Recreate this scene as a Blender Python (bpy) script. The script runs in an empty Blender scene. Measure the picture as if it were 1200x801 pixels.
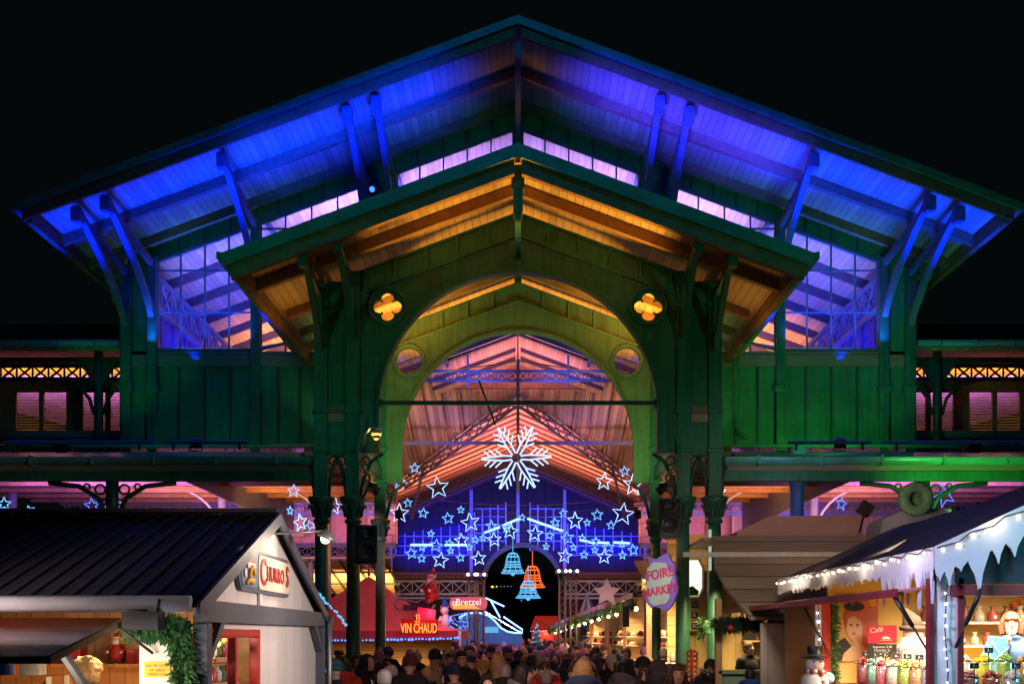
import bpy, bmesh, math, random
from mathutils import Vector, Matrix, noise as mn
R = math.radians
rnd = random.Random(11)
sc = bpy.context.scene
C = sc.collection
F, CX, HY, H = 1300.0, 607.0, 742.0, 2.05
def P(px, py, d):
    "point seen at pixel (px,py) of the photograph when d metres away"
    return Vector(((px-CX)/F*d, d, H+(HY-py)/F*d))
def Xp(px, d): return (px-CX)/F*d
def Zp(py, d): return H+(HY-py)/F*d

# ------------------------------------------------------------ materials
def _nt(name):
    m = bpy.data.materials.new(name); m.use_nodes = True
    nt = m.node_tree
    return m, nt, nt.nodes['Principled BSDF']
def nd(nt, t, **kw):
    n = nt.nodes.new(t)
    for k, v in kw.items(): setattr(n, k, v)
    return n
def mathn(nt, op, a, b=None, c=None):
    n = nd(nt, 'ShaderNodeMath', operation=op)
    for i, v in enumerate((a, b, c)):
        if v is None: continue
        if isinstance(v, (int, float)): n.inputs[i].default_value = v
        else: nt.links.new(v, n.inputs[i])
    return n.outputs[0]
def mixc(nt, fac, a, b):
    n = nd(nt, 'ShaderNodeMix', data_type='RGBA')
    for i, v in ((0, fac), (6, a), (7, b)):
        if isinstance(v, (int, float)): n.inputs[i].default_value = v
        elif isinstance(v, tuple): n.inputs[i].default_value = (*v[:3], 1)
        else: nt.links.new(v, n.inputs[i])
    return n.outputs[2]
def sca(c, k): return tuple(min(1, x*k) for x in c[:3])
def mat(name, col, rough=.6, metal=0., var=.25, scale=6., bump=.15, dirt=.0, coat=0., streak=0.):
    m, nt, b = _nt(name); L = nt.links
    tc = nd(nt, 'ShaderNodeTexCoord')
    n1 = nd(nt, 'ShaderNodeTexNoise'); n1.inputs['Scale'].default_value = scale; n1.inputs['Detail'].default_value = 5
    L.new(tc.outputs['Object'], n1.inputs['Vector'])
    n2 = nd(nt, 'ShaderNodeTexNoise'); n2.inputs['Scale'].default_value = scale*.17; n2.inputs['Detail'].default_value = 3
    L.new(tc.outputs['Object'], n2.inputs['Vector'])
    s = mathn(nt, 'MULTIPLY', mathn(nt, 'ADD', n1.outputs[0], n2.outputs[0]), .5)
    r = nd(nt, 'ShaderNodeMapRange'); r.inputs[1].default_value = .3; r.inputs[2].default_value = .7
    L.new(s, r.inputs[0])
    c = mixc(nt, r.outputs[0], sca(col, 1-var), sca(col, 1+var))
    if dirt:
        n3 = nd(nt, 'ShaderNodeTexNoise'); n3.inputs['Scale'].default_value = 2.3; n3.inputs['Detail'].default_value = 8; n3.inputs['Roughness'].default_value = .7
        L.new(tc.outputs['Object'], n3.inputs['Vector'])
        r3 = nd(nt, 'ShaderNodeMapRange'); r3.inputs[1].default_value = .5; r3.inputs[2].default_value = .72; r3.inputs[4].default_value = dirt
        L.new(n3.outputs[0], r3.inputs[0])
        c = mixc(nt, r3.outputs[0], c, sca((.12, .09, .06), .6))
    if streak:                                  # rain streaks and chipped patches in the paint itself
        mp = nd(nt, 'ShaderNodeMapping'); mp.inputs['Scale'].default_value = (9, 9, .55); L.new(tc.outputs['Object'], mp.inputs[0])
        n4 = nd(nt, 'ShaderNodeTexNoise'); n4.inputs['Scale'].default_value = 1.3; n4.inputs['Detail'].default_value = 7; L.new(mp.outputs[0], n4.inputs['Vector'])
        r4 = nd(nt, 'ShaderNodeMapRange'); r4.inputs[1].default_value = .45; r4.inputs[2].default_value = .68; r4.inputs[4].default_value = streak; L.new(n4.outputs[0], r4.inputs[0])
        c = mixc(nt, r4.outputs[0], c, sca(col, .25))
        n5 = nd(nt, 'ShaderNodeTexNoise'); n5.inputs['Scale'].default_value = 11; n5.inputs['Detail'].default_value = 9; n5.inputs['Roughness'].default_value = .75; L.new(tc.outputs['Object'], n5.inputs['Vector'])
        r5 = nd(nt, 'ShaderNodeMapRange'); r5.inputs[1].default_value = .62; r5.inputs[2].default_value = .66; r5.inputs[4].default_value = .7; L.new(n5.outputs[0], r5.inputs[0])
        c = mixc(nt, r5.outputs[0], c, (.09, .06, .04))
    L.new(c, b.inputs['Base Color'])
    rr = nd(nt, 'ShaderNodeMapRange'); rr.inputs[3].default_value = max(.05, rough-.12); rr.inputs[4].default_value = min(1, rough+.12)
    L.new(n1.outputs[0], rr.inputs[0]); L.new(rr.outputs[0], b.inputs['Roughness'])
    b.inputs['Metallic'].default_value = metal
    if coat: b.inputs['Coat Weight'].default_value = coat
    if bump:
        bp = nd(nt, 'ShaderNodeBump'); bp.inputs['Strength'].default_value = bump; bp.inputs['Distance'].default_value = .02
        L.new(n1.outputs[0], bp.inputs['Height']); L.new(bp.outputs[0], b.inputs['Normal'])
    return m
def planks(name, col, axis=0, w=.12, grain=1, rough=.7, gap=.07, var=.35, gaptone=.25):
    "boards laid side by side along `axis`, grain running along axis `grain`"
    m, nt, b = _nt(name); L = nt.links
    tc = nd(nt, 'ShaderNodeTexCoord'); sp = nd(nt, 'ShaderNodeSeparateXYZ'); L.new(tc.outputs['Object'], sp.inputs[0])
    v = mathn(nt, 'DIVIDE', sp.outputs[axis], w)
    fl = mathn(nt, 'FLOOR', v); fr = mathn(nt, 'FRACT', v)
    wn = nd(nt, 'ShaderNodeTexWhiteNoise', noise_dimensions='1D'); L.new(fl, wn.inputs['W'])
    mp = nd(nt, 'ShaderNodeMapping'); sl = [14, 14, 14]; sl[grain] = 1.2
    mp.inputs['Scale'].default_value = sl; L.new(tc.outputs['Object'], mp.inputs[0])
    n1 = nd(nt, 'ShaderNodeTexNoise'); n1.inputs['Scale'].default_value = 1.6; n1.inputs['Detail'].default_value = 6
    L.new(mp.outputs[0], n1.inputs['Vector'])
    s = mathn(nt, 'ADD', mathn(nt, 'MULTIPLY', wn.outputs['Value'], .5), mathn(nt, 'MULTIPLY', n1.outputs[0], .5))
    c = mixc(nt, s, sca(col, 1-var), sca(col, 1+var))
    g = mathn(nt, 'LESS_THAN', fr, gap)
    c = mixc(nt, g, c, sca(col, gaptone))
    L.new(c, b.inputs['Base Color']); b.inputs['Roughness'].default_value = rough
    bp = nd(nt, 'ShaderNodeBump'); bp.inputs['Strength'].default_value = .5; bp.inputs['Distance'].default_value = .012
    L.new(mathn(nt, 'SUBTRACT', mathn(nt, 'MULTIPLY', n1.outputs[0], .4), g), bp.inputs['Height']); L.new(bp.outputs[0], b.inputs['Normal'])
    return m
def glow(name, col, s, mis=False):
    m = bpy.data.materials.new(name); m.use_nodes = True; nt = m.node_tree; nt.nodes.clear()
    e = nd(nt, 'ShaderNodeEmission'); e.inputs[0].default_value = (*col, 1); e.inputs[1].default_value = s
    o = nd(nt, 'ShaderNodeOutputMaterial'); nt.links.new(e.outputs[0], o.inputs[0])
    m.cycles.emission_sampling = 'AUTO' if mis else 'NONE'
    return m
def glassy(name, col=(1, 1, 1), k=.12, rough=.03):
    m = bpy.data.materials.new(name); m.use_nodes = True; nt = m.node_tree; nt.nodes.clear()
    t = nd(nt, 'ShaderNodeBsdfTransparent'); t.inputs[0].default_value = (*col, 1)
    g = nd(nt, 'ShaderNodeBsdfGlossy'); g.inputs['Roughness'].default_value = rough
    mx = nd(nt, 'ShaderNodeMixShader'); mx.inputs[0].default_value = k
    o = nd(nt, 'ShaderNodeOutputMaterial')
    nt.links.new(t.outputs[0], mx.inputs[1]); nt.links.new(g.outputs[0], mx.inputs[2]); nt.links.new(mx.outputs[0], o.inputs[0])
    return m

M = {}
M['green'] = mat('green_paint', (.035, .17, .095), .42, var=.3, scale=3, bump=.06, dirt=.5, streak=.45)
M['green_panel'] = mat('green_panel_paint', (.04, .21, .1), .5, var=.5, scale=1.6, bump=.1, dirt=.35, streak=.35)
M['green_dark'] = mat('dark_green_paint', (.02, .07, .055), .45, var=.3, scale=4, dirt=.4)
M['olive'] = mat('warm_lit_green_paint', (.14, .22, .1), .5, var=.18, scale=2.5, bump=.05, dirt=.25, streak=.35)  # the hall's green paint with warm porch light mixed into the colour
M['iron'] = mat('dark_iron', (.03, .035, .045), .5, var=.3)
M['ironblue'] = mat('blue_grey_iron', (.12, .14, .2), .5, var=.25)
M['boards'] = planks('roof_boards', (.5, .34, .2), 0, .14, 1)
M['boards_y'] = planks('cross_boards', (.55, .36, .2), 1, .14, 0)
M['beamwood'] = mat('beam_wood', (.3, .15, .07), .7, var=.4, scale=9)
M['bandwood'] = planks('band_wood', (.3, .2, .12), 2, .3, 0, var=.5)
M['zinc'] = mat('zinc_sheet', (.3, .34, .34), .38, metal=.6, var=.3, scale=3, dirt=.3)
M['zincgreen'] = mat('green_zinc', (.1, .3, .25), .35, var=.35, scale=2.5, dirt=.35)
M['slate'] = mat('dark_roofing', (.02, .022, .03), .7, var=.5, scale=12)
M['glass'] = glassy('window_glass', (.93, .95, 1), .07)
M['clear'] = glassy('jar_glass', (.95, .97, .97), .2)
M['white'] = mat('white_paint', (.72, .7, .68), .55, var=.1, scale=4, dirt=.15)
M['cream'] = mat('cream_paint', (.7, .62, .45), .6, var=.12)
M['black'] = mat('black_plastic', (.012, .012, .014), .4, var=.3)
M['red'] = mat('red_paint', (.42, .025, .025), .45, var=.25, dirt=.2)
M['maroon'] = mat('maroon_paint', (.18, .02, .025), .45, var=.3, dirt=.2)
M['maroon_pvc'] = mat('maroon_pvc', (.16, .018, .014), .22, var=.3, scale=2, bump=.3, coat=.6)
M['skin'] = mat('skin', (.62, .38, .28), .5, var=.08, bump=0)
M['rope'] = mat('cable', (.02, .02, .025), .6)
G = {}
G['star'] = glow('star_tube_light', (.16, .45, 1), 2.0)
G['starw'] = glow('white_star_tube_light', (.36, .62, 1), 2.2)
G['snow'] = glow('snowflake_tube_light', (.5, .66, 1), 1.5)
G['neonblue'] = glow('blue_neon', (.05, .2, 1), 2.2)
G['neonwhite'] = glow('pale_blue_neon', (.25, .45, 1), 3)
G['bellblue'] = glow('cyan_bell_light', (.14, .55, 1), 1.15)
G['bellorange'] = glow('orange_bell_light', (1, .14, .03), 1.5)
G['warm'] = glow('warm_bulb', (1, .72, .42), 9)
G['warmdim'] = glow('glowing_jar_glass', (1, .62, .28), 2.5)
G['cool'] = glow('cool_bulb', (.65, .75, 1), 6)
G['bluebulb'] = glow('blue_bulb', (.1, .25, 1), 2.4)
G['neonred'] = glow('red_neon', (1, .12, .05), 7)
G['neonorange'] = glow('orange_neon', (1, .3, .06), 2.2)

# ------------------------------------------------------------ mesh builder
class MB:
    def __init__(s): s.v = []; s.f = []; s.m = []; s.sm = []; s.cur = 0; s.smooth = False
    def add(s, vs, fs):
        o = len(s.v); s.v += [Vector(v) for v in vs]
        for f in fs:
            s.f.append([i+o for i in f]); s.m.append(s.cur); s.sm.append(s.smooth)
        return s
    def box(s, x0, x1, y0, y1, z0, z1):
        v = [(x, y, z) for x in (x0, x1) for y in (y0, y1) for z in (z0, z1)]
        return s.add(v, [(0, 1, 3, 2), (4, 6, 7, 5), (0, 4, 5, 1), (2, 3, 7, 6), (0, 2, 6, 4), (1, 5, 7, 3)])
    def cbox(s, c, sx, sy, sz, rot=None):
        c = Vector(c); v = [Vector((x*sx/2, y*sy/2, z*sz/2)) for x in (-1, 1) for y in (-1, 1) for z in (-1, 1)]
        if rot is not None: v = [rot @ p for p in v]
        return s.add([p+c for p in v], [(0, 1, 3, 2), (4, 6, 7, 5), (0, 4, 5, 1), (2, 3, 7, 6), (0, 2, 6, 4), (1, 5, 7, 3)])
    def beam(s, a, b, w, h, up=(0, 0, 1)):
        a, b = Vector(a), Vector(b); d = (b-a)
        if d.length < 1e-6: return s
        d.normalize(); up = Vector(up)
        if abs(d.dot(up)) > .99: up = Vector((0, 1, 0))
        x = d.cross(up).normalized(); z = x.cross(d).normalized()
        v = [q+x*sx*w/2+z*sz*h/2 for q in (a, b) for sx in (-1, 1) for sz in (-1, 1)]
        return s.add(v, [(0, 1, 3, 2), (4, 6, 7, 5), (0, 4, 5, 1), (2, 3, 7, 6), (0, 2, 6, 4), (1, 5, 7, 3)])
    def tube(s, pts, r, n=6, closed=False, caps=True):
        pts = [Vector(p) for p in pts]; k = len(pts)
        if k < 2: return s
        rr = r if isinstance(r, (list, tuple)) else [r]*k
        sm = s.smooth; s.smooth = n > 4
        rings = []; prev = None
        for i, p in enumerate(pts):
            if closed: t = pts[(i+1) % k]-pts[i-1]
            else: t = pts[min(i+1, k-1)]-pts[max(i-1, 0)]
            if t.length < 1e-9: t = Vector((0, 0, 1))
            t.normalize()
            if prev is None:
                u = Vector((0, 0, 1)) if abs(t.z) < .9 else Vector((0, 1, 0))
                x = t.cross(u).normalized()
            else:
                x = prev-t*prev.dot(t)
                x = x.normalized() if x.length > 1e-6 else t.orthogonal().normalized()
            prev = x; y = t.cross(x)
            rings.append([p+(x*math.cos(2*math.pi*j/n)+y*math.sin(2*math.pi*j/n))*rr[i] for j in range(n)])
        v = [q for g in rings for q in g]; f = []
        for i in range(k if closed else k-1):
            a, b = i*n, ((i+1) % k)*n
            for j in range(n): f.append((a+j, a+(j+1) % n, b+(j+1) % n, b+j))
        if not closed and caps: f += [tuple(range(n))[::-1], tuple(range((k-1)*n, k*n))]
        s.add(v, f); s.smooth = sm; return s
    def lathe(s, c, prof, n=14, axis=None, sx=1, sy=1):
        c = Vector(c); v = []; f = []; sm = s.smooth; s.smooth = True
        q = Vector((0, 0, 1)).rotation_difference(Vector(axis)).to_matrix() if axis is not None else None
        for (r, z) in prof:
            for j in range(n):
                p = Vector((r*sx*math.cos(2*math.pi*j/n), r*sy*math.sin(2*math.pi*j/n), z))
                v.append((q @ p if q else p)+c)
        for i in range(len(prof)-1):
            for j in range(n): f.append((i*n+j, i*n+(j+1) % n, (i+1)*n+(j+1) % n, (i+1)*n+j))
        f += [tuple(range(n))[::-1], tuple(range((len(prof)-1)*n, len(prof)*n))]
        s.add(v, f); s.smooth = sm; return s
    def ball(s, c, rx, ry=None, rz=None, n=10, m=7, rot=None):
        ry = rx if ry is None else ry; rz = rx if rz is None else rz
        c = Vector(c); v = []; sm = s.smooth; s.smooth = True
        for i in range(m+1):
            a = math.pi*i/m
            for j in range(n):
                b = 2*math.pi*j/n
                p = Vector((rx*math.sin(a)*math.cos(b), ry*math.sin(a)*math.sin(b), rz*math.cos(a)))
                v.append((rot @ p if rot is not None else p)+c)
        f = [(i*n+j, (i+1)*n+j, (i+1)*n+(j+1) % n, i*n+(j+1) % n) for i in range(m) for j in range(n)]
        s.add(v, f); s.smooth = sm; return s
    def poly(s, pts): return s.add(pts, [tuple(range(len(pts)))])
    def slab(s, pts, t):
        "closed slab: polygon pts extruded by vector t"
        n = len(pts); t = Vector(t); a = [Vector(p) for p in pts]
        return s.add(a+[p+t for p in a], [tuple(range(n))[::-1], tuple(range(n, 2*n))]+[(i, (i+1) % n, n+(i+1) % n, n+i) for i in range(n)])
    def mesh(s, name, mats, org=Vector((0, 0, 0)), clean=True):
        me = bpy.data.meshes.new(name)
        me.from_pydata([tuple(v-org) for v in s.v], [], s.f)
        for m in (mats if isinstance(mats, (list, tuple)) else [mats]): me.materials.append(m)
        me.polygons.foreach_set('material_index', s.m); me.polygons.foreach_set('use_smooth', s.sm)
        if clean:
            bm = bmesh.new(); bm.from_mesh(me)
            bmesh.ops.remove_doubles(bm, verts=bm.verts, dist=1e-5)
            bmesh.ops.recalc_face_normals(bm, faces=bm.faces)
            bm.to_mesh(me); bm.free()
        me.update(); return me
def world_org(o):
    v = Vector((0, 0, 0))
    while o is not None: v = v+Vector(o.location); o = o.parent
    return v
def tag(o, label=None, cat=None, group=None, kind=None):
    if label: o['label'] = label
    if cat: o['category'] = cat
    if group: o['group'] = group
    if kind: o['kind'] = kind
    return o
def link(name, data, parent=None, loc=(0, 0, 0)):
    o = bpy.data.objects.new(name, data); C.objects.link(o); o.location = loc
    if parent is not None: o.parent = parent
    return o
def obj(name, mb, mats, parent=None, at=None, label=None, cat=None, group=None, kind=None, bevel=0):
    "link the builder as one mesh; geometry is given in world space"
    if parent is not None: org = world_org(parent)
    else: org = Vector(at) if at is not None else Vector((0, 0, 0))
    o = link(name, mb.mesh(name, mats, org), parent, (0, 0, 0) if parent is not None else org)
    if bevel:
        b = o.modifiers.new('bevel', 'BEVEL'); b.width = bevel; b.segments = 2; b.limit_method = 'ANGLE'
    return tag(o, label, cat, group, kind)
def thing(name, loc, label, cat, group=None):
    return tag(link(name, None, None, loc), label, cat, group)
def curve_mesh(name, splines, extrude, bevel=0.0, text=None, size=1, align='CENTER', font_shear=0, offset=0, space=1):
    "filled flat outlines (with holes) or text, as a mesh in its own XY plane"
    if text is not None:
        cu = bpy.data.curves.new(name, 'FONT'); cu.body = text; cu.size = size; cu.align_x = align; cu.align_y = 'CENTER'; cu.shear = font_shear; cu.offset = offset; cu.space_character = space
        cu.resolution_u = 3
    else:
        cu = bpy.data.curves.new(name, 'CURVE'); cu.dimensions = '2D'; cu.fill_mode = 'BOTH'
        for pts in splines:
            sp = cu.splines.new('POLY'); sp.points.add(len(pts)-1)
            for i, p in enumerate(pts): sp.points[i].co = (p[0], p[1], 0, 1)
            sp.use_cyclic_u = True
    cu.extrude = extrude; cu.bevel_depth = bevel; cu.bevel_resolution = 0
    t = bpy.data.objects.new('tmp', cu); C.objects.link(t)
    dg = bpy.context.evaluated_depsgraph_get(); dg.update()
    me = bpy.data.meshes.new_from_object(t.evaluated_get(dg))
    bpy.data.objects.remove(t); bpy.data.curves.remove(cu)
    return me
def add_mesh(mb, me, mtx):
    vs = [mtx @ v.co for v in me.vertices]; fs = [tuple(p.vertices) for p in me.polygons]
    mb.add(vs, fs); bpy.data.meshes.remove(me); return mb
def plane_mtx(origin, xdir, updir):
    x = Vector(xdir).normalized(); y = Vector(updir).normalized(); z = x.cross(y).normalized(); y = z.cross(x)
    return Matrix.Translation(Vector(origin)) @ Matrix((x, y, z)).transposed().to_4x4()
FRONT = lambda o: plane_mtx(o, (1, 0, 0), (0, 0, 1))      # upright, facing -Y
def lamp(kind, loc, aim, power, col, size=.3, spot=60, blend=.6, parent=None, name='fixture_or_fill_light', spread=105):  # serves real fixtures and also added fill lights that have none
    l = bpy.data.lights.new(name, kind); l.energy = power; l.color = col
    if kind == 'SPOT': l.spot_size = R(spot); l.spot_blend = blend; l.shadow_soft_size = size
    elif kind == 'AREA': l.shape = 'RECTANGLE'; l.size, l.size_y = (size if isinstance(size, tuple) else (size, size)); l.spread = R(spread)
    else: l.shadow_soft_size = size
    o = bpy.data.objects.new(name, l); C.objects.link(o); o.location = loc
    o.rotation_euler = (Vector(aim)-Vector(loc)).to_track_quat('-Z', 'Y').to_euler()
    return o
def floodlight(loc, aim, power, col, spot=70, label='', size=.12, group='coloured floodlights on the market hall', blend=.7, k=1.0):
    "a small projector: housing, bracket and lit lens, with its real lamp in front of the lens"
    loc = Vector(loc); d = (Vector(aim)-loc).normalized()
    t = thing('floodlight', loc, label, 'floodlight', group)
    b = MB(); b.beam(loc-d*.14*k, loc+d*.02*k, .2*k, .16*k)
    for i in range(5): b.beam(loc-d*(.16*k)-d*.012*i, loc-d*(.165*k)-d*.012*i, .17*k, .13*k)
    obj('housing', b, M['black'], t)
    b = MB(); b.beam(loc+d*.021*k, loc+d*.03*k, .16*k, .12*k); obj('lens', b, glow('projector_lens', col, .5), t)
    b = MB(); s = d.cross(Vector((0, 0, 1))).normalized()
    for sg in (-1, 1): b.tube([loc+s*sg*.11*k-d*.05*k, loc+s*sg*.11*k-d*.05*k-Vector((0, 0, .16*k))], .012*k, 5)
    b.tube([loc+s*.11*k-d*.05*k-Vector((0, 0, .16*k)), loc-s*.11*k-d*.05*k-Vector((0, 0, .16*k))], .012*k, 5)
    obj('yoke', b, M['iron'], t)
    lamp('SPOT', loc+d*.08*k, aim, power, col, size, spot, blend)
    return t
def arc(cx, cy, r, a0, a1, n):
    return [(cx+r*math.cos(R(a0+(a1-a0)*i/n)), cy+r*math.sin(R(a0+(a1-a0)*i/n))) for i in range(n+1)]

def ledbar(p, q, aim, power, col, spread, label):
    "long wall-washer bar from p to q with its real area lamp"
    p, q = Vector(p), Vector(q); c = p.lerp(q, .5); x = (q-p).normalized(); d = (Vector(aim)-c).normalized(); d = (d-x*d.dot(x)).normalized()
    t = thing('light_bar', c, label, 'light bar', 'blue light bars on the market hall')
    b = MB(); b.beam(p, q, .045, .045, up=d); obj('housing', b, M['green'], t)
    b = MB(); b.beam(p+d*.026, q+d*.026, .03, .006, up=d); obj('lens', b, glow('bar_lens', col, .6), t)
    b = MB()
    for s_ in (.1, .9): e = p.lerp(q, s_); b.beam(e, e-Vector((0, 0, .14)), .04, .04)
    obj('feet', b, M['iron'], t)
    l = bpy.data.lights.new('light_bar_beam', 'AREA'); l.shape = 'RECTANGLE'; l.size = (q-p).length; l.size_y = .06; l.energy = power; l.color = col; l.spread = R(spread)
    o = bpy.data.objects.new('light_bar_beam', l); C.objects.link(o); z = -d; y = z.cross(x)
    o.matrix_world = Matrix.Translation(c+d*.06) @ Matrix((x, y, z)).transposed().to_4x4()
    return t
# ============================================================ setting
b = MB(); b.add([(-260, -30, 0), (260, -30, 0), (260, 400, 0), (-260, 400, 0)], [(0, 1, 2, 3)])
def paving():
    m, nt, bs = _nt('granite_setts'); L = nt.links
    tc = nd(nt, 'ShaderNodeTexCoord'); br = nd(nt, 'ShaderNodeTexBrick')
    br.inputs['Scale'].default_value = 5; br.inputs['Color1'].default_value = (.09, .085, .08, 1); br.inputs['Color2'].default_value = (.14, .13, .12, 1); br.inputs['Mortar'].default_value = (.03, .03, .03, 1)
    L.new(tc.outputs['Object'], br.inputs['Vector'])
    n = nd(nt, 'ShaderNodeTexNoise'); n.inputs['Scale'].default_value = .8; L.new(tc.outputs['Object'], n.inputs['Vector'])
    L.new(mixc(nt, n.outputs[0], br.outputs['Color'], (.06, .055, .05)), bs.inputs['Base Color']); bs.inputs['Roughness'].default_value = .45
    bp = nd(nt, 'ShaderNodeBump'); bp.inputs['Strength'].default_value = .4; L.new(br.outputs['Fac'], bp.inputs['Height']); bp.invert = True; L.new(bp.outputs[0], bs.inputs['Normal'])
    return m
obj('ground', b, paving(), kind='structure')
b = MB()
n = 40
for i in range(n+1):
    x = -220+440*i/n; h = 5+9*mn.noise(Vector((x*.02, 3, 0)))+4*mn.noise(Vector((x*.07, 1, 0)))
    b.v += [Vector((x, 230, -1)), Vector((x, 262, max(2, h))), Vector((x, 300, max(2, h)*.8))]
for i in range(n):
    for k in (0, 1): b.f.append([i*3+k, (i+1)*3+k, (i+1)*3+k+1, i*3+k+1]); b.m.append(0); b.sm.append(True)
obj('hills', b, mat('dark_hillside', (.02, .03, .02), .9, scale=.3), kind='structure')

# ============================================================ market hall
D0, D1, DM, D2, D3 = 18.0, 20.0, 21.0, 24.16, 42.5
SL = .371
HALL = thing('market_hall', (0, D2, 0), 'large green iron market hall with blue lit overhanging gable roof and arched entrance porch', 'market hall')
def zm(x): return 13.68-SL*abs(x)          # top of the main roof
def zp(x): return 9.95-SL*abs(x)           # top of the porch roof
def gslab(b, f, w0, w1, y0, y1, t, dz=0):
    for s in (-1, 1):
        b.slab([(s*w0, y0, f(w0)+dz), (s*w1, y0, f(w1)+dz), (s*w1, y1, f(w1)+dz), (s*w0, y1, f(w0)+dz)], (0, 0, -t))
def chevron(b, f, w0, w1, y, dz, w, h):
    "rafter pair following the roof slope at depth y"
    for s in (-1, 1):
        b.slab([(s*w0, y, f(w0)+dz), (s*w1, y, f(w1)+dz), (s*w1, y, f(w1)+dz-h), (s*w0, y, f(w0)+dz-h)], (0, w, 0))
def lattice(b, p, q, h, up=(0, 0, 1), step=.5, w=.05, t=.05):
    "X-braced girder: p-q lower chord, height h"
    p, q, up = Vector(p), Vector(q), Vector(up); L = (q-p).length; n = max(1, round(L/step)); d = (q-p)/n
    b.beam(p, q, t*1.4, w*1.4); b.beam(p+up*h, q+up*h, t*1.4, w*1.4)
    for i in range(n):
        a = p+d*i; e = a+d
        b.beam(a, e+up*h, t*.5, w*.7); b.beam(a+up*h, e, t*.5, w*.7); b.beam(a, a+up*h, t*.6, w*.6)
    return b
# --- roofs
b = MB(); gslab(b, zm, 0, 9.45, DM, D3, .05); obj('roof', b, M['slate'], HALL)
b = MB(); gslab(b, zm, 0, 9.38, DM+.06, D3, .05, -.06); obj('soffit', b, M['boards'], HALL)
b = MB()
for s in (-1, 1):
    b.slab([(0, DM-.06, zm(0)+.05), (s*9.52, DM-.06, zm(9.52)+.05), (s*9.52, DM-.06, zm(9.52)-.12), (0, DM-.06, zm(0)-.12)], (0, .055, 0))
    for k in range(8):
        x = .6+k*1.17; b.beam((s*x, DM-.075, zm(x)+.04), (s*x, DM-.075, zm(x)-.16), .03, .02)
    b.slab([(s*9.46, DM, zm(9.46)+.04), (s*9.62, DM, zm(9.6)+.1), (s*9.62, D3, zm(9.6)+.1), (s*9.46, D3, zm(9.46)+.04)], (0, 0, -.14))
obj('fascia', b, M['zincgreen'], HALL, bevel=.01)
for i, (y, hh) in enumerate(((DM+.0, .2), (22.5, .2), (23.9, .2))):
    b = MB(); chevron(b, zm, .06, 9.36 if i else 9.4, y+.01, -.115, .13 if i else .07, hh); obj('rafter', b, M['beamwood'], HALL)
for s in (-1, 1):                          # edge rafter running back along the eave
    b = MB(); b.beam((s*9.3, DM+.1, zm(9.3)-.26), (s*9.3, D3, zm(9.3)-.26), .12, .24); obj('eave_beam', b, M['beamwood'], HALL)
b = MB(); gslab(b, zp, 0, 4.74, D0, D2-.06, .05); gslab(b, zp, 0, 4.4, D2+.1, 27.5, .05); obj('porch_roof', b, M['zincgreen'], HALL)
b = MB(); gslab(b, zp, 0, 4.68, D0+.06, D2-.08, .05, -.06); gslab(b, zp, 0, 4.4, D2+.1, 27.5, .05, -.06); obj('porch_soffit', b, M['boards'], HALL)
b = MB()
for s in (-1, 1):
    b.slab([(0, D0-.06, zp(0)+.04), (s*4.8, D0-.06, zp(4.8)+.04), (s*4.8, D0-.06, zp(4.8)-.19), (0, D0-.06, zp(0)-.19)], (0, .055, 0))
    b.slab([(s*4.75, D0, zp(4.75)+.04), (s*4.9, D0, zp(4.9)+.12), (s*4.9, D2-.1, zp(4.9)+.12), (s*4.75, D2-.1, zp(4.75)+.04)], (0, 0, -.12))
obj('porch_fascia', b, M['zincgreen'], HALL, bevel=.01)
for y, hh in ((D0+.01, .3), (19.15, .2)):
    b = MB(); chevron(b, zp, .06, 4.66, y, -.115, .12, hh); obj('porch_rafter', b, M['beamwood'], HALL)
for y in (21.1, 22.4, 23.4, 25.6):
    b = MB(); chevron(b, zp, .06, 4.4, y, -.115, .12, .16); obj('porch_rafter', b, M['beamwood'], HALL)
for s in (-1, 1):
    b = MB(); b.beam((s*4.58, D0+.14, zp(4.58)-.24), (s*4.58, D2-.1, zp(4.58)-.24), .12, .22); obj('eave_beam', b, M['beamwood'], HALL)
    b = MB(); b.beam((s*3.54, D0+.14, zp(3.54)-.2), (s*3.54, D2-.1, zp(3.54)-.2), .11, .16); obj('purlin', b, M['beamwood'], HALL)

# --- struts of the overhangs
def strut(y0, z0, x, y1, z1, drop=1.1, w=.12, m='ironblue', scroll=True):
    "bracket at column line x: slanting arm from wall (y0) out to the soffit (y1) with curved lower brace and ring"
    b = MB()
    b.beam((x, y0, z0-drop), (x, y0-.02, z0), w, .1, up=(0, 1, 0))
    pts = []
    for i in range(9):
        t = i/8; pts.append((x, y0-.03+(y1-y0)*(t**1.25), z0-drop+(z1-z0+drop)*(1-(1-t)**1.2)))
    for a, c in zip(pts, pts[1:]): b.beam(a, c, w, .12, up=(0, 1, 0))
    b.beam((x, y0, z0-.12), (x, y1+.1, z1-.1+0*.3), w*.8, .12)
    b.cbox((x, y1+.04, z1-.12), w*1.4, .2, .26)
    obj('bracket', b, M[m], HALL)
FX = (8.5, 7.94, 5.7, 3.29, 2.73)
for s in (-1, 1):
    for x in FX: strut(D2-.1, zm(x)-.55, s*x, DM+.35, zm(x)-.3, 1.25, .13)
strut(D2-.1, zm(0)-.5, 0, DM+.35, zm(0)-.3, 1.2, .11)
for s in (-1, 1):
    for x in (2.97, 3.54): strut(D1-.15, zp(x)-.4, s*x, D0+.25, zp(x)-.3, 1.1, .1, 'green')
b = MB(); b.beam((0, D0+.3, zp(0)-1.0), (0, D0+.3, zp(0)-.2), .16, .16); b.cbox((0, D0+.3, zp(0)-.45), .22, .2, .3); b.cbox((0, D0+.28, zp(0)-.68), .1, .1, .14)
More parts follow.
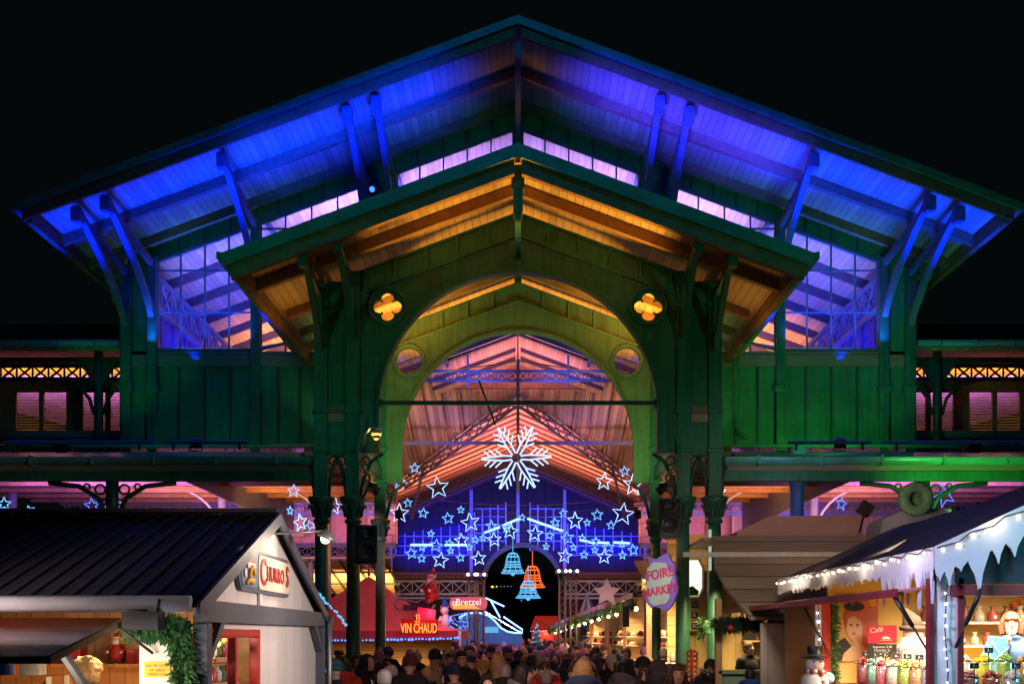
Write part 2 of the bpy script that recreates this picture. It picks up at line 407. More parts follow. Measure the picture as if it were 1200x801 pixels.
b.beam((0, D0+.35, zp(0)-.9), (0, D1, zp(0)-1.1), .1, .12); b.lathe((0, D0+.3, zp(0)-1.02), [(.02, -.12), (.06, -.08), (.08, 0), (.05, .05)], 10)
obj('ridge_pendant', b, M['green'], HALL)

# --- facade wall above the side roofs (D2)
def zwin(x): return 13.08-SL*abs(x)
def zbot(x): return max(8.2, zp(x)+.1)
SILL = 8.2
BAYS = [(-8.5, -7.94), (-7.94, -5.7), (-5.7, -3.29), (-3.29, -2.73), (-2.73, 0), (0, 2.73), (2.73, 3.29), (3.29, 5.7), (5.7, 7.94), (7.94, 8.5)]
for (x0, x1) in BAYS:
    narrow = (x1-x0) < 1
    lo = 6.1 if abs(x0+x1)/2 > 3.4 or not narrow else 8.6
    if abs(x0+x1)/2 < 3.2: lo = 8.9
    # wall panels under the sill and over the window
    def wp(za, zb, ztop=None):
        b = MB()
        if ztop is None: b.box(x0, x1, D2, D2+.08, za, zb)
        else: b.slab([(x0, D2, za(x0)), (x1, D2, za(x1)), (x1, D2, zb(x1)), (x0, D2, zb(x0))], (0, .08, 0))
        n = max(1, round((x1-x0)/.53))
        for i in range(1, n):
            x = x0+(x1-x0)*i/n
            b.cur = 1; b.box(x-.028, x+.028, D2-.025, D2-.001, (za if ztop is None else za(x)), (zb if ztop is None else zb(x))); b.cur = 0
        return b
    if abs(x0+x1)/2 > 3.2:
        b = wp(6.1, 8.19); b.box(x0, x1, D2-.02, D2-.001, 7.3, 7.34); obj('wall_panel', b, [M['green_panel'], M['green_dark']], HALL)
        if not narrow:
            b = MB(); b.box(x0+.08, x1-.08, D2-.06, D2-.004, 7.86, 8.18); obj('sill_band', b, M['bandwood'], HALL)
        else:
            b = MB(); b.box(x0+.06, x1-.06, D2-.05, D2-.004, 7.84, 8.12); obj('sill_band', b, M['bandwood'], HALL)
    obj('wall_panel', wp(lambda x: zwin(x), lambda x: zm(x)-.12, True) if not narrow else wp(lambda x: 8.12 if abs(x) > 3.4 else 8.6, lambda x: zm(x)-.12, True), [M['green_panel'], M['green_dark']], HALL)
    if narrow: continue
    w = link('window', None, HALL)
    fr = MB(); a, c = x0+.07, x1-.07
    for x in (a, c-.05): fr.slab([(x, D2-.03, zbot(x)), (x+.05, D2-.03, zbot(x+.05)), (x+.05, D2-.03, zwin(x+.05)), (x, D2-.03, zwin(x))], (0, .08, 0))
    fr.slab([(a, D2-.035, zwin(a)), (c, D2-.035, zwin(c)), (c, D2-.035, zwin(c)-.06), (a, D2-.035, zwin(a)-.06)], (0, .08, 0))
    fr.slab([(a, D2-.036, zbot(a)), (c, D2-.036, zbot(c)), (c, D2-.036, zbot(c)+.05), (a, D2-.036, zbot(a)+.05)], (0, .08, 0))
    n = round((c-a)/.53)
    for i in range(1, n):
        x = a+(c-a)*i/n; fr.box(x-.017, x+.017, D2-.01, D2+.03, zbot(x), zwin(x))
    for zz in (9.04, 9.95, 10.86, 11.77):
        xs = [a+(c-a)*i/60 for i in range(61)]; xs = [x for x in xs if zbot(x) < zz < zwin(x)]
        if len(xs) > 2: fr.box(xs[0], xs[-1], D2-.008, D2+.028, zz-.017, zz+.017)
    obj('frame', fr, M['ironblue'], w)
    g = MB(); g.slab([(a, D2+.01, zbot(a)), (c, D2+.01, zbot(c)), (c, D2+.01, zwin(c)), (a, D2+.01, zwin(a))], (0, .004, 0))
    obj('pane', g, M['glass'], w)
for s in (-1, 1):
    for x in FX:
        b = MB(); lo = 6.0 if x > 3.4 else 8.3
        b.box(s*x-.1, s*x+.1, D2-.14, D2-.03, lo, zm(x)-.5); b.box(s*x-.14, s*x+.14, D2-.17, D2-.031, 7.3, 7.42)
        obj('pilaster', b, M['green'], HALL, bevel=.012)
b = MB(); b.box(-.08, .08, D2-.14, D2-.03, 9.2, zm(0)-.3); obj('pilaster', b, M['green'], HALL)
for s in (-1, 1):                          # corner returns and side walls of the high hall
    b = MB(); b.box(s*8.56, s*8.64, D2-.1, D2+1.4, 6.0, zm(8.6)-.14); obj('side_wall', b, M['green_panel'], HALL)
    b = MB()
    b.box(s*8.58, s*8.64, D2+1.41, D3, 6.0, 7.4)
    for k in range(18): y = D2+1.45+k; b.box(s*8.56, s*8.64, y, y+.08, 7.4, 10.2)
    b.box(s*8.57, s*8.63, D2+1.45, D3, 8.9, 8.96)
    obj('side_glazing', b, M['ironblue'], HALL)
    b = MB(); b.box(*sorted((s*8.60, s*8.61)), D2+1.45, D3, 7.42, 10.2); obj('side_pane', b, mat('indigo_glass', (.08, .08, .3), .3), HALL)
    # scroll brackets in the corner under the eave
    b = MB()
    for i in range(2):
        x = s*(8.75); b.tube([(x, D2-.1+i*.5, 9.2), (x+s*.12, D2-.1+i*.5, 9.7), (x+s*.5, D2-.1+i*.5, 10.0), (s*9.3, D2-.1+i*.5, 10.05)], .035, 5)
        b.tube([(x+s*.25*math.cos(t*.7)*.5+s*.1, D2-.1+i*.5, 9.95+.11*math.sin(t*.7)) for t in range(9)], .02, 5, closed=True)
    obj('corner_bracket', b, M['green'], HALL)
# --- interior of the high hall
for k in range(11):
    y = D2+2.3+k*1.5; b = MB(); chevron(b, zm, .1, 8.5, y, -.115, .12, .2)
    obj('interior_rafter', b, bpy.data.materials.get('dark_rafter_paint') or mat('dark_rafter_paint', (.055, .035, .05), .6), HALL)
for s in (-1, 1):
    for x in (2.7, 5.6):
        b = MB(); b.beam((s*x, D2+.2, zm(x)-.38), (s*x, D3, zm(x)-.38), .1, .12); obj('interior_purlin', b, M['ironblue'], HALL)
    b = MB(); lattice(b, (s*8.1, D2+.3, 9.35), (s*8.1, D3, 9.35), .7, step=.75, w=.07, t=.07); obj('eave_girder', b, M['ironblue'], HALL)
for yy, z, w in ((D3-.5, 11.62, 3.7),):
    b = MB(); lattice(b, (-w, yy, z), (w, yy, z), .36, step=.42, w=.06, t=.08)
    for s in (-1, 1): b.beam((s*1.9, yy, z-.2), (s*1.9, yy, 12.6), .08, .08)
    obj('roof_truss', b, M['ironblue'], HALL)
b = MB()
for yy, s in ((30, 1), (36, 1)): b.tube([(-8.2, yy, 9.6), (0, yy, 10.9), (8.2, yy, 9.6)], .025, 5); b.tube([(0, yy, 10.9), (0, yy, 13.3)], .025, 5)
obj('tie_rod', b, M['ironblue'], HALL)
b = MB(); b.beam((0, D3-.6, 12.4), (0, D3-.6, 9.9), .12, .12); b.beam((0, 46.9, 12.2), (0, 46.9, 8.0), .13, .13); obj('king_post', b, M['ironblue'], HALL)

# --- arched frames of the porch
def circ(cx, cz, r, n=28): return arc(cx, cz, r, 0, 360, n)[:-1]
def quatre(cx, cz, r):
    p = []
    for k in range(4):
        a = 90*k; lx, lz = cx+r*.95*math.cos(R(a)), cz+r*.95*math.sin(R(a))
        p += arc(lx, lz, r*.82, a-118, a+118, 10)
    return p
def arch_frame(y, m, mp, quat, centre_shade, tag_='arch_plate'):
    e = zp(3.0)-.72
    pts = [(-3.0, 5.3), (-3.0, e+.02), (0, zp(0)-.7), (3.0, e+.02), (3.0, 5.3), (2.5, 5.3)]+[(x, z) for x, z in arc(0, 6.04, 2.5, 0, 180, 40)]+[(-2.5, 5.3)]
    holes = [quatre(s*2.35, 7.93, .145) if quat else circ(s*2.35, 7.93, .27) for s in (-1, 1)]
    b = MB(); add_mesh(b, curve_mesh('plate', [pts]+holes, .04, 0), FRONT((0, y, 0)))
    obj(tag_, b, m, HALL)
    b = MB()                               # mouldings: arch soffit ring, rake rib, rings
    for r0 in (2.5,):
        inn, out = arc(0, 6.04, r0-.005, 0, 180, 48), arc(0, 6.04, r0+.05, 0, 180, 48)
        for i in range(48):
            b.slab([(inn[i][0], y-.1, inn[i][1]), (inn[i+1][0], y-.1, inn[i+1][1]), (out[i+1][0], y-.1, out[i+1][1]), (out[i][0], y-.1, out[i][1])], (0, .2, 0))
    for s in (-1, 1):
        b.box(*sorted((s*2.495, s*2.55)), y-.1, y+.1, 5.3, 6.04)
        b.slab([(0, y-.085, zp(0)-.72), (s*3.0, y-.085, e), (s*3.0, y-.085, e-.05), (0, y-.085, zp(0)-.77)], (0, .04, 0))
        b.tube([(s*2.35+.33*math.cos(R(t*15)), y-.06, 7.93+.33*math.sin(R(t*15))) for t in range(24)], .035, 6, closed=True)
        b.box(*sorted((s*2.88, s*2.91)), y-.07, y-.041, 5.4, 7.2)
    obj('arch_moulding', b, m, HALL)
    b = MB()
    for a_ in range(3, 178, 5): b.ball((2.68*math.cos(R(a_)), y-.045, 6.04+2.68*math.sin(R(a_))), .022, .018, .022, 6, 4)
    for s in (-1, 1):
        for k in range(1, 14): x = s*k*.22; b.ball((x, y-.045, zp(x)-.86), .018, .016, .018, 6, 4)
        for k in range(9): b.ball((s*2.8, y-.045, 5.4+k*.22), .018, .016, .018, 6, 4)
    obj('rivets', b, m, HALL)
    b = MB()                               # panelled strip between plate and roof
    for s in (-1, 1):
        b.slab([(0, y, zp(0)-.74), (s*3.0, y, e-.02), (s*3.0, y, zp(3.0)-.33), (0, y, zp(0)-.33)], (0, .05, 0))
        for k in range(1, 6):
            x = s*k*.55; b.beam((x, y-.03, zp(x)-.74), (x, y-.03, zp(x)-.33), .05, .05, up=(0, 1, 0))
        b.slab([(0, y-.03, zp(0)-.31), (s*3.0, y-.03, zp(3.0)-.31), (s*3.0, y-.03, zp(3.0)-.36), (0, y-.03, zp(0)-.36)], (0, .1, 0))
    obj('spandrel_panel', b, mp, HALL)
    if not quat: return
    b = MB(); b.box(-2.95, 2.95, y-.03, y+.03, 6.17, 6.24)
    for x in (-2.5, 2.5): b.cbox((x, y, 6.2), .1, .14, .14)
    obj('tie_rod', b, M['green_dark'], HALL)
arch_frame(D1, M['green'], M['green_panel'], True, 0)
arch_frame(D2-.2, M['olive'], M['olive'], False, 0)
def column(x, y, top, m=M['green'], r=.125, box=True, capz=4.05, seg=14):
    c = link('column', None, HALL)
    b = MB()
    prof = [(r*1.9, 0), (r*1.9, .3), (r*1.75, .34), (r*1.35, .42), (r*1.35, .95), (r*1.6, 1.0), (r*1.6, 1.06), (r*1.15, 1.14), (r*1.08, 1.2), (r*.95, capz)]
    b.lathe((x, y, 0), prof, seg); obj('shaft', b, m, c)
    b = MB(); b.lathe((x, y, capz), [(r*.95, -.02), (r*1.25, .0), (r*1.25, .04), (r*1.0, .07), (r*1.15, .2), (r*1.75, .36), (r*1.95, .4), (r*1.95, .46)], 12)
    for k in range(8):
        a = k*math.pi/4; p = Vector((x, y, capz)); q = Vector((math.cos(a), math.sin(a), 0))
        b.tube([p+q*r*1.1+Vector((0, 0, .1)), p+q*r*1.3+Vector((0, 0, .24)), p+q*r*1.85+Vector((0, 0, .31)), p+q*r*1.95+Vector((0, 0, .24))], [.03, .035, .025, .015], 5)
    obj('capital', b, M['zinc'] if 0 else m, c)
    if box:
        b = MB(); b.box(x-.12, x+.12, y-.12, y+.12, capz+.46, top)
        for z in (5.3, 6.0, 7.9): b.box(x-.15, x+.15, y-.15, y+.15, z, z+.07)
        obj('pier', b, m, c, bevel=.012)
    return c
for s in (-1, 1):
    for x in (2.97, 3.54): column(s*x, D1, zp(x)-.3)
    column(s*2.97, D2-.2, zp(2.97)-.3, r=.11)
    b = MB(); b.box(s*3.42 if s < 0 else 3.09, -3.09 if s < 0 else 3.42, D1-.05, D1+.05, 5.25, zp(3.3)-.35)
    for z in (5.3, 6.9): b.box(*sorted((s*3.09, s*3.42)), D1-.08, D1-.051, z, z+.06)
    obj('wall_panel', b, M['green'], HALL)
    b = MB(); b.box(*sorted((s*3.1, s*3.41)), D1-.1, D1-.055, 5.85, 6.15); obj('sill_band', b, M['bandwood'], HALL)
    # openwork spandrels above the capitals
    for (x, y, dx) in ((s*2.97, D1, -s), (s*2.97, D1, s), (s*3.54, D1, s), (s*3.54, D1, -s), (s*2.97, D2-.2, -s)):
        b = MB(); L = .42 if abs(x) < 3 and dx == -s else .24
        b.tube([(x+dx*.12, y, 4.52), (x+dx*(.12+L*.18), y, 4.85), (x+dx*(.12+L*.5), y, 5.15), (x+dx*(.12+L), y, 5.3)], .035, 6)
        b.tube([(x+dx*(.13+.09+.08*math.cos(R(30*t))), y, 5.16+.08*math.sin(R(30*t))) for t in range(12)], .018, 5, closed=True)
        b.tube([(x+dx*(.13+.045+.04*math.cos(R(45*t))), y, 4.99+.04*math.sin(R(45*t))) for t in range(8)], .014, 5, closed=True)
        obj('spandrel_scroll', b, M['green_dark'], HALL)
    # gooseneck drain pipe
    b = MB(); px = s*2.8
    b.tube([(px, D1-.22, 5.95), (px-s*.0, D1-.22, 5.6), (px+s*.06, D1-.25, 5.35), (px+s*.04, D1-.25, 5.1), (px-s*.16, D1-.25, 4.85), (px-s*.16, D1-.25, 4.7), (px-s*.02, D1-.22, 4.45)], .028, 7)
    obj('drain_pipe', b, M['green'], HALL)
# deep porch side beams joining the two frames
for s in (-1, 1):
    b = MB(); b.box(*sorted((s*2.92, s*3.0)), D1+.13, D2-.33, 5.35, 5.6); b.box(*sorted((s*2.93, s*2.99)), D1+.13, D2-.33, 6.9, 7.0)
    lattice(b, (s*2.97, D1+.15, 7.0), (s*2.97, D2-.35, 7.0), 1.0, step=1.0, w=.05)
    obj('side_girder', b, M['green_dark'], HALL)

# --- low side roofs in front of the facade, left and right
for s in (-1, 1):
    x0, x1 = (3.7, 13.5)
    b = MB(); b.slab([(s*x0, D1+.05, 5.22), (s*x1, D1+.05, 5.22), (s*x1, D2-.05, 6.0), (s*x0, D2-.05, 6.0)], (0, 0, -.05))
    obj('side_roof', b, M['zincgreen'], HALL)
    b = MB(); b.slab([(s*x0, D1+.1, 5.15), (s*x1, D1+.1, 5.15), (s*x1, D2-.05, 5.93), (s*x0, D2-.05, 5.93)], (0, 0, -.04))
    obj('side_soffit', b, M['boards'], HALL)
    b = MB()
    n = 20; prof = [(-.13*math.cos(R(a)), -.13*math.sin(R(a))) for a in range(0, 181, 20)]
    vs = []
    for xx in (s*x0, s*x1):
        for (py, pz) in prof: vs.append((xx, D1-.1+py, 5.2+pz))
    k = len(prof); b.smooth = True; b.add(vs, [(i, i+1, k+i+1, k+i) for i in range(k-1)]); b.smooth = False
    for i in range(9): xx = s*(x0+.6+i*1.1); b.box(xx-.02, xx+.02, D1-.25, D1+.03, 5.06, 5.23)
    obj('gutter', b, M['zincgreen'], HALL)
    b = MB(); b.box(*sorted((s*x0, s*x1)), D1, D1+.06, 4.98, 5.13); obj('eave_board', b, M['bandwood'], HALL)
    b = MB(); b.box(*sorted((s*x0, s*x1)), D1-.03, D1+.1, 4.8, 4.97); obj('eave_beam', b, M['green'], HALL)
    b = MB(); b.tube([(s*x0, D2-.24, 6.09), (s*x1, D2-.24, 6.09)], .045, 8)
    for i in range(8):
        xx = s*(x0+.9+i*1.25); b.tube([(xx, D2-.24, 6.14), (xx, D2-.24, 5.95)], .02, 5)
    obj('roof_pipe', b, M['zincgreen'], HALL)
    # column with fan brackets under the side roof
    for xc in (7.35,):
        c = column(s*xc, D1+.1, 4.8, M['green_dark'], box=False, capz=3.75)
        b = MB()
        for dx in (-1, 1):
            b.tube([(s*xc+dx*.1, D1+.1, 4.15), (s*xc+dx*.25, D1+.1, 4.5), (s*xc+dx*.6, D1+.1, 4.72), (s*xc+dx*1.15, D1+.1, 4.78)], .045, 6)
            for (ox, oz, r) in ((.22, 4.68, .09), (.46, 4.73, .055), (.14, 4.45, .05)):
                b.tube([(s*xc+dx*ox+r*math.cos(R(30*t)), D1+.1, oz+r*math.sin(R(30*t))-.02) for t in range(12)], .02, 5, closed=True)
        b.tube([(s*xc, D1+.1, 4.1), (s*xc, D1+.1, 4.8)], .12, 8)
        obj('fan_bracket', b, M['green_dark'], HALL)
# downpipe on the right of the porch
b = MB(); x = Xp(863, 23.6)
b.tube([(x-.2, 23.7, 8.25), (x-.05, 23.65, 8.2), (x, 23.65, 8.05), (x, 23.65, 6.45), (x+.06, 23.6, 6.28), (x+.2, 23.5, 6.2)], .06, 10)
obj('downpipe', b, M['green'], HALL)

# --- side wings with louvred clerestory
WY = 25.3
for s in (-1, 1):
    x0, x1 = 8.7, 16.5
    b = MB(); b.slab([(s*x0, 24.3, 8.42), (s*x1, 24.3, 8.42), (s*x1, 30, 10.4), (s*x0, 30, 10.4)], (0, 0, -.06)); obj('wing_roof', b, M['slate'], HALL)
    b = MB(); b.slab([(s*x0, 45.1, 6), (s*x1, 45.1, 6), (s*x1, 45.1, 10.2), (s*x0, 45.1, 10.2)], (0, .1, 0)); obj('wing_end_wall', b, M['boards'], HALL)
    b = MB(); b.slab([(s*x0, 24.4, 8.34), (s*x1, 24.4, 8.34), (s*x1, 45, 10.1), (s*x0, 45, 10.1)], (0, 0, -.05)); obj('wing_soffit', b, M['boards'], HALL)
    b = MB(); b.tube([(s*x0, 24.2, 8.38), (s*x1, 24.2, 8.38)], .08, 10)
    for i in range(10): b.tube([(s*(x0+.5+i*.8)-.02, 24.2, 8.38), (s*(x0+.5+i*.8)+.02, 24.2, 8.38)], .092, 10)
    obj('wing_gutter', b, M['zincgreen'], HALL)
    b = MB(); lattice(b, (s*x0, 24.75, 7.72), (s*x1, 24.75, 7.72), .3, step=.36, w=.06, t=.06); b.box(*sorted((s*x0, s*x1)), 24.7, 24.8, 8.08, 8.2); obj('wing_lattice', b, M['iron'], HALL)
    b = MB(); b.box(*sorted((s*x0, s*x1)), 24.65, 24.9, 6.42, 6.56); obj('wing_sill', b, M['zinc'], HALL)
    b = MB(); b.box(*sorted((s*x0, s*x1)), 24.7, 25.2, 5.9, 6.4); obj('wing_base_wall', b, M['green_dark'], HALL)
    b = MB(); b.box(*sorted((s*x0, s*x1)), WY-.03, WY+.06, 7.55, 7.87); b.box(*sorted((s*x0, s*x1)), WY-.03, WY+.06, 6.42, 6.6); obj('louvre_rail', b, M['beamwood'], HALL)
    # louvre panels
    xx = x0+.04; k = 0
    while xx < x1-.8:
        w = .62; p = link('louvre_panel', None, HALL)
        b = MB(); b.box(*sorted((s*xx, s*(xx+.05))), WY, WY+.07, 6.6, 7.55); b.box(*sorted((s*(xx+w-.05), s*(xx+w))), WY, WY+.07, 6.6, 7.55)
        if k % 2: b.box(*sorted((s*(xx+w+.002), s*(xx+w+.26))), WY-.01, WY+.07, 6.6, 7.55)
        obj('frame', b, M['beamwood'], p)
        b = MB()
        for i in range(15):
            z = 6.62+i*.062; b.slab([(s*(xx+.05), WY+.0, z), (s*(xx+w-.05), WY+.0, z), (s*(xx+w-.05), WY+.04, z+.022), (s*(xx+.05), WY+.04, z+.022)], (0, 0, .008))
        obj('slats', b, mat('louvre_paint', (.25, .15, .13), .5) if k == 0 and s < 0 else bpy.data.materials['louvre_paint'], p)
        xx += w+(.27 if k % 2 else .005); k += 1
    xc = s*9.3
    b = MB(); b.tube([(xc, 24.6, 5.9), (xc, 24.6, 8.3)], .1, 10)
    for dx in (-1, 1):
        b.tube([(xc+dx*.1, 24.6, 6.9), (xc+dx*.2, 24.6, 7.25), (xc+dx*.45, 24.6, 7.55), (xc+dx*.95, 24.6, 7.68)], .04, 6)
        b.tube([(xc+dx*(.26+.09*math.cos(R(30*t))), 24.6, 7.62+.09*math.sin(R(30*t))-.06) for t in range(12)], .02, 5, closed=True)
        b.beam((xc+dx*.05, 24.6, 7.6), (xc+dx*.35, 24.6, 8.1), .05, .05)
        b.slab([(xc+dx*.08, 24.58, 7.55), (xc+dx*.5, 24.58, 8.15), (xc+dx*.08, 24.58, 8.15)], (0, .04, 0))
    obj('wing_bracket', b, M['green_dark'], HALL)

# --- interior side aisles seen under the low roofs
for s in (-1, 1):
    b = MB(); b.slab([(s*3.9, D2+.3, 6.0), (s*18, D2+.3, 6.0), (s*18, 46, 7.42), (s*5, 46, 7.42)], (0, 0, -.05)); obj('aisle_ceiling', b, M['boards'], HALL)
    for k in range(7):
        y = 26+k*3.0; z = 6.0+(y-D2-.3)*.066-.06
        b = MB(); b.box(*sorted((s*4.6, s*18)), y, y+.14, z-.12, z); obj('aisle_beam', b, M['beamwood'], HALL)
    b = MB(); lattice(b, (s*4.9, 43.6, 6.75), (s*18, 43.6, 6.75), .42, step=.6, w=.08, t=.06); obj('aisle_lattice', b, M['ironblue'], HALL)
    for k in range(4):
        xx = s*(6.2+3.4*k)
        b = MB(); b.tube([(xx+s*1.6*(1-math.cos(R(t*9))), 36, 5.0+1.75*math.sin(R(t*9))) for t in range(11)], .045, 6)
        b.tube([(xx, 36, 0), (xx, 36, 6.9)], .14, 10)
        obj('arched_rib', b, mat('pale_rib_paint', (.3, .3, .34), .5) if k == 0 and s < 0 else bpy.data.materials['pale_rib_paint'], HALL)
    # end wall: salmon boards with arch-topped panels
    b = MB(); b.box(*sorted((s*5.0, s*18)), 46, 46.15, 5.75, 8.35)
    obj('aisle_end_wall', b, planks('salmon_boards', (.55, .25, .2), 0, .3, 2), HALL)
    for k in range(9):
        xx = s*(5.7+k*1.35); b = MB()
        a_ = arc(0, 0, .5, 0, 180, 14); pts = [(.5, -1.3)]+a_+[(-.5, -1.3)]
        add_mesh(b, curve_mesh('p', [pts], .02), FRONT((xx, 45.96, 7.0)))
        obj('arched_panel', b, mat('pink_panel_paint', (.6, .28, .24), .55) if k == 0 and s < 0 else bpy.data.materials['pink_panel_paint'], HALL)
    b = MB(); b.box(*sorted((s*5.0, s*18)), 45.3, 46, 5.62, 5.75); lattice(b, (s*5.0, 45.2, 5.2), (s*18, 45.2, 5.2), .4, step=.45, w=.06, t=.05); obj('gallery_girder', b, M['iron'], HALL)
    b = MB(); b.slab([(s*4.6, 40, 4.8), (s*12, 40, 4.8), (s*12, 46, 3.75), (s*5.1, 46, 3.75)], (0, 0, -.04)); obj('gallery_canopy', b, mat('amber_canopy_sheet', (.75, .5, .2), .5), HALL)
    b = MB()
    for k in range(14): xx = s*(4.8+k*.55); b.beam((xx, 39.9, 4.72), (xx, 46, 3.66), .05, .09)
    for yy, zz in ((40, 4.72), (42, 4.37), (44, 4.02)): b.beam((s*4.7, yy, zz), (s*12, yy, zz), .06, .08)
    obj('canopy_bars', b, M['iron'], HALL)
    for k in range(3):
        b = MB(); xx = s*(4.9+2.6*k); b.tube([(xx, 40.2, 0), (xx, 40.2, 4.7)], .1, 8); b.tube([(xx+s*(1-math.cos(R(9*t)))*1.2, 40.2, 3.3+1.4*math.sin(R(9*t))) for t in range(11)], .035, 5); obj('gallery_post', b, bpy.data.materials['pale_rib_paint'], HALL)

# --- transept and nave beyond
b = MB()
for s in (-1, 1):                          # lantern strip continuing the ridge
    b.slab([(0, D3+.01, 13.5), (s*3.5, D3+.01, 13.5-SL*3.5), (s*3.5, 47, 13.5-SL*3.5), (0, 47, 13.5)], (0, 0, -.06))
obj('lantern_soffit', b, M['boards'], HALL)
b = MB(); b.slab([(-2.7, 47.0, 12.44), (0, 47.0, 13.44), (2.7, 47.0, 12.44)], (0, .04, 0)); obj('lantern_gable', b, M['beamwood'], HALL)
b = MB(); chevron(b, lambda x: 13.5-SL*x, .1, 3.5, 44, -.06, .1, .16); chevron(b, lambda x: 13.5-SL*x, .1, 3.5, 45.4, -.06, .1, .16); obj('interior_rafter', b, bpy.data.materials.get('dark_rafter_paint') or mat('dark_rafter_paint', (.055, .035, .05), .6), HALL)
def ztr(y): return 12.43-.28*(y-47)
b = MB()
for s in (-1, 1): b.slab([(s*3.55 if 0 else 0, 47.02, ztr(47.02)), (s*16, 47.02 if 0 else 43.2, ztr(43.2)), (s*16, 58, ztr(58)), (s*7.2, 58, ztr(58))], (0, 0, -.06)) if 0 else None
for s in (-1, 1):
    b.slab([(s*3.6, 43.2, ztr(43.2)), (s*16, 43.2, ztr(43.2)), (s*16, 58, ztr(58)), (s*7.19, 58, ztr(58)), (s*3.6, 52.5, ztr(52.5))], (0, 0, -.06))
    b.slab([(0, 47.05, ztr(47.05)), (s*3.59, 47.05, ztr(47.05)), (s*3.59, 52.5, ztr(52.5))], (0, 0, -.06))
obj('transept_soffit', b, planks('transept_boards', (.3, .2, .13), 0, .22, 1, var=.6), HALL)
for s in (-1, 1):
    for k in range(16):
        x = .9+k*.8; ya = 47.1 if x < 3.6 else 43.3; yb = min(58, 47+1.53*x)
        if yb-ya < .4: continue
        b = MB(); b.beam((s*x, ya, ztr(ya)-.14), (s*x, yb, ztr(yb)-.14), .08, .14); obj('transept_rafter', b, M['beamwood'], HALL)
    b = MB(); b.box(*sorted((s*.2, s*8)), 49.5, 49.6, ztr(49.5)-1.25, ztr(49.5)-1.1); obj('transept_beam', b, M['ironblue'], HALL)
def zn(x): return 12.43-.43*abs(x)
b = MB()
for s in (-1, 1): b.slab([(0, 47, zn(0)), (s*8.5, 60, zn(8.5)), (s*8.5, 69, zn(8.5)), (0, 69, zn(0))], (0, 0, -.06))
obj('nave_soffit', b, planks('nave_boards', (.6, .38, .26), 1, .2, 0), HALL)
for k in range(17):
    y = 47.6+k*1.3; w = min(8.4, (y-47)/1.53)
    if w < .3: continue
    b = MB(); chevron(b, zn, .02, w, y, -.065, .12, .12); obj('nave_rafter', b, mat('nave_rafter_paint', (.22, .07, .08), .6) if k == 0 else bpy.data.materials['nave_rafter_paint'], HALL)
for s in (-1, 1):
    n = 12; b = MB()
    for i in range(n):
        t0, t1 = i/n*5.6+.1, (i+1)/n*5.6+.1
        a = Vector((s*t0, 47+1.53*t0, zn(t0)-.2)); c = Vector((s*t1, 47+1.53*t1, zn(t1)-.2)); u = Vector((0, 0, -.5))
        b.beam(a, c, .09, .09); b.beam(a+u, c+u, .09, .09); b.beam(a, c+u, .05, .05); b.beam(a+u, c, .05, .05)
    obj('valley_truss', b, M['ironblue'], HALL)
    b = MB()
    for i in range(16):
        t0, t1 = i*.5+.6, i*.5+1.1; y = 62; a = Vector((s*t0, y, zn(t0)-.25)); c = Vector((s*t1, y, zn(t1)-.25)); u = Vector((0, 0, -.5))
        b.beam(a, c, .07, .07); b.beam(a+u, c+u, .07, .07); b.beam(a, c+u, .05, .05); b.beam(a+u, c, .05, .05)
    obj('nave_truss', b, M['iron'], HALL)
    b = MB(); b.beam((s*4.6, 54.2, zn(4.6)-.2), (s*5.2, 54.2, 7.6), .12, .12); obj('nave_strut', b, M['ironblue'], HALL)
    b = MB(); b.beam((s*7.0, 58, zn(7)-.2), (s*7.3, 58, 6.6), .1, .1); obj('nave_strut', b, M['ironblue'], HALL)
    b = MB(); b.box(*sorted((s*8.4, s*8.5)), 52, 69, 0, 9.0); obj('nave_side_wall', b, bpy.data.materials['salmon_boards'], HALL)
# far gable wall
FW = 69.0
W = thing('far_gable_wall', (0, FW, 0), 'far end wall of the hall, blue lit glazing above a dark arched opening', 'gable wall')
z_s = 5.9
pts = [(-8.3, 0), (-8.3, zn(8.3)-.1), (0, zn(0)-.1), (8.3, zn(8.3)-.1), (8.3, 0), (2.5, 0)]+arc(.25, 5.15, 2.25, 0, 180, 30)+[(-2.0, 0)]
holes = []
for s in (-1, 1):
    holes.append([(s*.75, 6.35+1.6), (s*2.7, 7.9-.65), (s*2.7, 9.5), (s*.75, 10.2)])
    holes.append([(s*3.1, 6.9), (s*7.6, 6.9), (s*7.6, 8.2), (s*3.1, 8.9)])
b = MB(); add_mesh(b, curve_mesh('w', [pts]+holes, .08), FRONT((0, FW, 0)))
obj('wall', b, planks('grey_wall_boards', (.045, .042, .055), 0, .55, 2, var=.2), W)
b = MB()
for s in (-1, 1):
    for i in range(5): x = s*(.75+i*.487); b.beam((x, FW-.1, 7.2), (x, FW-.1, 10.2-(abs(x)-.75)*.3), .08, .08)
    for z in (7.8, 8.3, 8.8, 9.3, 9.8): b.beam((s*.75, FW-.1, z), (s*2.7, FW-.1, z), .06, .06)
    for i in range(9): x = s*(3.1+i*.56); b.beam((x, FW-.1, 6.9), (x, FW-.1, 8.9-(abs(x)-3.1)*.15), .06, .06)
    for z in (6.92, 7.5, 8.1): b.beam((s*3.1, FW-.1, z), (s*7.6, FW-.1, z), .06, .06)
    for x in (2.9, 7.9): b.beam((s*x, FW-.12, 5.5), (s*x, FW-.12, zn(x)-.2), .2, .14)
b.beam((0, FW-.12, 7.5), (0, FW-.12, 12.2), .2, .16)
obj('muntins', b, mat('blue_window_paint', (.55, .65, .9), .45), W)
b = MB()
for s in (-1, 1):
    b.box(*sorted((s*.75, s*2.7)), FW+.1, FW+.104, 7.2, 10.3); b.box(*sorted((s*3.1, s*7.6)), FW+.1, FW+.104, 6.9, 8.95)
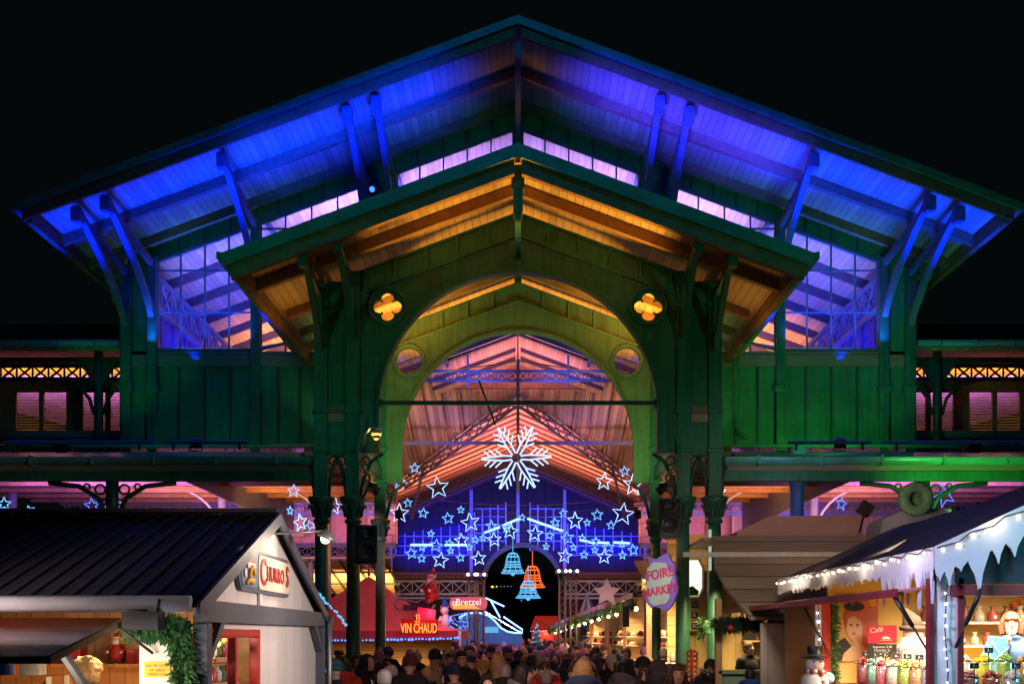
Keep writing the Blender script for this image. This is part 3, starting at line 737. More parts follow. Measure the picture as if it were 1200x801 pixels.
obj('pane', b, mat('deep_blue_glass', (.03, .05, .25), .2, var=.4, scale=.5), W)
b = MB()
for x0, x1 in ((-8.2, -2.1), (2.6, 8.2)): b.box(x0, x1, FW-.25, FW-.09, 5.45, 5.85)
obj('beam', b, M['bandwood'], W)
b = MB(); ii = arc(.25, 5.15, 2.25, 0, 180, 30); oo = arc(.25, 5.15, 2.55, 0, 180, 30)
for i in range(30): b.slab([(ii[i][0], FW-.25, ii[i][1]), (ii[i+1][0], FW-.25, ii[i+1][1]), (oo[i+1][0], FW-.25, oo[i+1][1]), (oo[i][0], FW-.25, oo[i][1])], (0, .16, 0))
obj('arch_ring', b, M['olive'], W)
b = MB()
for x0, x1 in ((-8.2, -2.4), (2.9, 8.2)): lattice(b, (x0, FW-.3, 4.5), (x1, FW-.3, 4.5), .8, step=.8, w=.09, t=.08); b.box(x0, x1, FW-.28, FW-.1, 4.2, 4.32)
obj('lattice', b, M['zinc'], W)
def neon(name, pts, g, label, r=.075, group='straight neon tubes on the far gable wall'):
    b = MB(); b.tube(pts, r, 6); p = Vector(pts[0]); return obj(name, b, g, at=p, label=label, cat='neon tube', group=group)
y = FW-.35
for (xa, ya, xb, yb, w_) in ((481, 638, 507, 638, 'flat neon tube at the far left of the far wall'), (521, 638, 547, 638, 'flat neon tube between the left stars and the far arch'), (567, 624, 586, 617, 'lower sloping tube left of the far arch top'), (590, 615, 609, 607, 'upper sloping tube left of the far arch top'),
        (618, 607, 660, 622, 'long sloping neon tube right of the far arch top'), (679, 632, 697, 636, 'short sloping tube right of the far arch'), (700, 635, 714, 636, 'flat neon tube right of the far arch'), (719, 635, 738, 636, 'flat neon tube at the far right of the far wall')):
    neon('neon_tube', [P(xa, ya, y), P(xb, yb, y)], G['neonwhite'], 'pale blue '+w_)

for s, sd, pa, pb in ((-1, 'left', 200, 281), (1, 'right', 905, 1008)):
    p, q = P(pa, 409, D2+.12), P(pb, 409, D2+.12)
    b = MB(); b.tube([p, q], .022, 6); obj('led_tube', b, G['neonwhite'], at=p, label=f'pale blue light tube lying along the sill of the {sd} facade window', cat='light tube')
# ============================================================ people
def capsule(b, p, q, r0, r1, n=10):
    p, q = Vector(p), Vector(q); d = (q-p)
    if d.length < 1e-6: b.ball(p, r0); return
    b.tube([p, p.lerp(q, .5), q], [r0, (r0+r1)/2, r1], n); b.ball(p, r0, n=n, m=6); b.ball(q, r1, n=n, m=6)
def remesh(b, name, mats, voxel, classify, smooth=3):
    me = b.mesh(name, mats, clean=False)
    o = bpy.data.objects.new('tmp', me); C.objects.link(o)
    m = o.modifiers.new('r', 'REMESH'); m.mode = 'VOXEL'; m.voxel_size = voxel
    m = o.modifiers.new('s', 'SMOOTH'); m.factor = .5; m.iterations = smooth
    dg = bpy.context.evaluated_depsgraph_get(); dg.update()
    out = bpy.data.meshes.new_from_object(o.evaluated_get(dg))
    bpy.data.objects.remove(o); bpy.data.meshes.remove(me); out.name = name
    out.materials.clear()
    for x in mats: out.materials.append(x)
    for p in out.polygons: p.use_smooth = True; p.material_index = classify(p.center)
    return out
def append(me, b, idx0=0):
    "add loose detail faces of builder b (own material indices) to mesh me"
    bm = bmesh.new(); bm.from_mesh(me)
    vs = [bm.verts.new(v) for v in b.v]
    for f, mi, sm in zip(b.f, b.m, b.sm):
        try: fa = bm.faces.new([vs[i] for i in f])
        except ValueError: continue
        fa.material_index = mi; fa.smooth = sm
    bm.to_mesh(me); bm.free(); me.update(); return me
M['eye'] = mat('eye_dark', (.02, .015, .012), .2, var=0, bump=0)
M['eyewhite'] = mat('eye_white', (.7, .68, .65), .3, var=0, bump=0)
M['lip'] = mat('lips', (.45, .14, .12), .5, var=.1, bump=0)
CLOTH = {k: mat(k+'_cloth', c, .85, var=.25, scale=14, bump=.25) for k, c in dict(
    black=(.012, .012, .014), charcoal=(.04, .04, .045), navy=(.015, .02, .05), brown=(.06, .035, .022), maroon=(.09, .015, .02), red=(.5, .035, .02),
    denim=(.035, .08, .17), blue=(.02, .09, .42), grey=(.16, .16, .17), olive=(.05, .055, .03), beige=(.35, .27, .19), purple=(.1, .04, .12), teal=(.03, .12, .14), cream=(.55, .5, .42), mustard=(.4, .25, .04), pink=(.45, .2, .25), white=(.65, .62, .6)).items()}
HAIR = {k: mat(k+'_hair', c, .55, var=.5, scale=40, bump=.5) for k, c in dict(black=(.012, .01, .009), brown=(.06, .03, .015), blond=(.45, .29, .12), auburn=(.15, .055, .025), grey=(.25, .24, .23)).items()}
def head_pts(b, hz=1.60, y=0):
    b.ball((0, y+.01, hz+.03), .078, .098, .1, 14, 10)            # skull
    b.ball((0, y-.028, hz-.035), .06, .065, .075, 12, 8)          # face and jaw
    b.ball((0, y-.068, hz-.075), .03, .025, .026, 8, 6)           # chin
    b.tube([(0, y-.088, hz+.035), (0, y-.108, hz-.0), (0, y-.088, hz-.018)], [.009, .014, .012], 8)
    for s in (-1, 1):
        b.ball((s*.078, y+.012, hz+.0), .012, .022, .032, 8, 6)
        b.ball((s*.038, y-.062, hz-.015), .024, .022, .022, 8, 6)
    b.tube([(0, y+.02, hz-.02), (0, y+.03, hz-.14)], [.055, .062], 12)
def hand(b, wrist, d, side, curl=.35, k=1.0):
    "palm, four bent fingers and a thumb; d = direction of the hand, side = thumb side"
    w = Vector(wrist); d = Vector(d).normalized(); s = Vector(side); s = (s-d*s.dot(d)).normalized(); n = d.cross(s)
    c = w+d*.045
    for i in range(4): b.tube([w+s*(.022-.015*i)*1.0, c+s*(.03-.02*i)+d*.04], [.017, .013], 7)
    b.ball(c, .03, .03, .03, 8, 6)
    L = (.068, .076, .07, .056)
    for i in range(4):
        p = c+s*(.03-.02*i)+d*.035; pts = [p]; dd = d.copy()
        for j in range(3):
            dd = (dd*math.cos(curl*(.6+.4*j))+n*math.sin(curl*(.6+.4*j))).normalized(); pts.append(pts[-1]+dd*L[i]*(.42, .33, .25)[j])
        b.tube(pts, [.0095, .009, .0085, .007], 7); b.ball(pts[-1], .007, n=7, m=5)
    p = w+d*.02+s*.02; t1 = p+(s*.7+d*.6).normalized()*.045; t2 = t1+(s*.15+d*.9+n*.3).normalized()*.032
    b.tube([p, t1, t2], [.014, .0115, .008], 7); b.ball(t2, .008, n=7, m=5)
def body_mesh(name, arms, voxel=.02, stance=.1, female=False, detail=False):
    """arms: for each side (elbow, wrist, hand dir). Returns body mesh (skin, trousers, shoes) facing -Y, 1.75 m tall"""
    b = MB(); head_pts(b)
    sw = .165 if female else .19
    for s, (el, wr, hd) in zip((-1, 1), arms):
        sh = Vector((s*sw, .02, 1.40)); el = Vector(el); wr = Vector(wr)
        capsule(b, sh, el, .05, .042); capsule(b, el, wr, .042, .027)
        hand(b, wr, hd, (0, -1, 0) if abs(Vector(hd).normalized().y) < .8 else (-s, 0, .3))
        hip = Vector((s*.09, .01, .92)); kn = Vector((s*(.09+stance*.3), -.02, .5)); an = Vector((s*(.09+stance*.5), .03, .09))
        capsule(b, hip, kn, .09, .06); capsule(b, kn, an, .06, .042)
        b.tube([an+Vector((0, .05, -.045)), an+Vector((0, -.06, -.05)), an+Vector((0, -.17, -.06))], [.045, .045, .03], 9); b.ball(an+Vector((0, -.17, -.06)), .035, .04, .028)
    b.ball((0, .02, 1.30), .165 if not female else .145, .11, .16, 14, 10); b.ball((0, .02, 1.08), .14, .1, .17, 14, 10); b.ball((0, .02, .93), .155, .11, .12, 14, 10)
    b.tube([(-sw, .02, 1.39), (0, .03, 1.44), (sw, .02, 1.39)], [.055, .06, .055], 10)
    me = remesh(b, name, [M['skin'], CLOTH['charcoal'], M['black'], M['eye'], M['eyewhite'], M['lip']], voxel,
                lambda c: 2 if c.z < .11 else (1 if c.z < .98 and abs(c.x) < .26 and c.z < .8+.2 and not (abs(c.x) > .2 and c.z > .62) else 0), 2)
    d = MB()
    for s in (-1, 1):
        d.cur = 4; d.ball((s*.031, -.083, 1.607), .013, .008, .008, 8, 6)
        d.cur = 3; d.ball((s*.031, -.0895, 1.607), .0065, .004, .0065, 8, 6)
        d.tube([(s*.016, -.093, 1.628), (s*.033, -.0935, 1.634), (s*.052, -.084, 1.628)], .0042, 5)
    d.cur = 5; d.tube([(-.024, -.087, 1.553), (0, -.095, 1.556), (.024, -.087, 1.553)], [.003, .0065, .003], 6)
    return append(me, d)
def coat_mesh(name, arms, m, long=.72, voxel=.022, hood=None, puffy=0, collar=True, female=False):
    b = MB(); sw = .165 if female else .19; k = 1+puffy*.12
    for s, (el, wr, hd) in zip((-1, 1), arms):
        sh = Vector((s*sw, .02, 1.40)); el = Vector(el); wr = Vector(wr)
        capsule(b, sh, el, .072*k, .062*k); capsule(b, el, wr.lerp(el, .06), .062*k, .048*k)
        if puffy:
            for t in (.2, .5, .8): b.ball(sh.lerp(el, t), .08*k); b.ball(el.lerp(wr, t), .066*k)
    b.ball((0, .02, 1.28), .2*k, .15*k, .18, 16, 10); b.ball((0, .02, 1.05), .18*k, .145*k, .2, 16, 10)
    b.tube([(0, .02, 1.1), (0, .02, .9), (0, .02, long)], [.17*k, .185*k, .2*k], 16)
    b.tube([(-sw, .02, 1.385), (0, .03, 1.43), (sw, .02, 1.385)], [.075, .085, .075], 12)
    if collar: b.tube([(.085*math.cos(R(a)), .025+.085*math.sin(R(a)), 1.485) for a in range(0, 360, 30)], .026, 8, closed=True)
    if hood: b.tube([(.14*math.cos(R(a)), .06+.11*math.sin(R(a)), 1.47+.05*math.sin(R(a))) for a in range(-20, 201, 20)], .05, 8); b.ball((0, .14, 1.46), .12, .07, .09)
    return remesh(b, name, [m], voxel, lambda c: 0, 3)
def hair_mesh(name, style, m):
    b = MB(); z = 1.60
    if style == 'short':
        b.ball((0, .022, z+.045), .09, .108, .1, 14, 10); b.ball((0, .05, z-.0), .082, .085, .085)
    elif style == 'long':
        b.ball((0, .022, z+.045), .093, .112, .102, 14, 10); b.tube([(0, .05, z+.03), (0, .07, z-.08), (0, .075, z-.24)], [.1, .1, .075], 14)
        for s in (-1, 1): b.tube([(s*.07, -.0, z+.05), (s*.088, .0, z-.04), (s*.085, .0, z-.17)], [.035, .034, .025], 8)
    elif style == 'bob':
        b.ball((0, .025, z+.045), .097, .116, .104, 14, 10); b.ball((0, .06, z-.03), .1, .09, .1)
        for s in (-1, 1): b.tube([(s*.07, -.02, z+.06), (s*.09, -.01, z-.02), (s*.085, -.02, z-.09)], [.03, .036, .026], 8)
        b.tube([(-.06, -.075, z+.07), (0, -.088, z+.075), (.06, -.075, z+.07)], .02, 8)
    elif style == 'tousled':
        b.ball((0, .022, z+.045), .095, .113, .1, 14, 10); b.ball((0, .055, z-.02), .09, .085, .09)
        rr = random.Random(4)
        for i in range(46):
            a = rr.uniform(0, 6.28); e = rr.uniform(-.1, 1.4); p = Vector((.092*math.cos(a)*math.cos(e), .022+.11*math.sin(a)*math.cos(e), z+.045+.098*math.sin(e)))
            if p.y < -.05 and p.z < z+.06: continue
            q = p+Vector((math.cos(a+1)*.03, math.sin(a+1)*.03, rr.uniform(-.02, .02))); b.tube([p, q, q+Vector((0, 0, -.02))], [.016, .013, .006], 6)
    me = remesh(b, name, [m], .011, lambda c: 0, 1)
    bm = bmesh.new(); bm.from_mesh(me)                       # open the face
    bmesh.ops.delete(bm, geom=[f for f in bm.faces if (lambda c: c.y < -.035 and c.z < 1.6+.052 and abs(c.x) < .066)(f.calc_center_median())], context='FACES')
    bm.to_mesh(me); bm.free(); return me
def hat_mesh(name, style, m, m2=None):
    b = MB(); z = 1.60
    if style == 'beanie':
        b.lathe((0, .018, z), [(.093, .02), (.101, .03), (.103, .06), (.098, .07), (.1, .085), (.092, .13), (.07, .165), (.035, .185), (.008, .19)], 18, sy=1.16)
        if m2: b.ball((0, .02, z+.21), .035)
        for i in range(18): a = i*math.pi/9; b.tube([(.102*math.cos(a), .018+.118*math.sin(a), z+.025), (.099*math.cos(a), .018+.116*math.sin(a), z+.1), (.06*math.cos(a), .018+.075*math.sin(a), z+.17)], .005, 4)
    elif style == 'cap':
        b.lathe((0, .018, z), [(.095, .05), (.1, .07), (.095, .11), (.07, .14), (.01, .15)], 18, sy=1.16)
        b.slab([(-.07, -.09, z+.055), (-.05, -.155, z+.045), (.05, -.155, z+.045), (.07, -.09, z+.055)], (0, 0, .008))
    elif style == 'hood':
        b.ball((0, .035, z+.04), .115, .13, .125, 16, 10); b.ball((0, .07, z-.06), .12, .11, .13, 14, 8)
    me = b.mesh(name, [m])
    if style == 'hood':
        bm = bmesh.new(); bm.from_mesh(me)
        bmesh.ops.delete(bm, geom=[f for f in bm.faces if (lambda c: c.y < -.045)(f.calc_center_median())], context='FACES'); bm.to_mesh(me); bm.free()
    return me
DOWN = [((-.25, .04, 1.13), (-.24, -.06, .9), (0, -.2, -1)), ((.25, .04, 1.13), (.24, -.06, .9), (0, -.2, -1))]
POCK = [((-.29, .08, 1.15), (-.2, -.1, 1.0), (.3, -.3, -.6)), ((.29, .08, 1.15), (.2, -.1, 1.0), (-.3, -.3, -.6))]
CUP = [((-.27, .0, 1.14), (-.12, -.27, 1.2), (.3, -.2, .6)), ((.25, .04, 1.13), (.24, -.06, .9), (0, -.2, -1))]
PHONE = [((-.25, -.08, 1.2), (-.07, -.26, 1.5), (.2, -.2, 1)), ((.25, -.08, 1.2), (.1, -.27, 1.47), (-.2, -.2, 1))]
POSES = [DOWN, POCK, CUP, PHONE]
BODY = [body_mesh('body', a, .02, female=(i % 2 == 1)) for i, a in enumerate(POSES)]
COAT = {}
for i, a in enumerate(POSES):
    COAT[(i, 'plain')] = coat_mesh('coat', a, CLOTH['black'], female=(i % 2 == 1))
    COAT[(i, 'puffy')] = coat_mesh('coat', a, CLOTH['black'], puffy=1, hood=True, female=(i % 2 == 1))
HAIRM = {(st, k): None for st in ('short', 'long', 'bob', 'tousled') for k in HAIR}
_hb = {st: hair_mesh('hair', st, HAIR['brown']) for st in ('short', 'long', 'bob', 'tousled')}
_tb = {'beanie': hat_mesh('beanie', 'beanie', CLOTH['black']), 'pompom hat': hat_mesh('pompom_hat', 'beanie', CLOTH['black'], 1), 'cap': hat_mesh('cap', 'cap', CLOTH['black']), 'hood': hat_mesh('hood', 'hood', CLOTH['black'])}
_fur = MB()
_fr = random.Random(2)
for a in range(-30, 211, 6):
    p = Vector((.13*math.cos(R(a)), .05+.11*math.sin(R(a)), 1.49+.03*math.sin(R(a))))
    for k in range(7):
        q = p+Vector((_fr.gauss(0, .03), _fr.gauss(0, .03), _fr.gauss(.01, .03))); _fur.tube([p, q, q+(q-p)*.6], [.02, .012, .003], 5)
_furm = _fur.mesh('fur_trim', [CLOTH['beige']])
def wear(name, me, m, parent):
    o = link(name, me, parent); o.material_slots[0].link = 'OBJECT'; o.material_slots[0].material = m; return o
def person(loc, face, label, group=None, pose=0, coat='black', style='plain', hair=('short', 'black'), hat=None, hatc='black', fur=None, skin=None, scarf=None, k=1.0, trousers=None):
    "face = heading in degrees, 0 looks at the camera"
    t = thing('person', loc, label, 'person', group); t.rotation_euler.z = R(face); t.scale = (k, k, k)
    o = link('body', BODY[pose], t)
    wear('coat', COAT[(pose, style)], CLOTH[coat], t)
    if hat: wear(hat.replace(' ', '_'), _tb[hat], CLOTH[hatc], t)
    if hair and hat != 'hood': wear('hair', _hb[hair[0]], HAIR[hair[1]], t) if not (hat and hair[0] in ('short', 'tousled')) else None
    if fur: wear('fur_trim', _furm, CLOTH[fur], t)
    if scarf:
        b = MB(); b.tube([(.09*math.cos(R(a)), .015+.09*math.sin(R(a)), 1.475) for a in range(0, 360, 30)], .035, 8, closed=True); b.tube([(.05, -.09, 1.46), (.06, -.16, 1.3), (.05, -.17, 1.15)], [.035, .03, .03], 6)
        me = b.mesh('scarf', [CLOTH[scarf]]); link('scarf', me, t)
    return t
def at(px, py, d, k=1.0):
    "ground position of a person whose head top shows at (px, py)"
    return (Xp(px, d), d, 0)
def dtop(py, h): return (H-h)*F/(py-HY)          # distance at which a person of height h has the head top at row py
near = [
 # px, py(top), height, face, label, kwargs
 (541, 757, 1.86, 5, 'dark haired man in a black coat facing the camera, left of the mustard beanie', dict(pose=0, coat='black', hair=('short', 'black'))),
 (565, 772, 1.66, -35, 'person in a mustard yellow beanie and black jacket turned to the right', dict(pose=1, coat='black', hat='beanie', hatc='mustard', style='plain')),
 (592, 773, 1.7, 175, 'person with thin grey hair and a black puffer jacket seen from behind', dict(pose=1, coat='black', style='puffy', hair=('short', 'grey'))),
 (638, 769, 1.72, 180, 'person in a bright red coat with a cream fur collar seen from behind', dict(pose=0, coat='red', style='puffy', hair=('short', 'brown'), fur='cream')),
 (694, 768, 1.74, -85, 'dark haired man in a royal blue jacket seen in profile', dict(pose=1, coat='blue', hair=('short', 'black'))),
 (716, 765, 1.7, -20, 'woman in a cream knitted hat holding up a phone next to the blue jacket', dict(pose=3, coat='black', hat='beanie', hatc='cream', hair=('long', 'brown'))),
 (752, 768, 1.74, -110, 'person in a black beanie and charcoal puffer turned away to the right', dict(pose=1, coat='charcoal', style='puffy', hat='beanie', hatc='black', hair=('long', 'brown'))),
 (793, 781, 1.62, 60, 'person with glasses and dark hair beside the dark green column base', dict(pose=1, coat='charcoal', hair=('short', 'black'))),
 (833, 769, 1.68, 160, 'person in a black coat with a beige fur hood near the timber stall', dict(pose=0, coat='black', style='puffy', hat='hood', hatc='black', fur='beige')),
 (879, 778, 1.6, 170, 'person in a deep blue puffer coat standing at the timber stall counter', dict(pose=0, coat='blue', style='puffy', hair=('short', 'black'))),
 (500, 778, 1.6, 178, 'person with blond hair tied up and a furry collar seen from behind', dict(pose=0, coat='brown', style='puffy', hair=('bob', 'blond'), fur='beige')),
 (525, 776, 1.62, 170, 'person with dark bobbed hair and a maroon coat beside the blond hair', dict(pose=1, coat='maroon', hair=('bob', 'black'))),
 (459, 778, 1.6, 150, 'person in a pale grey knitted hat just right of the front column', dict(pose=0, coat='charcoal', hat='beanie', hatc='white')),
 (391, 771, 1.72, -80, 'person in a dark beanie lit teal between the hut and the columns', dict(pose=1, coat='navy', hat='beanie', hatc='teal')),
 (481, 760, 1.75, 180, 'person in a pink knitted hat seen from behind under the tent edge', dict(pose=0, coat='brown', hat='beanie', hatc='pink')),
 (487, 764, 1.72, 185, 'person in a beige bobble hat in the left of the crowd', dict(pose=1, coat='charcoal', hat='pompom hat', hatc='beige')),
 (551, 764, 1.76, 40, 'man in a navy flat cap and glasses behind the dark haired man', dict(pose=0, coat='navy', hat='cap', hatc='navy')),
 (432, 763, 1.78, 60, 'tall person in a black hood between the two left columns', dict(pose=0, coat='black', style='puffy', hat='hood', hatc='black')),
 (655, 760, 1.7, 175, 'person in a pale pink knitted hat behind the red coat', dict(pose=1, coat='purple', hat='beanie', hatc='pink')),
 (667, 762, 1.72, 120, 'person with brown hair and an olive coat between red and blue jackets', dict(pose=1, coat='olive', hair=('bob', 'brown'))),
 (616, 764, 1.68, 170, 'person with long auburn hair and a black coat right of the grey hair', dict(pose=1, coat='black', hair=('long', 'auburn'))),
 (681, 761, 1.7, 180, 'person in a pink hat immediately left of the man in royal blue', dict(pose=0, coat='brown', hat='beanie', hatc='pink')),
 (735, 770, 1.66, 190, 'child sized person in a navy hood right of the cream hat', dict(pose=1, coat='navy', hat='hood', hatc='navy')),
]
placed = []
for (px, py, h, face, lab, kw) in near:
    d = min(max(dtop(py, h), 11.8), 24); k = h/1.79 if kw.get('hat') != 'pompom hat' else h/1.85
    placed.append((Xp(px, d), d)); person((Xp(px, d), d, 0), face, lab, None, k=k, **kw)
def free(x, y, r):
    return all((x-a)**2+(y-b_)**2 > r*r for a, b_ in placed)
cols = ['black', 'black', 'charcoal', 'navy', 'brown', 'maroon', 'grey', 'olive', 'purple', 'black', 'navy', 'charcoal', 'teal', 'beige', 'red', 'blue', 'black', 'cream', 'grey', 'denim', 'navy', 'black']
heads = [('short', 'black'), ('short', 'brown'), ('long', 'brown'), ('bob', 'black'), ('long', 'blond'), ('bob', 'auburn'), ('short', 'grey'), ('long', 'black')]
hats = [('beanie', 'black'), ('beanie', 'grey'), ('pompom hat', 'pink'), ('hood', 'charcoal'), ('cap', 'brown'), ('beanie', 'maroon'), ('pompom hat', 'cream'), ('beanie', 'navy'), ('hood', 'black'), ('beanie', 'purple')]
def zone(x, y):
    px = CX+F*x/y
    if px < 470: z_ = 'by the left columns'
    elif px < 545: z_ = 'before the red tent'
    elif px < 600: z_ = 'before the blue slide'
    elif px < 650: z_ = 'below the hanging bells'
    elif px < 700: z_ = 'right of the bells'
    else: z_ = 'by the chalets'
    return z_
HW = {'short': 'short', 'long': 'long', 'bob': 'bobbed'}
made = {}
def crowd_one(x, y, i, simple):
    r = random.Random(i*7+3); face = r.choice([180, 175, 190, 160, 200, 150, 90, -90, 0, 20, -30, 180, 185]); pose = r.randrange(4) if r.random() < .5 else r.randrange(2)
    coat = r.choice(cols); st = r.choice(['plain', 'puffy']); kw = dict(pose=pose, coat=coat, style=st, k=r.uniform(.86, 1.02))
    if r.random() < .5: kw['hair'] = r.choice(heads); hd = f"{HW[kw['hair'][0]]} {kw['hair'][1]} hair"
    else: kw['hat'], kw['hatc'] = r.choice(hats); hd = f"a {kw['hatc']} {kw['hat']}"; kw['hair'] = ('short', 'black')
    depth = 'near front' if y < 21 else ('mid crowd' if y < 33 else 'far back')
    lab = f"person with {hd} and a {coat} coat, {depth} {zone(x, y)}"
    person((x, y, 0), face, lab, f"people in the crowd, {depth}", **kw)
idx = 0; cr = random.Random(5)
def edges(y):
    lo = -3.4 if y < 15 else (-5.2 if y < 20 else (-4.4 if y < 24 else -3.0))
    if y > 24: lo = -1.9-.02*(y-24)
    if y > 31: lo = -3.2
    hi = 3.0 if y < 16 else (3.2 if y < 24 else 2.6)
    if y < 17: hi = 1.9
    if y < 14: lo = -2.3
    return lo, hi
for (ya, yb, n, rad) in ((12.4, 20, 46, .6), (20, 27, 56, .58), (27, 36, 76, .55), (36, 52, 88, .6)):
    k = 0; tries = 0
    while k < n and tries < 4000:
        tries += 1; y = cr.uniform(ya, yb); lo, hi = edges(y); x = cr.uniform(lo, hi)
        if y < 16.5 and abs(x) < 2.9 and cr.random() < .5: continue
        if not free(x, y, rad): continue
        if any((x-cx_)**2+(y-cy_)**2 < .3 for cx_, cy_ in ((-2.97, 20), (2.97, 20), (-3.54, 20), (3.54, 20), (-2.97, 23.96), (2.97, 23.96))): continue
        placed.append((x, y)); crowd_one(x, y, idx, y > 22); idx += 1; k += 1
# the far end of the crowd, too distant and dense to count
b = MB(); fr_ = random.Random(9)
for i in range(170):
    x = fr_.uniform(-4.5, 3.8); y = fr_.uniform(53, 66); h = fr_.uniform(1.55, 1.85)
    b.cur = fr_.randrange(4)
    b.lathe((x, y, 0), [(.12, 0), (.13, .7), (.2, .75), (.22, 1.2), (.19, h-.36), (.06, h-.3), (.05, h-.24)], 8, sy=.7)
    b.cur = 4 if fr_.random() < .4 else fr_.randrange(4); b.ball((x, y, h-.12), .085, .1, .12, 8, 6)
obj('distant_crowd', b, [CLOTH['black'], CLOTH['navy'], CLOTH['maroon'], CLOTH['brown'], M['skin']], kind='stuff', label='dense dark crowd packed at the far end of the hall below the arch')
# ============================================================ hanging lights
def star_pts(r, k=.42, n=5):
    return [(r*(1 if i % 2 == 0 else k)*math.sin(math.pi*i/n), r*(1 if i % 2 == 0 else k)*math.cos(math.pi*i/n)) for i in range(2*n)]
stars = [ # px, py, radius px, depth, row phrase
 (468,565,9,24.6,'u'),(478,589,6,28,'m'),(540,597,5,30,'m'),(612,606,5,30,'m'),(660,601,6,29,'m'),(688,612,5,30,'m'),(716,615,6,29,'m'),(505,625,5,30,'m'),(566,630,5,30,'l'),(640,640,5,30,'b'),(672,641,5,30,'b'),(528,645,5,30,'b'),(550,641,5,30,'b'),(697,644,5,30,'b'),(513,571,15,24.2,'u'),(708,564,12,24.4,'u'),(742,568,15,24.8,'u'),(732,552,7,26,'u'),(486,548,7,27,'u'),
 (468,601,13,25,'m'),(496,601,7,27,'m'),(525,607,8,27,'m'),(551,612,13,26,'m'),(576,616,8,28,'m'),(598,622,11,28,'m'),(627,625,11,28,'m'),(644,627,6,29,'m'),(650.5,612,7,29,'m'),(674,610,12,26,'m'),(700,603,8,27,'m'),(730,602,15,25,'m'),
 (511,639,9,27.5,'l'),(526.5,636,6,29,'l'),(541,633,10,27,'l'),(557,632,5.5,29.5,'l'),(579,632,10,27,'l'),(594,618,7,29,'l'),(665,630,9,27.5,'l'),(682,630,5.5,29.5,'l'),(698,633.7,6,29,'l'),(713,641,8,28,'l'),(729,637,5.5,29.5,'l'),(742,644,8,28,'l'),
 (482,648,8,28.5,'b'),(495,641,5.5,29.5,'b'),(494,654,6,30,'b'),(516,656,11,28,'b'),(539.6,653,6,30,'b'),(561,654,10,28,'b'),(662,651,10,28,'b'),(684.4,649.6,6,30,'b'),(708,652,10,28,'b'),(729.5,650,6,30,'b')]
rows = {'u': 'high up under the arch', 'm': 'in the upper row', 'l': 'in the middle row', 'b': 'in the lowest row'}
order = {}
for k in rows: order[k] = sorted([s_ for s_ in stars if s_[4] == k], key=lambda q: q[0])
ORD = ['leftmost', 'second', 'third', 'fourth', 'fifth', 'sixth', 'seventh', 'eighth', 'ninth', 'tenth', 'eleventh', 'twelfth', 'thirteenth', 'fourteenth', 'fifteenth', 'sixteenth', 'seventeenth', 'eighteenth', 'nineteenth', 'twentieth']
GRPS = 'glowing stars hung inside the hall'
sr = random.Random(3)
def star(px, py, rp, d, label, g=None, yaw=None, tilt=None, cable=True):
    c = P(px, py, d); r = rp*.9/F*d; yaw = sr.uniform(-.5, .5) if yaw is None else yaw; tilt = sr.uniform(-.15, .15) if tilt is None else tilt
    m = Matrix.Rotation(yaw, 3, 'Z') @ Matrix.Rotation(tilt, 3, 'Y')
    b = MB(); rc = max(.010, .64/F*d)
    b.tube([c+m @ Vector((x, 0, z)) for x, z in star_pts(r)], rc, 5, closed=True)
    o = obj('star_light', b, g or (G['starw'] if rp > 9 else G['star']), at=c, label=label, cat='star light', group=GRPS)
    return o
for k, lst in order.items():
    for i, (px, py, rp, d, _) in enumerate(lst):
        n_ = len(lst); w = ORD[i] if i < n_-1 else 'rightmost'
        size = 'large' if rp > 11 else ('medium' if rp > 7 else 'small')
        star(px, py, rp, d, f"{size} blue white star light, {w} {'of those '+rows[k] if w in ('leftmost', 'rightmost') else 'from left '+rows[k]}")
outs = [(392,593,11,23,'large star light between the two left columns'),(352,612,12,27,'large sideways star light above the churros hut ridge end'),(340,598,6,27,'small star light just above the churros hut ridge'),(364,615,7,27,'small star light beside the outer left column'),
 (344,575,9,27,'pale star light high above the churros hut peak'),(843,577,12,23,'large star light just right of the outer right column'),(35,598,7,26,'small blue star light low above the dark hut roof, near the frame edge'),(5,590,9,26,'blue star light at the left frame edge above the dark roof'),
 (108,592,10,26,'deep blue star light under the low left roof by the fan bracket'),(986,590,9,27,'deep blue star light behind the fan bracket on the right'),(1107,580,16,30,'big deep blue star light beside the round green coil')]
for (px, py, rp, d, lab) in outs: star(px, py, rp, d, lab, G['neonblue'] if 'deep' in lab else None, yaw=sr.uniform(-1, 1), tilt=sr.uniform(-.4, .4))
# overhead wires carrying the stars
for i, (ya, yb, d, nm) in enumerate(((578, 580, 24.6, 'highest'), (588, 590, 26.0, 'second highest'), (596, 592, 27.5, 'middle'), (614, 612, 28.6, 'second lowest'), (626, 628, 29.8, 'lowest'))):
    b = MB(); a, c = P(452, ya, d), P(760, yb, d)
    b.tube([a.lerp(c, t/12)-Vector((0, 0, .25*math.sin(math.pi*t/12))) for t in range(13)], .008, 4)
    obj('hanging_wire', b, M['rope'], at=a, label=f'thin {nm} wire strung across the hall for the stars', cat='wire', group='wires carrying the star lights')
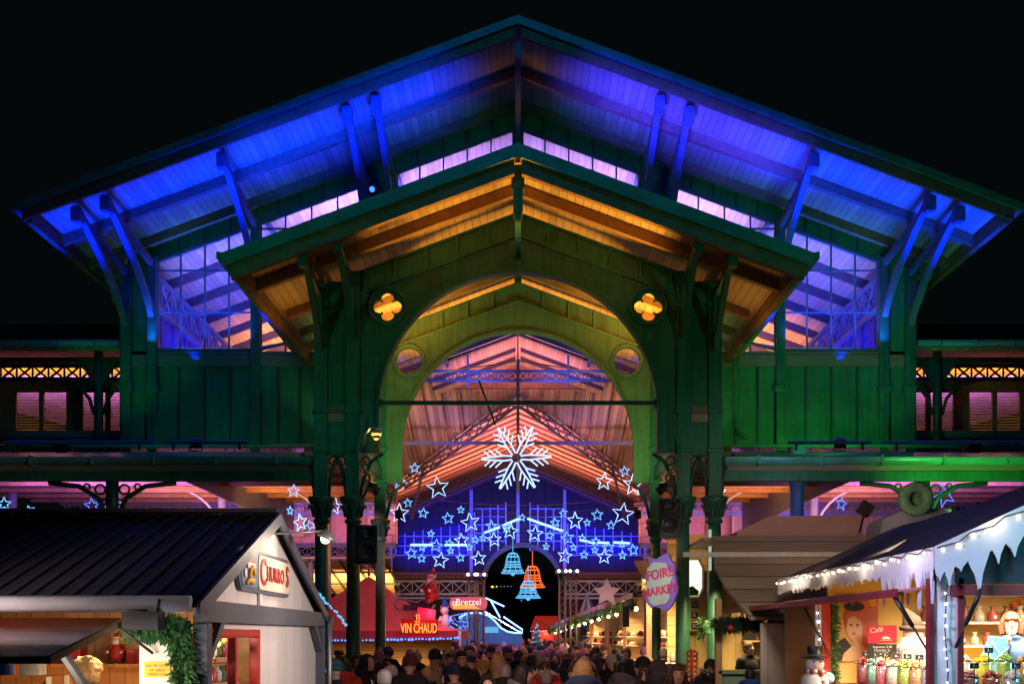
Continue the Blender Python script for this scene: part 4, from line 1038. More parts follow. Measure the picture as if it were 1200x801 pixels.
# snowflake
c = P(605, 536, 22.2); b = MB(); rr = 42/F*22.2
for k in range(6):
    a = k*60+2; u = Vector((math.cos(R(a+0)), 0, math.sin(R(a)))); v = Vector((-u.z, 0, u.x))
    for s in (-1, 1):
        b.tube([c+u*rr*.12+v*s*rr*.05, c+u*rr*.35+v*s*rr*.07, c+u*rr*.7+v*s*rr*.045, c+u*rr*.98+v*s*rr*.012], .018, 6)
        for t, L in ((.38, .28), (.56, .26), (.74, .2)):
            p = c+u*rr*t+v*s*rr*.07; b.tube([p, p+(u*.75+v*s*.66).normalized()*rr*L], .016, 5)
obj('snowflake_light', b, G['snow'], at=c, label='large glowing white snowflake hung in the centre of the entrance arch', cat='snowflake light')
b = MB(); b.tube([c+Vector((-.75, .02, 1.55)), c+Vector((-.42, .02, .66))], .022, 5); obj('hanging_cable', b, M['rope'], at=c, label='short black cable above the left arm of the glowing snowflake', cat='cable')
# bells
def bell(px, py, w, h, d, g, label, burst=False):
    c = P(px, py, d); k = d/F; W_, H_ = w*k/2, h*k
    b = MB(); prof = [(.12, 1), (.35, .95), (.52, .8), (.6, .55), (.68, .3), (.85, .12), (1.0, 0)]
    for (r, z) in prof[1:]+[(.64, .42)]: b.tube([c+Vector((W_*r*math.cos(R(a)), W_*r*math.sin(R(a)), (z-.5)*H_)) for a in range(0, 360, 20)], .014, 4, closed=True)
    for a in range(0, 360, 36): b.tube([c+Vector((W_*r*math.cos(R(a)), W_*r*math.sin(R(a)), (z-.5)*H_)) for r, z in prof], .012, 4)
    b.ball(c+Vector((0, 0, -.55*H_)), W_*.16)
    b.tube([c+Vector((0, 0, .5*H_)), c+Vector((0, 0, .5*H_+.6))], .012, 4)
    obj('bell_light', b, g, at=c, label=label, cat='bell light', group='light bells hung before the far arch')
bell(601, 659, 27, 24, 44, G['bellblue'], 'pale blue wire bell light, upper left of the three bells')
bell(624, 675, 29, 25, 44.5, G['bellorange'], 'orange red wire bell light, right of the three bells')
bell(619, 690, 29, 20, 43.5, G['bellblue'], 'blue wire bell light, lowest of the three bells')
# speakers, camera, projector
def speaker(px, py, d, yaw, label):
    c = P(px, py, d); t = thing('loudspeaker', c, label, 'loudspeaker', 'black loudspeakers on the porch columns')
    m = Matrix.Rotation(yaw, 3, 'Z'); q = lambda x, y, z: c+m @ Vector((x, y, z))
    b = MB(); v = [(-.2, -.17, -.34), (.2, -.17, -.34), (.14, .17, -.34), (-.14, .17, -.34)]
    b.add([q(*p) for p in v]+[q(p[0], p[1], .34) for p in v], [(0, 1, 2, 3), (4, 7, 6, 5), (0, 4, 5, 1), (1, 5, 6, 2), (2, 6, 7, 3), (3, 7, 4, 0)]); obj('cabinet', b, M['black'], t, bevel=.03)
    b = MB(); b.lathe(q(0, -.172, -.12), [(.165, 0), (.165, .012), (.14, .004), (.05, -.03), (.0, -.02)], 22, axis=m @ Vector((0, -1, 0))); obj('woofer', b, mat('cone_rubber', (.03, .03, .032), .35) if 'cone_rubber' not in bpy.data.materials else bpy.data.materials['cone_rubber'], t)
    b = MB(); b.lathe(q(0, -.172, .2), [(.11, 0), (.11, .012), (.05, -.015), (.0, -.015)], 16, axis=m @ Vector((0, -1, 0)), sx=1.3); obj('horn', b, bpy.data.materials['cone_rubber'], t)
    b = MB(); b.beam(q(0, .15, 0), q(0, .42, 0), .06, .06); b.beam(q(0, .3, -.2), q(0, .3, .2), .05, .05); obj('wall_arm', b, M['iron'], t)
speaker(428, 638, 19.5, .25, 'black loudspeaker hung between the two left arch columns')
speaker(787, 608, 19.2, -.3, 'black loudspeaker hung on the front right column near its capital')
t = thing('camera_or_projector', P(441, 507, 19.4), 'white dome security camera on a gooseneck arm left of the arch', 'camera')
b = MB(); q = P(441, 507, 19.4)
b.tube([P(427, 520, 19.6), P(428, 509, 19.5), P(433, 502, 19.4), P(439, 501, 19.4)], .02, 7); obj('arm', b, M['white'], t)
b = MB(); b.lathe(q+Vector((0, 0, -.06)), [(.04, -.02), (.085, .02), (.1, .06), (.1, .12), (.06, .15)], 14); obj('housing', b, M['zinc'], t)
b = MB(); b.ball(q+Vector((0, 0, -.06)), .07); obj('dome', b, M['black'], t)
t = thing('camera_or_projector', P(437, 222, 21.6), 'small dark projector with a blue lens on the upper facade bracket', 'camera'); q = P(437, 224, 21.0)
t.location = q  # light projector with a blue lit lens, not a camera
b = MB(); b.ball(q, .12, .12, .11); b.tube([q, q+Vector((.0, .4, .12))], .04, 6); obj('housing', b, M['black'], t)
b = MB(); b.lathe(q+Vector((0, -.1, -.01)), [(.05, 0), (.05, .03), (.02, .035)], 12, axis=(0, -1, 0)); obj('lens', b, G['neonblue'], t)

# ============================================================ small builders
def leafy(b, pts, r, n, size=.05, seed=1):
    "evergreen garland: needles round a path"
    g = random.Random(seed); pts = [Vector(p) for p in pts]; seg = len(pts)-1
    for i in range(n):
        t = g.random()*seg; k = min(int(t), seg-1); p = pts[k].lerp(pts[k+1], t-k)
        d = Vector((g.gauss(0, 1), g.gauss(0, 1), g.gauss(0, 1))).normalized(); q = p+d*r*g.uniform(.2, .9); e = q+(d+Vector((0, 0, -.3)))*size; s = d.orthogonal().normalized()*size*.22
        b.add([q-s, q+s, e+s*.3, e-s*.3], [(0, 1, 2, 3)])
    return b
M['fir'] = mat('fir_green', (.05, .16, .05), .7, var=.6, scale=30)
def string(pts, n, label, g=G['warm'], r=.014, sag=0, seed=1, gl=None, drop=.02):
    t = thing('string_light', pts[0], label, 'string lights')
    b = MB(); b.tube(pts, .006, 4); obj('cable', b, M['rope'], t)
    b = MB(); gg = random.Random(seed); P_ = [Vector(p) for p in pts]; seg = len(P_)-1
    for i in range(n):
        u = (i+.5)/n*seg; k = min(int(u), seg-1); p = P_[k].lerp(P_[k+1], u-k)+Vector((gg.uniform(-.01, .01), gg.uniform(-.01, .01), -drop-gg.random()*.02)); b.ball(p, r*gg.uniform(.7, 1.3), n=6, m=4)
    obj('bulbs', b, g, t); return t
def on(mb, text, org, x, up, size, mats=None, extrude=.004, **k):
    add_mesh(mb, curve_mesh('t', None, extrude, text=text, size=size, **k), plane_mtx(org, x, up)); return mb

# ============================================================ churros hut (left)
GX = -2.47
t = HUT = thing('churros_hut', (-5, 11, 0), 'whitewashed timber hut with a dark corrugated roof and lit gable', 'market hut')
def zr(y): return 3.24-.345*abs(y-11.05)
M['dkgrey'] = mat('grey_timber_paint', (.09, .1, .13), .5, var=.25, scale=5, dirt=.2)
M['wallw'] = planks('whitewashed_boards', (.62, .56, .52), 1, .42, 2, gap=.02, var=.12, gaptone=.5)
M['warmwood'] = planks('honey_wood', (.5, .31, .15), 0, .16, 2, gap=.05)
M['roofmetal'] = mat('black_sheet_roof', (.012, .014, .022), .6, var=.4, scale=4)
for (ya, yb) in ((8.25, 11.05), (13.95, 11.05)):
    b = MB(); b.slab([(-12, ya, zr(ya)), (GX+.07, ya, zr(ya)), (GX+.07, yb, zr(yb)), (-12, yb, zr(yb))], (0, 0, -.03))
    n_ = 60
    for i in range(n_):
        x = GX+.02-i*.16; s_ = 1 if yb > ya else -1
        b.slab([(x-.025, ya, zr(ya)+.001), (x, ya, zr(ya)+.012), (x, yb, zr(yb)+.012), (x-.025, yb, zr(yb)+.001)], (.05 if 0 else .03, 0, 0))
    obj('roof', b, M['roofmetal'], t)
b = MB(); b.beam((-12, 11.05, zr(11.05)+.03), (GX+.09, 11.05, zr(11.05)+.03), .22, .035); obj('ridge_cap', b, M['roofmetal'], t)
for (ya, yb) in ((8.25, 11.05), (13.95, 11.05)):
    b = MB(); b.slab([(GX+.08, ya, zr(ya)+.01), (GX+.08, yb, zr(yb)+.01), (GX+.08, yb, zr(yb)-.11), (GX+.08, ya, zr(ya)-.11)], (.03, 0, 0)); obj('verge_board', b, M['dkgrey'], t)
b = MB(); b.slab([(GX, 8.6, .1), (GX, 8.6, zr(8.6)-.04), (GX, 11.05, zr(11.05)-.04), (GX, 13.6, zr(13.6)-.04), (GX, 13.6, .1), (GX, 10.47, .1), (GX, 10.47, 2.09), (GX, 8.72, 2.09), (GX, 8.72, .1)], (-.05, 0, 0)); b.box(GX-.05, GX, 8.72, 10.47, .1, .95); obj('gable_wall', b, M['wallw'], t)
b = MB(); b.box(GX+.002, GX+.09, 8.5, 13.7, 2.14, 2.31); obj('tie_beam', b, M['dkgrey'], t)
for y in (8.55, 13.6): b = MB(); b.box(GX-.02, GX+.1, y-.06, y+.06, 0, 2.13); obj('post', b, M['dkgrey'], t, bevel=.01)
for ya, yb in ((8.62, 9.0), (13.53, 13.1)): b = MB(); b.beam((GX+.05, ya, 1.86), (GX+.05, yb, 2.15), .07, .07); obj('brace', b, M['dkgrey'], t)
b = MB(); b.tube([(-12, 8.2, 2.27), (GX+.05, 8.2, 2.27)], .065, 10); obj('gutter', b, mat('pale_gutter', (.4, .42, .48), .4, var=.15), t)
b = MB(); b.tube([(GX+.13, 13.9, 2.25), (GX+.13, 13.75, 2.15), (GX+.13, 13.75, .1)], .04, 8); obj('downpipe', b, M['zinc'], t)
w = link('window', None, t)
b = MB()
for (ya, yb, za, zb_) in ((8.72, 10.47, 2.02, 2.09), (8.72, 10.47, .95, 1.03), (8.72, 8.82, 1.03, 2.02), (10.37, 10.47, 1.03, 2.02), (9.56, 9.63, 1.03, 2.02)): b.box(GX-.04, GX+.04, ya, yb, za, zb_)
obj('frame', b, M['red'], w, bevel=.008)
b = MB(); b.box(GX-.012, GX-.008, 8.82, 10.37, 1.03, 2.02); obj('pane', b, M['glass'], w)
b = MB(); b.box(-12, GX-.1, 11.4, 11.45, .1, 2.9); b.box(-12, GX-.06, 8.62, 11.4, .05, .15); obj('inner_wall', b, M['warmwood'], t)
b = MB(); b.box(-12, -2.98, 8.5, 8.95, .1, 1.12); b.box(-12, -2.95, 8.4, 9.0, 1.12, 1.17); obj('counter', b, M['warmwood'], t)
b = MB(); b.box(-2.9, -2.52, 8.5, 8.55, .1, 2.15); obj('front_panel', b, M['white'], t)
b = MB(); b.slab([(-12, 8.33, 2.17), (-2.95, 8.33, 2.17), (-2.95, 6.95, 1.9), (-12, 6.95, 1.9)], (0, 0, -.012)); obj('awning', b, M['maroon_pvc'], t)
b = MB(); b.beam((-2.93, 8.33, 2.155), (-2.93, 6.93, 1.885), .03, .045); b.beam((-12, 6.93, 1.885), (-2.92, 6.93, 1.885), .03, .045); obj('awning_frame', b, mat('tan_timber', (.4, .27, .14), .6), t)
b = MB(); b.beam((-3.15, 7.55, 2.0), (-2.98, 8.4, 1.2), .045, .045); obj('awning_strut', b, M['iron'], t)
b = MB(); b.tube([(-2.99, 8.3, 2.1), (-2.78, 8.45, 1.9)], .012, 5); obj('awning_stay', b, M['iron'], t)
b = MB(); b.box(-6.5, -2.92, 11.08, 11.38, 1.72, 1.75); b.box(-3.7, -2.92, 11.1, 11.38, 1.3, 1.33); obj('shelf', b, M['warmwood'], t)
# things of the hut
SY, SZ = 10.7, 2.63
t = thing('churros_sign', (GX+.05, SY, SZ), 'painted CHURROS sign board with a red lettered cream face on the lit gable', 'sign')
def rrect(x0, x1, y0, y1, r): return arc(x1-r, y1-r, r, 0, 90, 5)+arc(x0+r, y1-r, r, 90, 180, 5)+arc(x0+r, y0+r, r, 180, 270, 5)+arc(x1-r, y0+r, r, 270, 360, 5)
PX = lambda dx=0: plane_mtx((GX+.03+dx, SY, SZ), (0, 1, 0), (0, 0, 1))
b = MB(); add_mesh(b, curve_mesh('p', [rrect(-1.06, 1.08, -.2, .19, .13)], .018), PX()); obj('board', b, M['dkgrey'], t)
b = MB(); add_mesh(b, curve_mesh('p', [rrect(-.36, 1.03, -.165, .155, .07)], .004), PX(.022)); obj('cream_face', b, M['cream'], t)
b = MB(); add_mesh(b, curve_mesh('p', [rrect(-1.0, -.39, -.16, .15, .09)], .004), PX(.022)); obj('blue_face', b, mat('slate_blue_paint', (.13, .2, .28), .5), t)
b = MB(); add_mesh(b, curve_mesh('p', [arc(-.68, .04, .13, 0, 180, 14)+[(-.88, -.02)]], .003), PX(.03)); obj('red_cap', b, M['red'], t)
b = MB(); add_mesh(b, curve_mesh('p', [rrect(-.83, -.53, .01, .06, .024)], .003), PX(.036)); add_mesh(b, curve_mesh('p', [circ(-.9, -.04, .04)], .003), PX(.036)); obj('cap_trim', b, M['white'], t)
b = MB(); b.tube([(GX+.07, SY-.68+.08*math.cos(a*.5), SZ-.05+.07*math.sin(a*.5)) for a in range(12)]+[(GX+.07, SY-.78, SZ-.1), (GX+.07, SY-.88, SZ-.13)], .022, 6); obj('painted_churro', b, mat('churro_yellow', (.65, .36, .05), .5), t)
b = MB()
on(b, 'C', (GX+.062, SY-.2, SZ-.01), (0, 1, 0), (0, 0, 1), .36, offset=.004)
on(b, 'HURRO', (GX+.062, SY+.33, SZ-.01), (0, 1, 0), (0, 0, 1), .2, space=1.22, offset=.004); on(b, 'S', (GX+.062, SY+.88, SZ), (0, 1, 0), (0, 0, 1), .3, offset=.004)
obj('lettering', b, M['red'], t)
b = MB(); b.box(GX+.01, GX+.03, 10.5, 10.6, 2.32, 2.44); obj('bracket', b, M['white'], t)
t = thing('wall_spotlight', (GX+.45, 11.1, 3.0), 'small round spotlight under the hut gable peak shining on the sign', 'spotlight')
b = MB(); q = Vector((GX+.5, 11.35, 3.02)); b.lathe(q, [(.04, .09), (.1, .03), (.11, 0)], 14, axis=(.4, 0, 1)); b.tube([q+Vector((.02, 0, .08)), (GX+.02, 11.1, 3.05)], .012, 5); obj('shade', b, M['zinc'], t)
b = MB(); b.ball(q, .05); obj('bulb', b, G['warm'], t)
lamp('SPOT', q+Vector((.05, -.05, -.08)), (GX, 10.4, 2.5), 26, (1, .82, .62), .06, 160, .9)
t = thing('floodlight', P(101+0, 722, 8.1), 'black floodlight hung below the hut gutter beside the fir garland', 'floodlight', 'black hut floodlights'); q = P(168, 727, 8.1); t.location = q
b = MB(); b.cbox(q, .26, .16, .13); obj('housing', b, M['black'], t); b = MB(); b.tube([q+Vector((.1, 0, .05)), q+Vector((.12, 0, .16))], .012, 5); obj('yoke', b, M['iron'], t)
b = MB(); leafy(b, [(-2.92, 8.42, 2.1), (-2.7, 8.42, 2.12), (-2.58, 8.42, 2.08), (-2.52, 8.42, 1.6), (-2.54, 8.42, 1.0), (-2.52, 8.42, .3)], .085, 2600, .07)
obj('fir_garland', b, M['fir'], at=(-2.6, 8.42, 1.5), label='bright green fir garland up the front corner of the churros hut', cat='garland')
t = thing('price_notice', (-2.72, 8.47, 1.8), 'yellow handwritten notice on the white panel of the churros hut', 'notice')
b = MB(); b.box(-2.86, -2.66, 8.485, 8.495, 1.72, 1.84); obj('paper', b, mat('yellow_paper', (.8, .5, .05), .7, var=.05), t)
b = MB(); on(b, 'pas de carte', (-2.76, 8.482, 1.81), (1, 0, 0), (0, 0, 1), .034, extrude=.001); on(b, 'sur place', (-2.76, 8.482, 1.775), (1, 0, 0), (0, 0, 1), .034, extrude=.001); on(b, 'MENU 3.50', (-2.76, 8.482, 1.74), (1, 0, 0), (0, 0, 1), .03, extrude=.001); obj('writing', b, M['brown_'] if 'brown_' in M else M['maroon'], t)
def santa(loc, h, label, yaw=0, name='santa_doll', sit=False):
    t = thing(name, loc, label, 'santa figure'); l = Vector(loc); k = h
    q = lambda x, y, z: l+Matrix.Rotation(yaw, 3, 'Z') @ Vector((x*k, y*k, z*k))
    b = MB(); b.lathe(q(0, 0, 0), [(.16*k, .08*k), (.2*k, .2*k), (.19*k, .36*k), (.14*k, .52*k), (.1*k, .62*k)], 14)
    for s in (-1, 1):
        b.tube([q(s*.14, 0, .52), q(s*.26, -.08, .4), q(s*.2, -.2, .34)], [.06*k, .055*k, .045*k], 8)
        b.tube([q(s*.08, 0, .14), q(s*.1, -.12, .06 if sit else .02), q(s*.1, -.24 if sit else -.04, .04 if sit else -.0)], .07*k, 8)
    obj('suit', b, M['red'], t)
    b = MB(); b.ball(q(0, -.02, .7), .1*k, .1*k, .11*k); b.ball(q(0, -.12, .7), .02*k); obj('head', b, M['skin'], t)
    b = MB(); b.ball(q(0, -.07, .62), .1*k, .06*k, .12*k); b.tube([q(.12*math.cos(a), .11*math.sin(a), .77) for a in [i*.6 for i in range(11)]], .028*k, 6, closed=False); b.ball(q(.14, 0, .72 if sit else .98), .04*k)
    for s in (-1, 1): b.ball(q(s*.2, -.21, .34), .05*k)
    obj('beard_and_trim', b, M['white'], t)
    b = MB(); b.tube([q(0, 0, .76), q(0, 0, .86), q(.06, 0, .93), q(.13, 0, .96 if not sit else .78)], [.115*k, .08*k, .05*k, .02*k], 10); obj('hat', b, M['red'], t)
    b = MB(); b.tube([q(-.15, -.0, .33), q(0, -.17, .33), q(.15, 0, .33)], .02*k, 5)
    for s in (-1, 1): b.ball(q(s*.1, -.26 if sit else -.05, .03), .065*k, .09*k, .06*k)
    obj('belt_and_boots', b, M['black'], t)
santa((-4.05, 11.2, 1.752), .34, 'small red santa doll sitting on the shelf inside the churros hut', sit=True)
t = thing('drink_bottle', (-3.66, 11.25, 1.75), 'clear bottle with a green cap beside the santa doll', 'bottle')
b = MB(); b.lathe((-3.66, 11.25, 1.75), [(.035, 0), (.037, .02), (.037, .15), (.015, .2), (.015, .23)], 10); obj('body', b, M['clear'], t); b = MB(); b.lathe((-3.66, 11.25, 1.98), [(.018, 0), (.018, .025)], 8); obj('cap', b, M['fir'], t)
for (x, y, z, sx, sz, lab, m) in ((-4.6, 11.22, 1.872, .42, .24, 'red gift wrapped box behind the blond vendor', 'red'), (-3.84, 11.25, 1.822, .2, .14, 'low red box on the shelf under the santa doll', 'red'), (-5.05, 11.22, 1.852, .36, .2, 'bright red box left of the gift wrapped box', 'red')):
    b = MB(); b.box(x-sx/2, x+sx/2, y-.1, y+.1, z-sz/2, z+sz/2); b.cur = 1; b.box(x-.02, x+.02, y-.104, y+.104, z-sz/2-.003, z+sz/2+.004); obj('gift_box', b, [M['red'], M['maroon']], at=(x, y, z-sz/2), label=lab, cat='box', group='red boxes in the churros hut', bevel=.006)
for i, (x, w_, h_, m, lab) in enumerate(((-3.5, .22, .2, 'cream', 'pale paper bag at the right end of the churros counter'), (-3.85, .24, .16, 'beige', 'beige napkin stack on the churros counter'), (-4.05, .16, .13, 'blue', 'small blue cup stack on the churros counter'), (-4.3, .3, .2, 'cream', 'cream food tray left of the blue cups'), (-4.65, .28, .16, 'pink', 'pink food box at the left of the churros counter'), (-4.95, .3, .22, 'cream', 'tall cream box at the left frame edge'))):
    b = MB(); X_ = x*.87; b.slab([(X_-w_/2, 8.5, 1.172), (X_+w_/2, 8.5, 1.172), (X_+w_/2*.85, 8.5, 1.172+h_*1.25), (X_-w_/2*.85, 8.5, 1.172+h_*1.25)], (0, .3, 0)); obj('food_package', b, CLOTH[m], at=(X_, 8.6, 1.17), label=lab, cat='package', group='packages on the churros counter', bevel=.012)
t = thing('display_case', (-4.0, 8.7, 1.172), 'glass topped display case heaped with churros and steaming pastries on the counter', 'display case')
b = MB()
for x in (-4.6, -3.62):
    for y in (8.56, 8.9): b.beam((x, y, 1.175), (x, y, 1.72), .03, .03)
b.box(-4.62, -3.6, 8.54, 8.92, 1.175, 1.45); obj('frame', b, M['cream'], t)
b = MB(); b.box(-4.6, -3.62, 8.555, 8.56, 1.46, 1.72); b.box(-4.6, -3.62, 8.56, 8.9, 1.72, 1.725); obj('glass', b, M['clear'], t)
b = MB(); g_ = random.Random(7)
for i in range(70):
    p = Vector((g_.uniform(-4.52, -3.7), g_.uniform(8.6, 8.86), 1.47+g_.random()*.17)); e_ = Vector((g_.gauss(0, 1), g_.gauss(0, .6), g_.gauss(0, .3))).normalized()*.07; b.tube([p-e_, p+e_*.2+Vector((0, 0, .01)), p+e_], .016, 6)
obj('churros', b, mat('fried_dough', (.55, .3, .12), .7, var=.4, scale=20), t)
for i, (x, w_, h_, m, lab) in enumerate(((-4.42, .16, .12, 'pink', 'pink paper tray on the display case, leftmost'), (-4.2, .15, .1, 'cream', 'cream napkin pack on the display case'), (-4.02, .09, .1, 'blue', 'small blue cup on the display case'), (-3.8, .17, .15, 'cream', 'tall cream paper bag on the display case, rightmost'))):
    b = MB(); b.slab([(x-w_/2, 8.62, 1.728), (x+w_/2, 8.62, 1.728), (x+w_*.42, 8.62, 1.728+h_), (x-w_*.45, 8.62, 1.728+h_*.9)], (0, .14, 0)); obj('food_wrapper', b, CLOTH[m], at=(x, 8.65, 1.728), label=lab, cat='wrapper', group='wrappers on the display case', bevel=.008)
for i in range(9):
    p = Vector((-2.62, 8.9+i*.17, 1.99-.02*(i % 3))); o_ = thing('hanging_bauble', p, f"{('gold', 'red', 'green')[i % 3]} bauble hung inside the red window, {ORD[i]} from the left", 'bauble', 'baubles inside the red window')
    b = MB(); b.ball(p, .032); obj('ball', b, (CAN_ := bpy.data.materials.get('gold_foil') or mat('gold_foil', (.7, .45, .12), .25, metal=.7), M['red'], M['fir'])[i % 3], o_); b = MB(); b.tube([p, p+Vector((0, 0, .08))], .003, 4); obj('thread', b, M['rope'], o_)
# vendor, blond, seen in profile
def standalone(name, arms, loc, face, label, coat, hair, female, k=1.0, voxel=.011, apron=None, puffy=0, hood=None):
    t = thing('person', loc, label, 'person'); t.rotation_euler.z = R(face); t.scale = (k,)*3
    link('body', body_mesh('body', arms, voxel, female=female), t)
    link('coat', coat_mesh('coat', arms, CLOTH[coat], voxel=.015, female=female, puffy=puffy, hood=hood), t)
    wear('hair', _hb[hair[0]], HAIR[hair[1]], t)
    return t
standalone('v', [((-.25, -.05, 1.15), (-.1, -.3, 1.1), (.1, -1, -.1)), ((.25, -.05, 1.15), (.1, -.32, 1.12), (-.1, -1, 0))], (-3.66, 9.35, .15), -65, 'blond short haired vendor in a black jacket working inside the churros hut', 'black', ('tousled', 'blond'), True, .98)
# goods seen through the red window
for i in range(20):
    gx, gy, gz = -2.7, 8.87+(i % 10)*.155, (1.62 if i < 10 else 1.84)
    b = MB(); b.lathe((gx, gy, gz), [(.03, 0), (.045, .03), (.042, .09), (.02, .115), (.02, .14)], 10)
    obj('ornament_jar', b, (M['red'], M['cream'], G['warmdim'] if i % 5 == 0 else M['fir'])[i % 3], at=(gx, gy, gz), label=f"{'lower' if i < 10 else 'upper'} shelf {('red', 'cream', 'green')[i % 3]} jar, {ORD[i % 10]} from the left in the red window", cat='jar', group='jars behind the red window')  # one jar glows warm by itself, though it is no lamp
b = MB(); b.box(-2.9, -2.62, 8.8, 10.4, 1.8, 1.838); b.box(-2.9, -2.62, 8.8, 10.4, 1.58, 1.618); obj('inner_shelf', b, M['warmwood'], HUT)
lamp('AREA', (-4.6, 9.7, 2.2), (-4.6, 9.9, 1), 170, (1, .66, .38), (2.5, .6)); lamp('POINT', (-2.72, 9.6, 2.05), (0, 0, 0), 40, (1, .7, .4), .05); lamp('AREA', (-3.2, 7.6, 1.8), (-2.9, 8.5, 1.6), 10, (1, .75, .5), (.6, .2))
lamp('SPOT', P(168, 727, 8.0)+Vector((.15, -.3, -.1)), (-2.72, 8.5, 1.7), 6, (.85, .9, 1), .05, 110)
b = MB(); cpts = [P(372, 690, 14.2), P(382, 702, 14.4), P(394, 715, 14.7), P(407, 730, 15)]
string(cpts, 16, 'blue tinted string lights hanging from the rear corner of the churros hut', G['bellblue'], .02)

# ============================================================ sweets hut (right)
t = SH = thing('sweets_hut', (6, 13, 0), 'brightly lit sweets hut with dark roof, white icicle fringe and maroon trim', 'market hut')
EX, EZ, YN, YF = 3.73, 2.79, 9.88, 15.8
def ze(x): return EZ+.46*(min(x, 8.0)-EX)-(.46*(x-8.0) if x > 8 else 0)
M['tarproof'] = mat('wrinkled_dark_roof', (.018, .013, .014), .55, var=.6, scale=4, bump=1.0)
b = MB(); nx, ny = 26, 16
for i in range(nx+1):
    for j in range(ny+1):
        x = EX+(8.0-EX)*i/nx; y = YN+(YF-YN)*j/ny
        b.v.append(Vector((x, y, ze(x)-max(0, x-5.3)*.24*(y-YN)/(YF-YN)+.03*mn.noise(Vector((x*1.4, y*5, 0)))+.012*mn.noise(Vector((x*5, y*12, 3)))+.02)))
for i in range(nx):
    for j in range(ny): a = i*(ny+1)+j; b.f.append([a, a+ny+1, a+ny+2, a+1]); b.m.append(0); b.sm.append(True)
b.slab([(EX, YN, ze(EX)-.01), (8, YN, ze(8)-.01), (8, YF, ze(8)-.72), (EX, YF, ze(EX)-.01)], (0, 0, -.04)); b.slab([(8.001, YN, ze(8)), (12, YN, ze(12)), (12, YF, ze(12)-.6), (8.001, YF, ze(8)-.65)], (0, 0, -.05)); obj('roof', b, M['tarproof'], t)
gi = random.Random(8)
def jag(L, h0, h1, step, deep):
    "hanging snow edge with uneven icicles: list of (u, -depth)"
    pts = []; u = 0
    while u < L:
        w_ = gi.uniform(.35, 1.7)*step; dd = deep(u/L)*gi.choice((.2, .45, .7, 1, 1.15)); base = h0+(h1-h0)*u/L
        pts += [(u, -base), (u+w_*.3, -base-dd*.45), (u+w_*.5, -base-dd), (u+w_*.62, -base-dd*.5), (u+w_*.9, -base-.01)]; u += w_
    return [(min(a, L), z) for a, z in pts]
M['snowboard'] = mat('white_icicle_board', (.68, .7, .74), .6, var=.08, scale=5)
L = YF-YN; pts = [(0, 0), (L, 0), (L, -.17)]+[(u, z) for u, z in reversed(jag(L, .2, .16, .16, lambda q: .3 if q < .22 else .05))]+[(0, -.3)]
b = MB(); add_mesh(b, curve_mesh('p', [pts], .012), Matrix.Translation((EX-.02, YN, EZ+.03)) @ Matrix(((0, 0, 1, 0), (1, 0, 0, 0), (0, 1, 0, 0), (0, 0, 0, 1)))); obj('icicle_fringe', b, M['snowboard'], t)
L = 4.6; pts = [(0, 0), (L, 0), (L, -.34)]+[(u, z) for u, z in reversed(jag(L, .26, .3, .15, lambda q: .34))]+[(0, -.4)]
b = MB(); add_mesh(b, curve_mesh('p', [pts], .012), Matrix.Translation((EX-.02, YN-.03, EZ+.04)) @ Matrix(((1, 0, 0, 0), (0, 0, 1, 0), (.46, 1, 0, 0), (0, 0, 0, 1)))); obj('icicle_fringe', b, M['snowboard'], t)
b = MB(); b.slab([(3.95, YN+.12, 2.5), (9, YN+.12, 2.5), (8, YN+.12, ze(8)-.08), (3.95, YN+.12, ze(3.95)-.08)], (0, .04, 0)); obj('gable_infill', b, M['slate'], t)
b = MB(); b.box(3.9, 9, YN+.05, YN+.18, 2.39, 2.49); obj('front_beam', b, M['maroon'], t)
b = MB(); b.slab([(3.79, 10.2, 2.5), (3.48, 10.2, 2.43), (3.48, 18.4, 2.43), (3.79, 18.4, 2.5)], (0, 0, -.025)); obj('raised_shutter', b, mat('pink_shutter_paint', (.5, .2, .17), .5), t)
b = MB(); b.box(3.44, 3.48, 10.15, 18.45, 2.385, 2.46); obj('shutter_edge', b, M['maroon'], t, bevel=.006)
for (a, c) in ((P(1048, 698, 10.3), P(1087, 762, 10.3)), (P(943, 711, 13.9), P(973, 768, 13.9)), (P(1150, 690, 9.7), P(1117, 763, 10.05))):
    b = MB(); m_ = a.lerp(c, .55); b.tube([a, m_], .022, 7); b.tube([m_, c], .011, 6); obj('gas_strut', b, M['black'], t)
b = MB(); b.box(3.76, 3.97, 10.02, 10.2, 0, 2.6); obj('corner_post', b, M['white'], t)
for xa, xb in ((3.71, 3.755), (3.972, 4.02)): b = MB(); b.box(xa, xb, 10.0, 10.1, 0, 2.55); obj('post_trim', b, M['maroon'], t)
b = MB(); b.box(3.74, 3.82, 13.95, 14.09, 0, 2.5); obj('side_post', b, M['white'], t)
b = MB(); b.box(3.825, 3.93, 13.94, 14.04, 0, 2.5); obj('post_trim', b, M['red'], t)
M['yellowwall'] = mat('warm_yellow_wall', (.72, .5, .16), .6, var=.08, scale=2)
b = MB(); b.slab([(3.94, 14.1, .45), (9, 14.1, .45), (8, 14.1, ze(8)-.75), (3.94, 14.1, ze(3.94)-.12)], (0, .07, 0)); b.box(8.9, 9, 10.2, 14.1, .45, 3.2); b.box(3.75, 9, 10.2, 15.6, .35, .45); b.box(3.75, 3.85, 14.2, 15.6, .45, 2.5); obj('inner_wall', b, M['yellowwall'], t)
b = MB(); b.box(3.72, 4.3, 10.25, 13.15, 1.42, 1.47); b.box(3.78, 3.84, 10.25, 13.15, .1, 1.41); b.box(4.31, 9, 10.1, 10.75, 1.42, 1.47); b.box(4.05, 9, 10.12, 10.18, .1, 1.41); obj('counter', b, mat('scarlet_counter', (.4, .05, .05), .5), t)
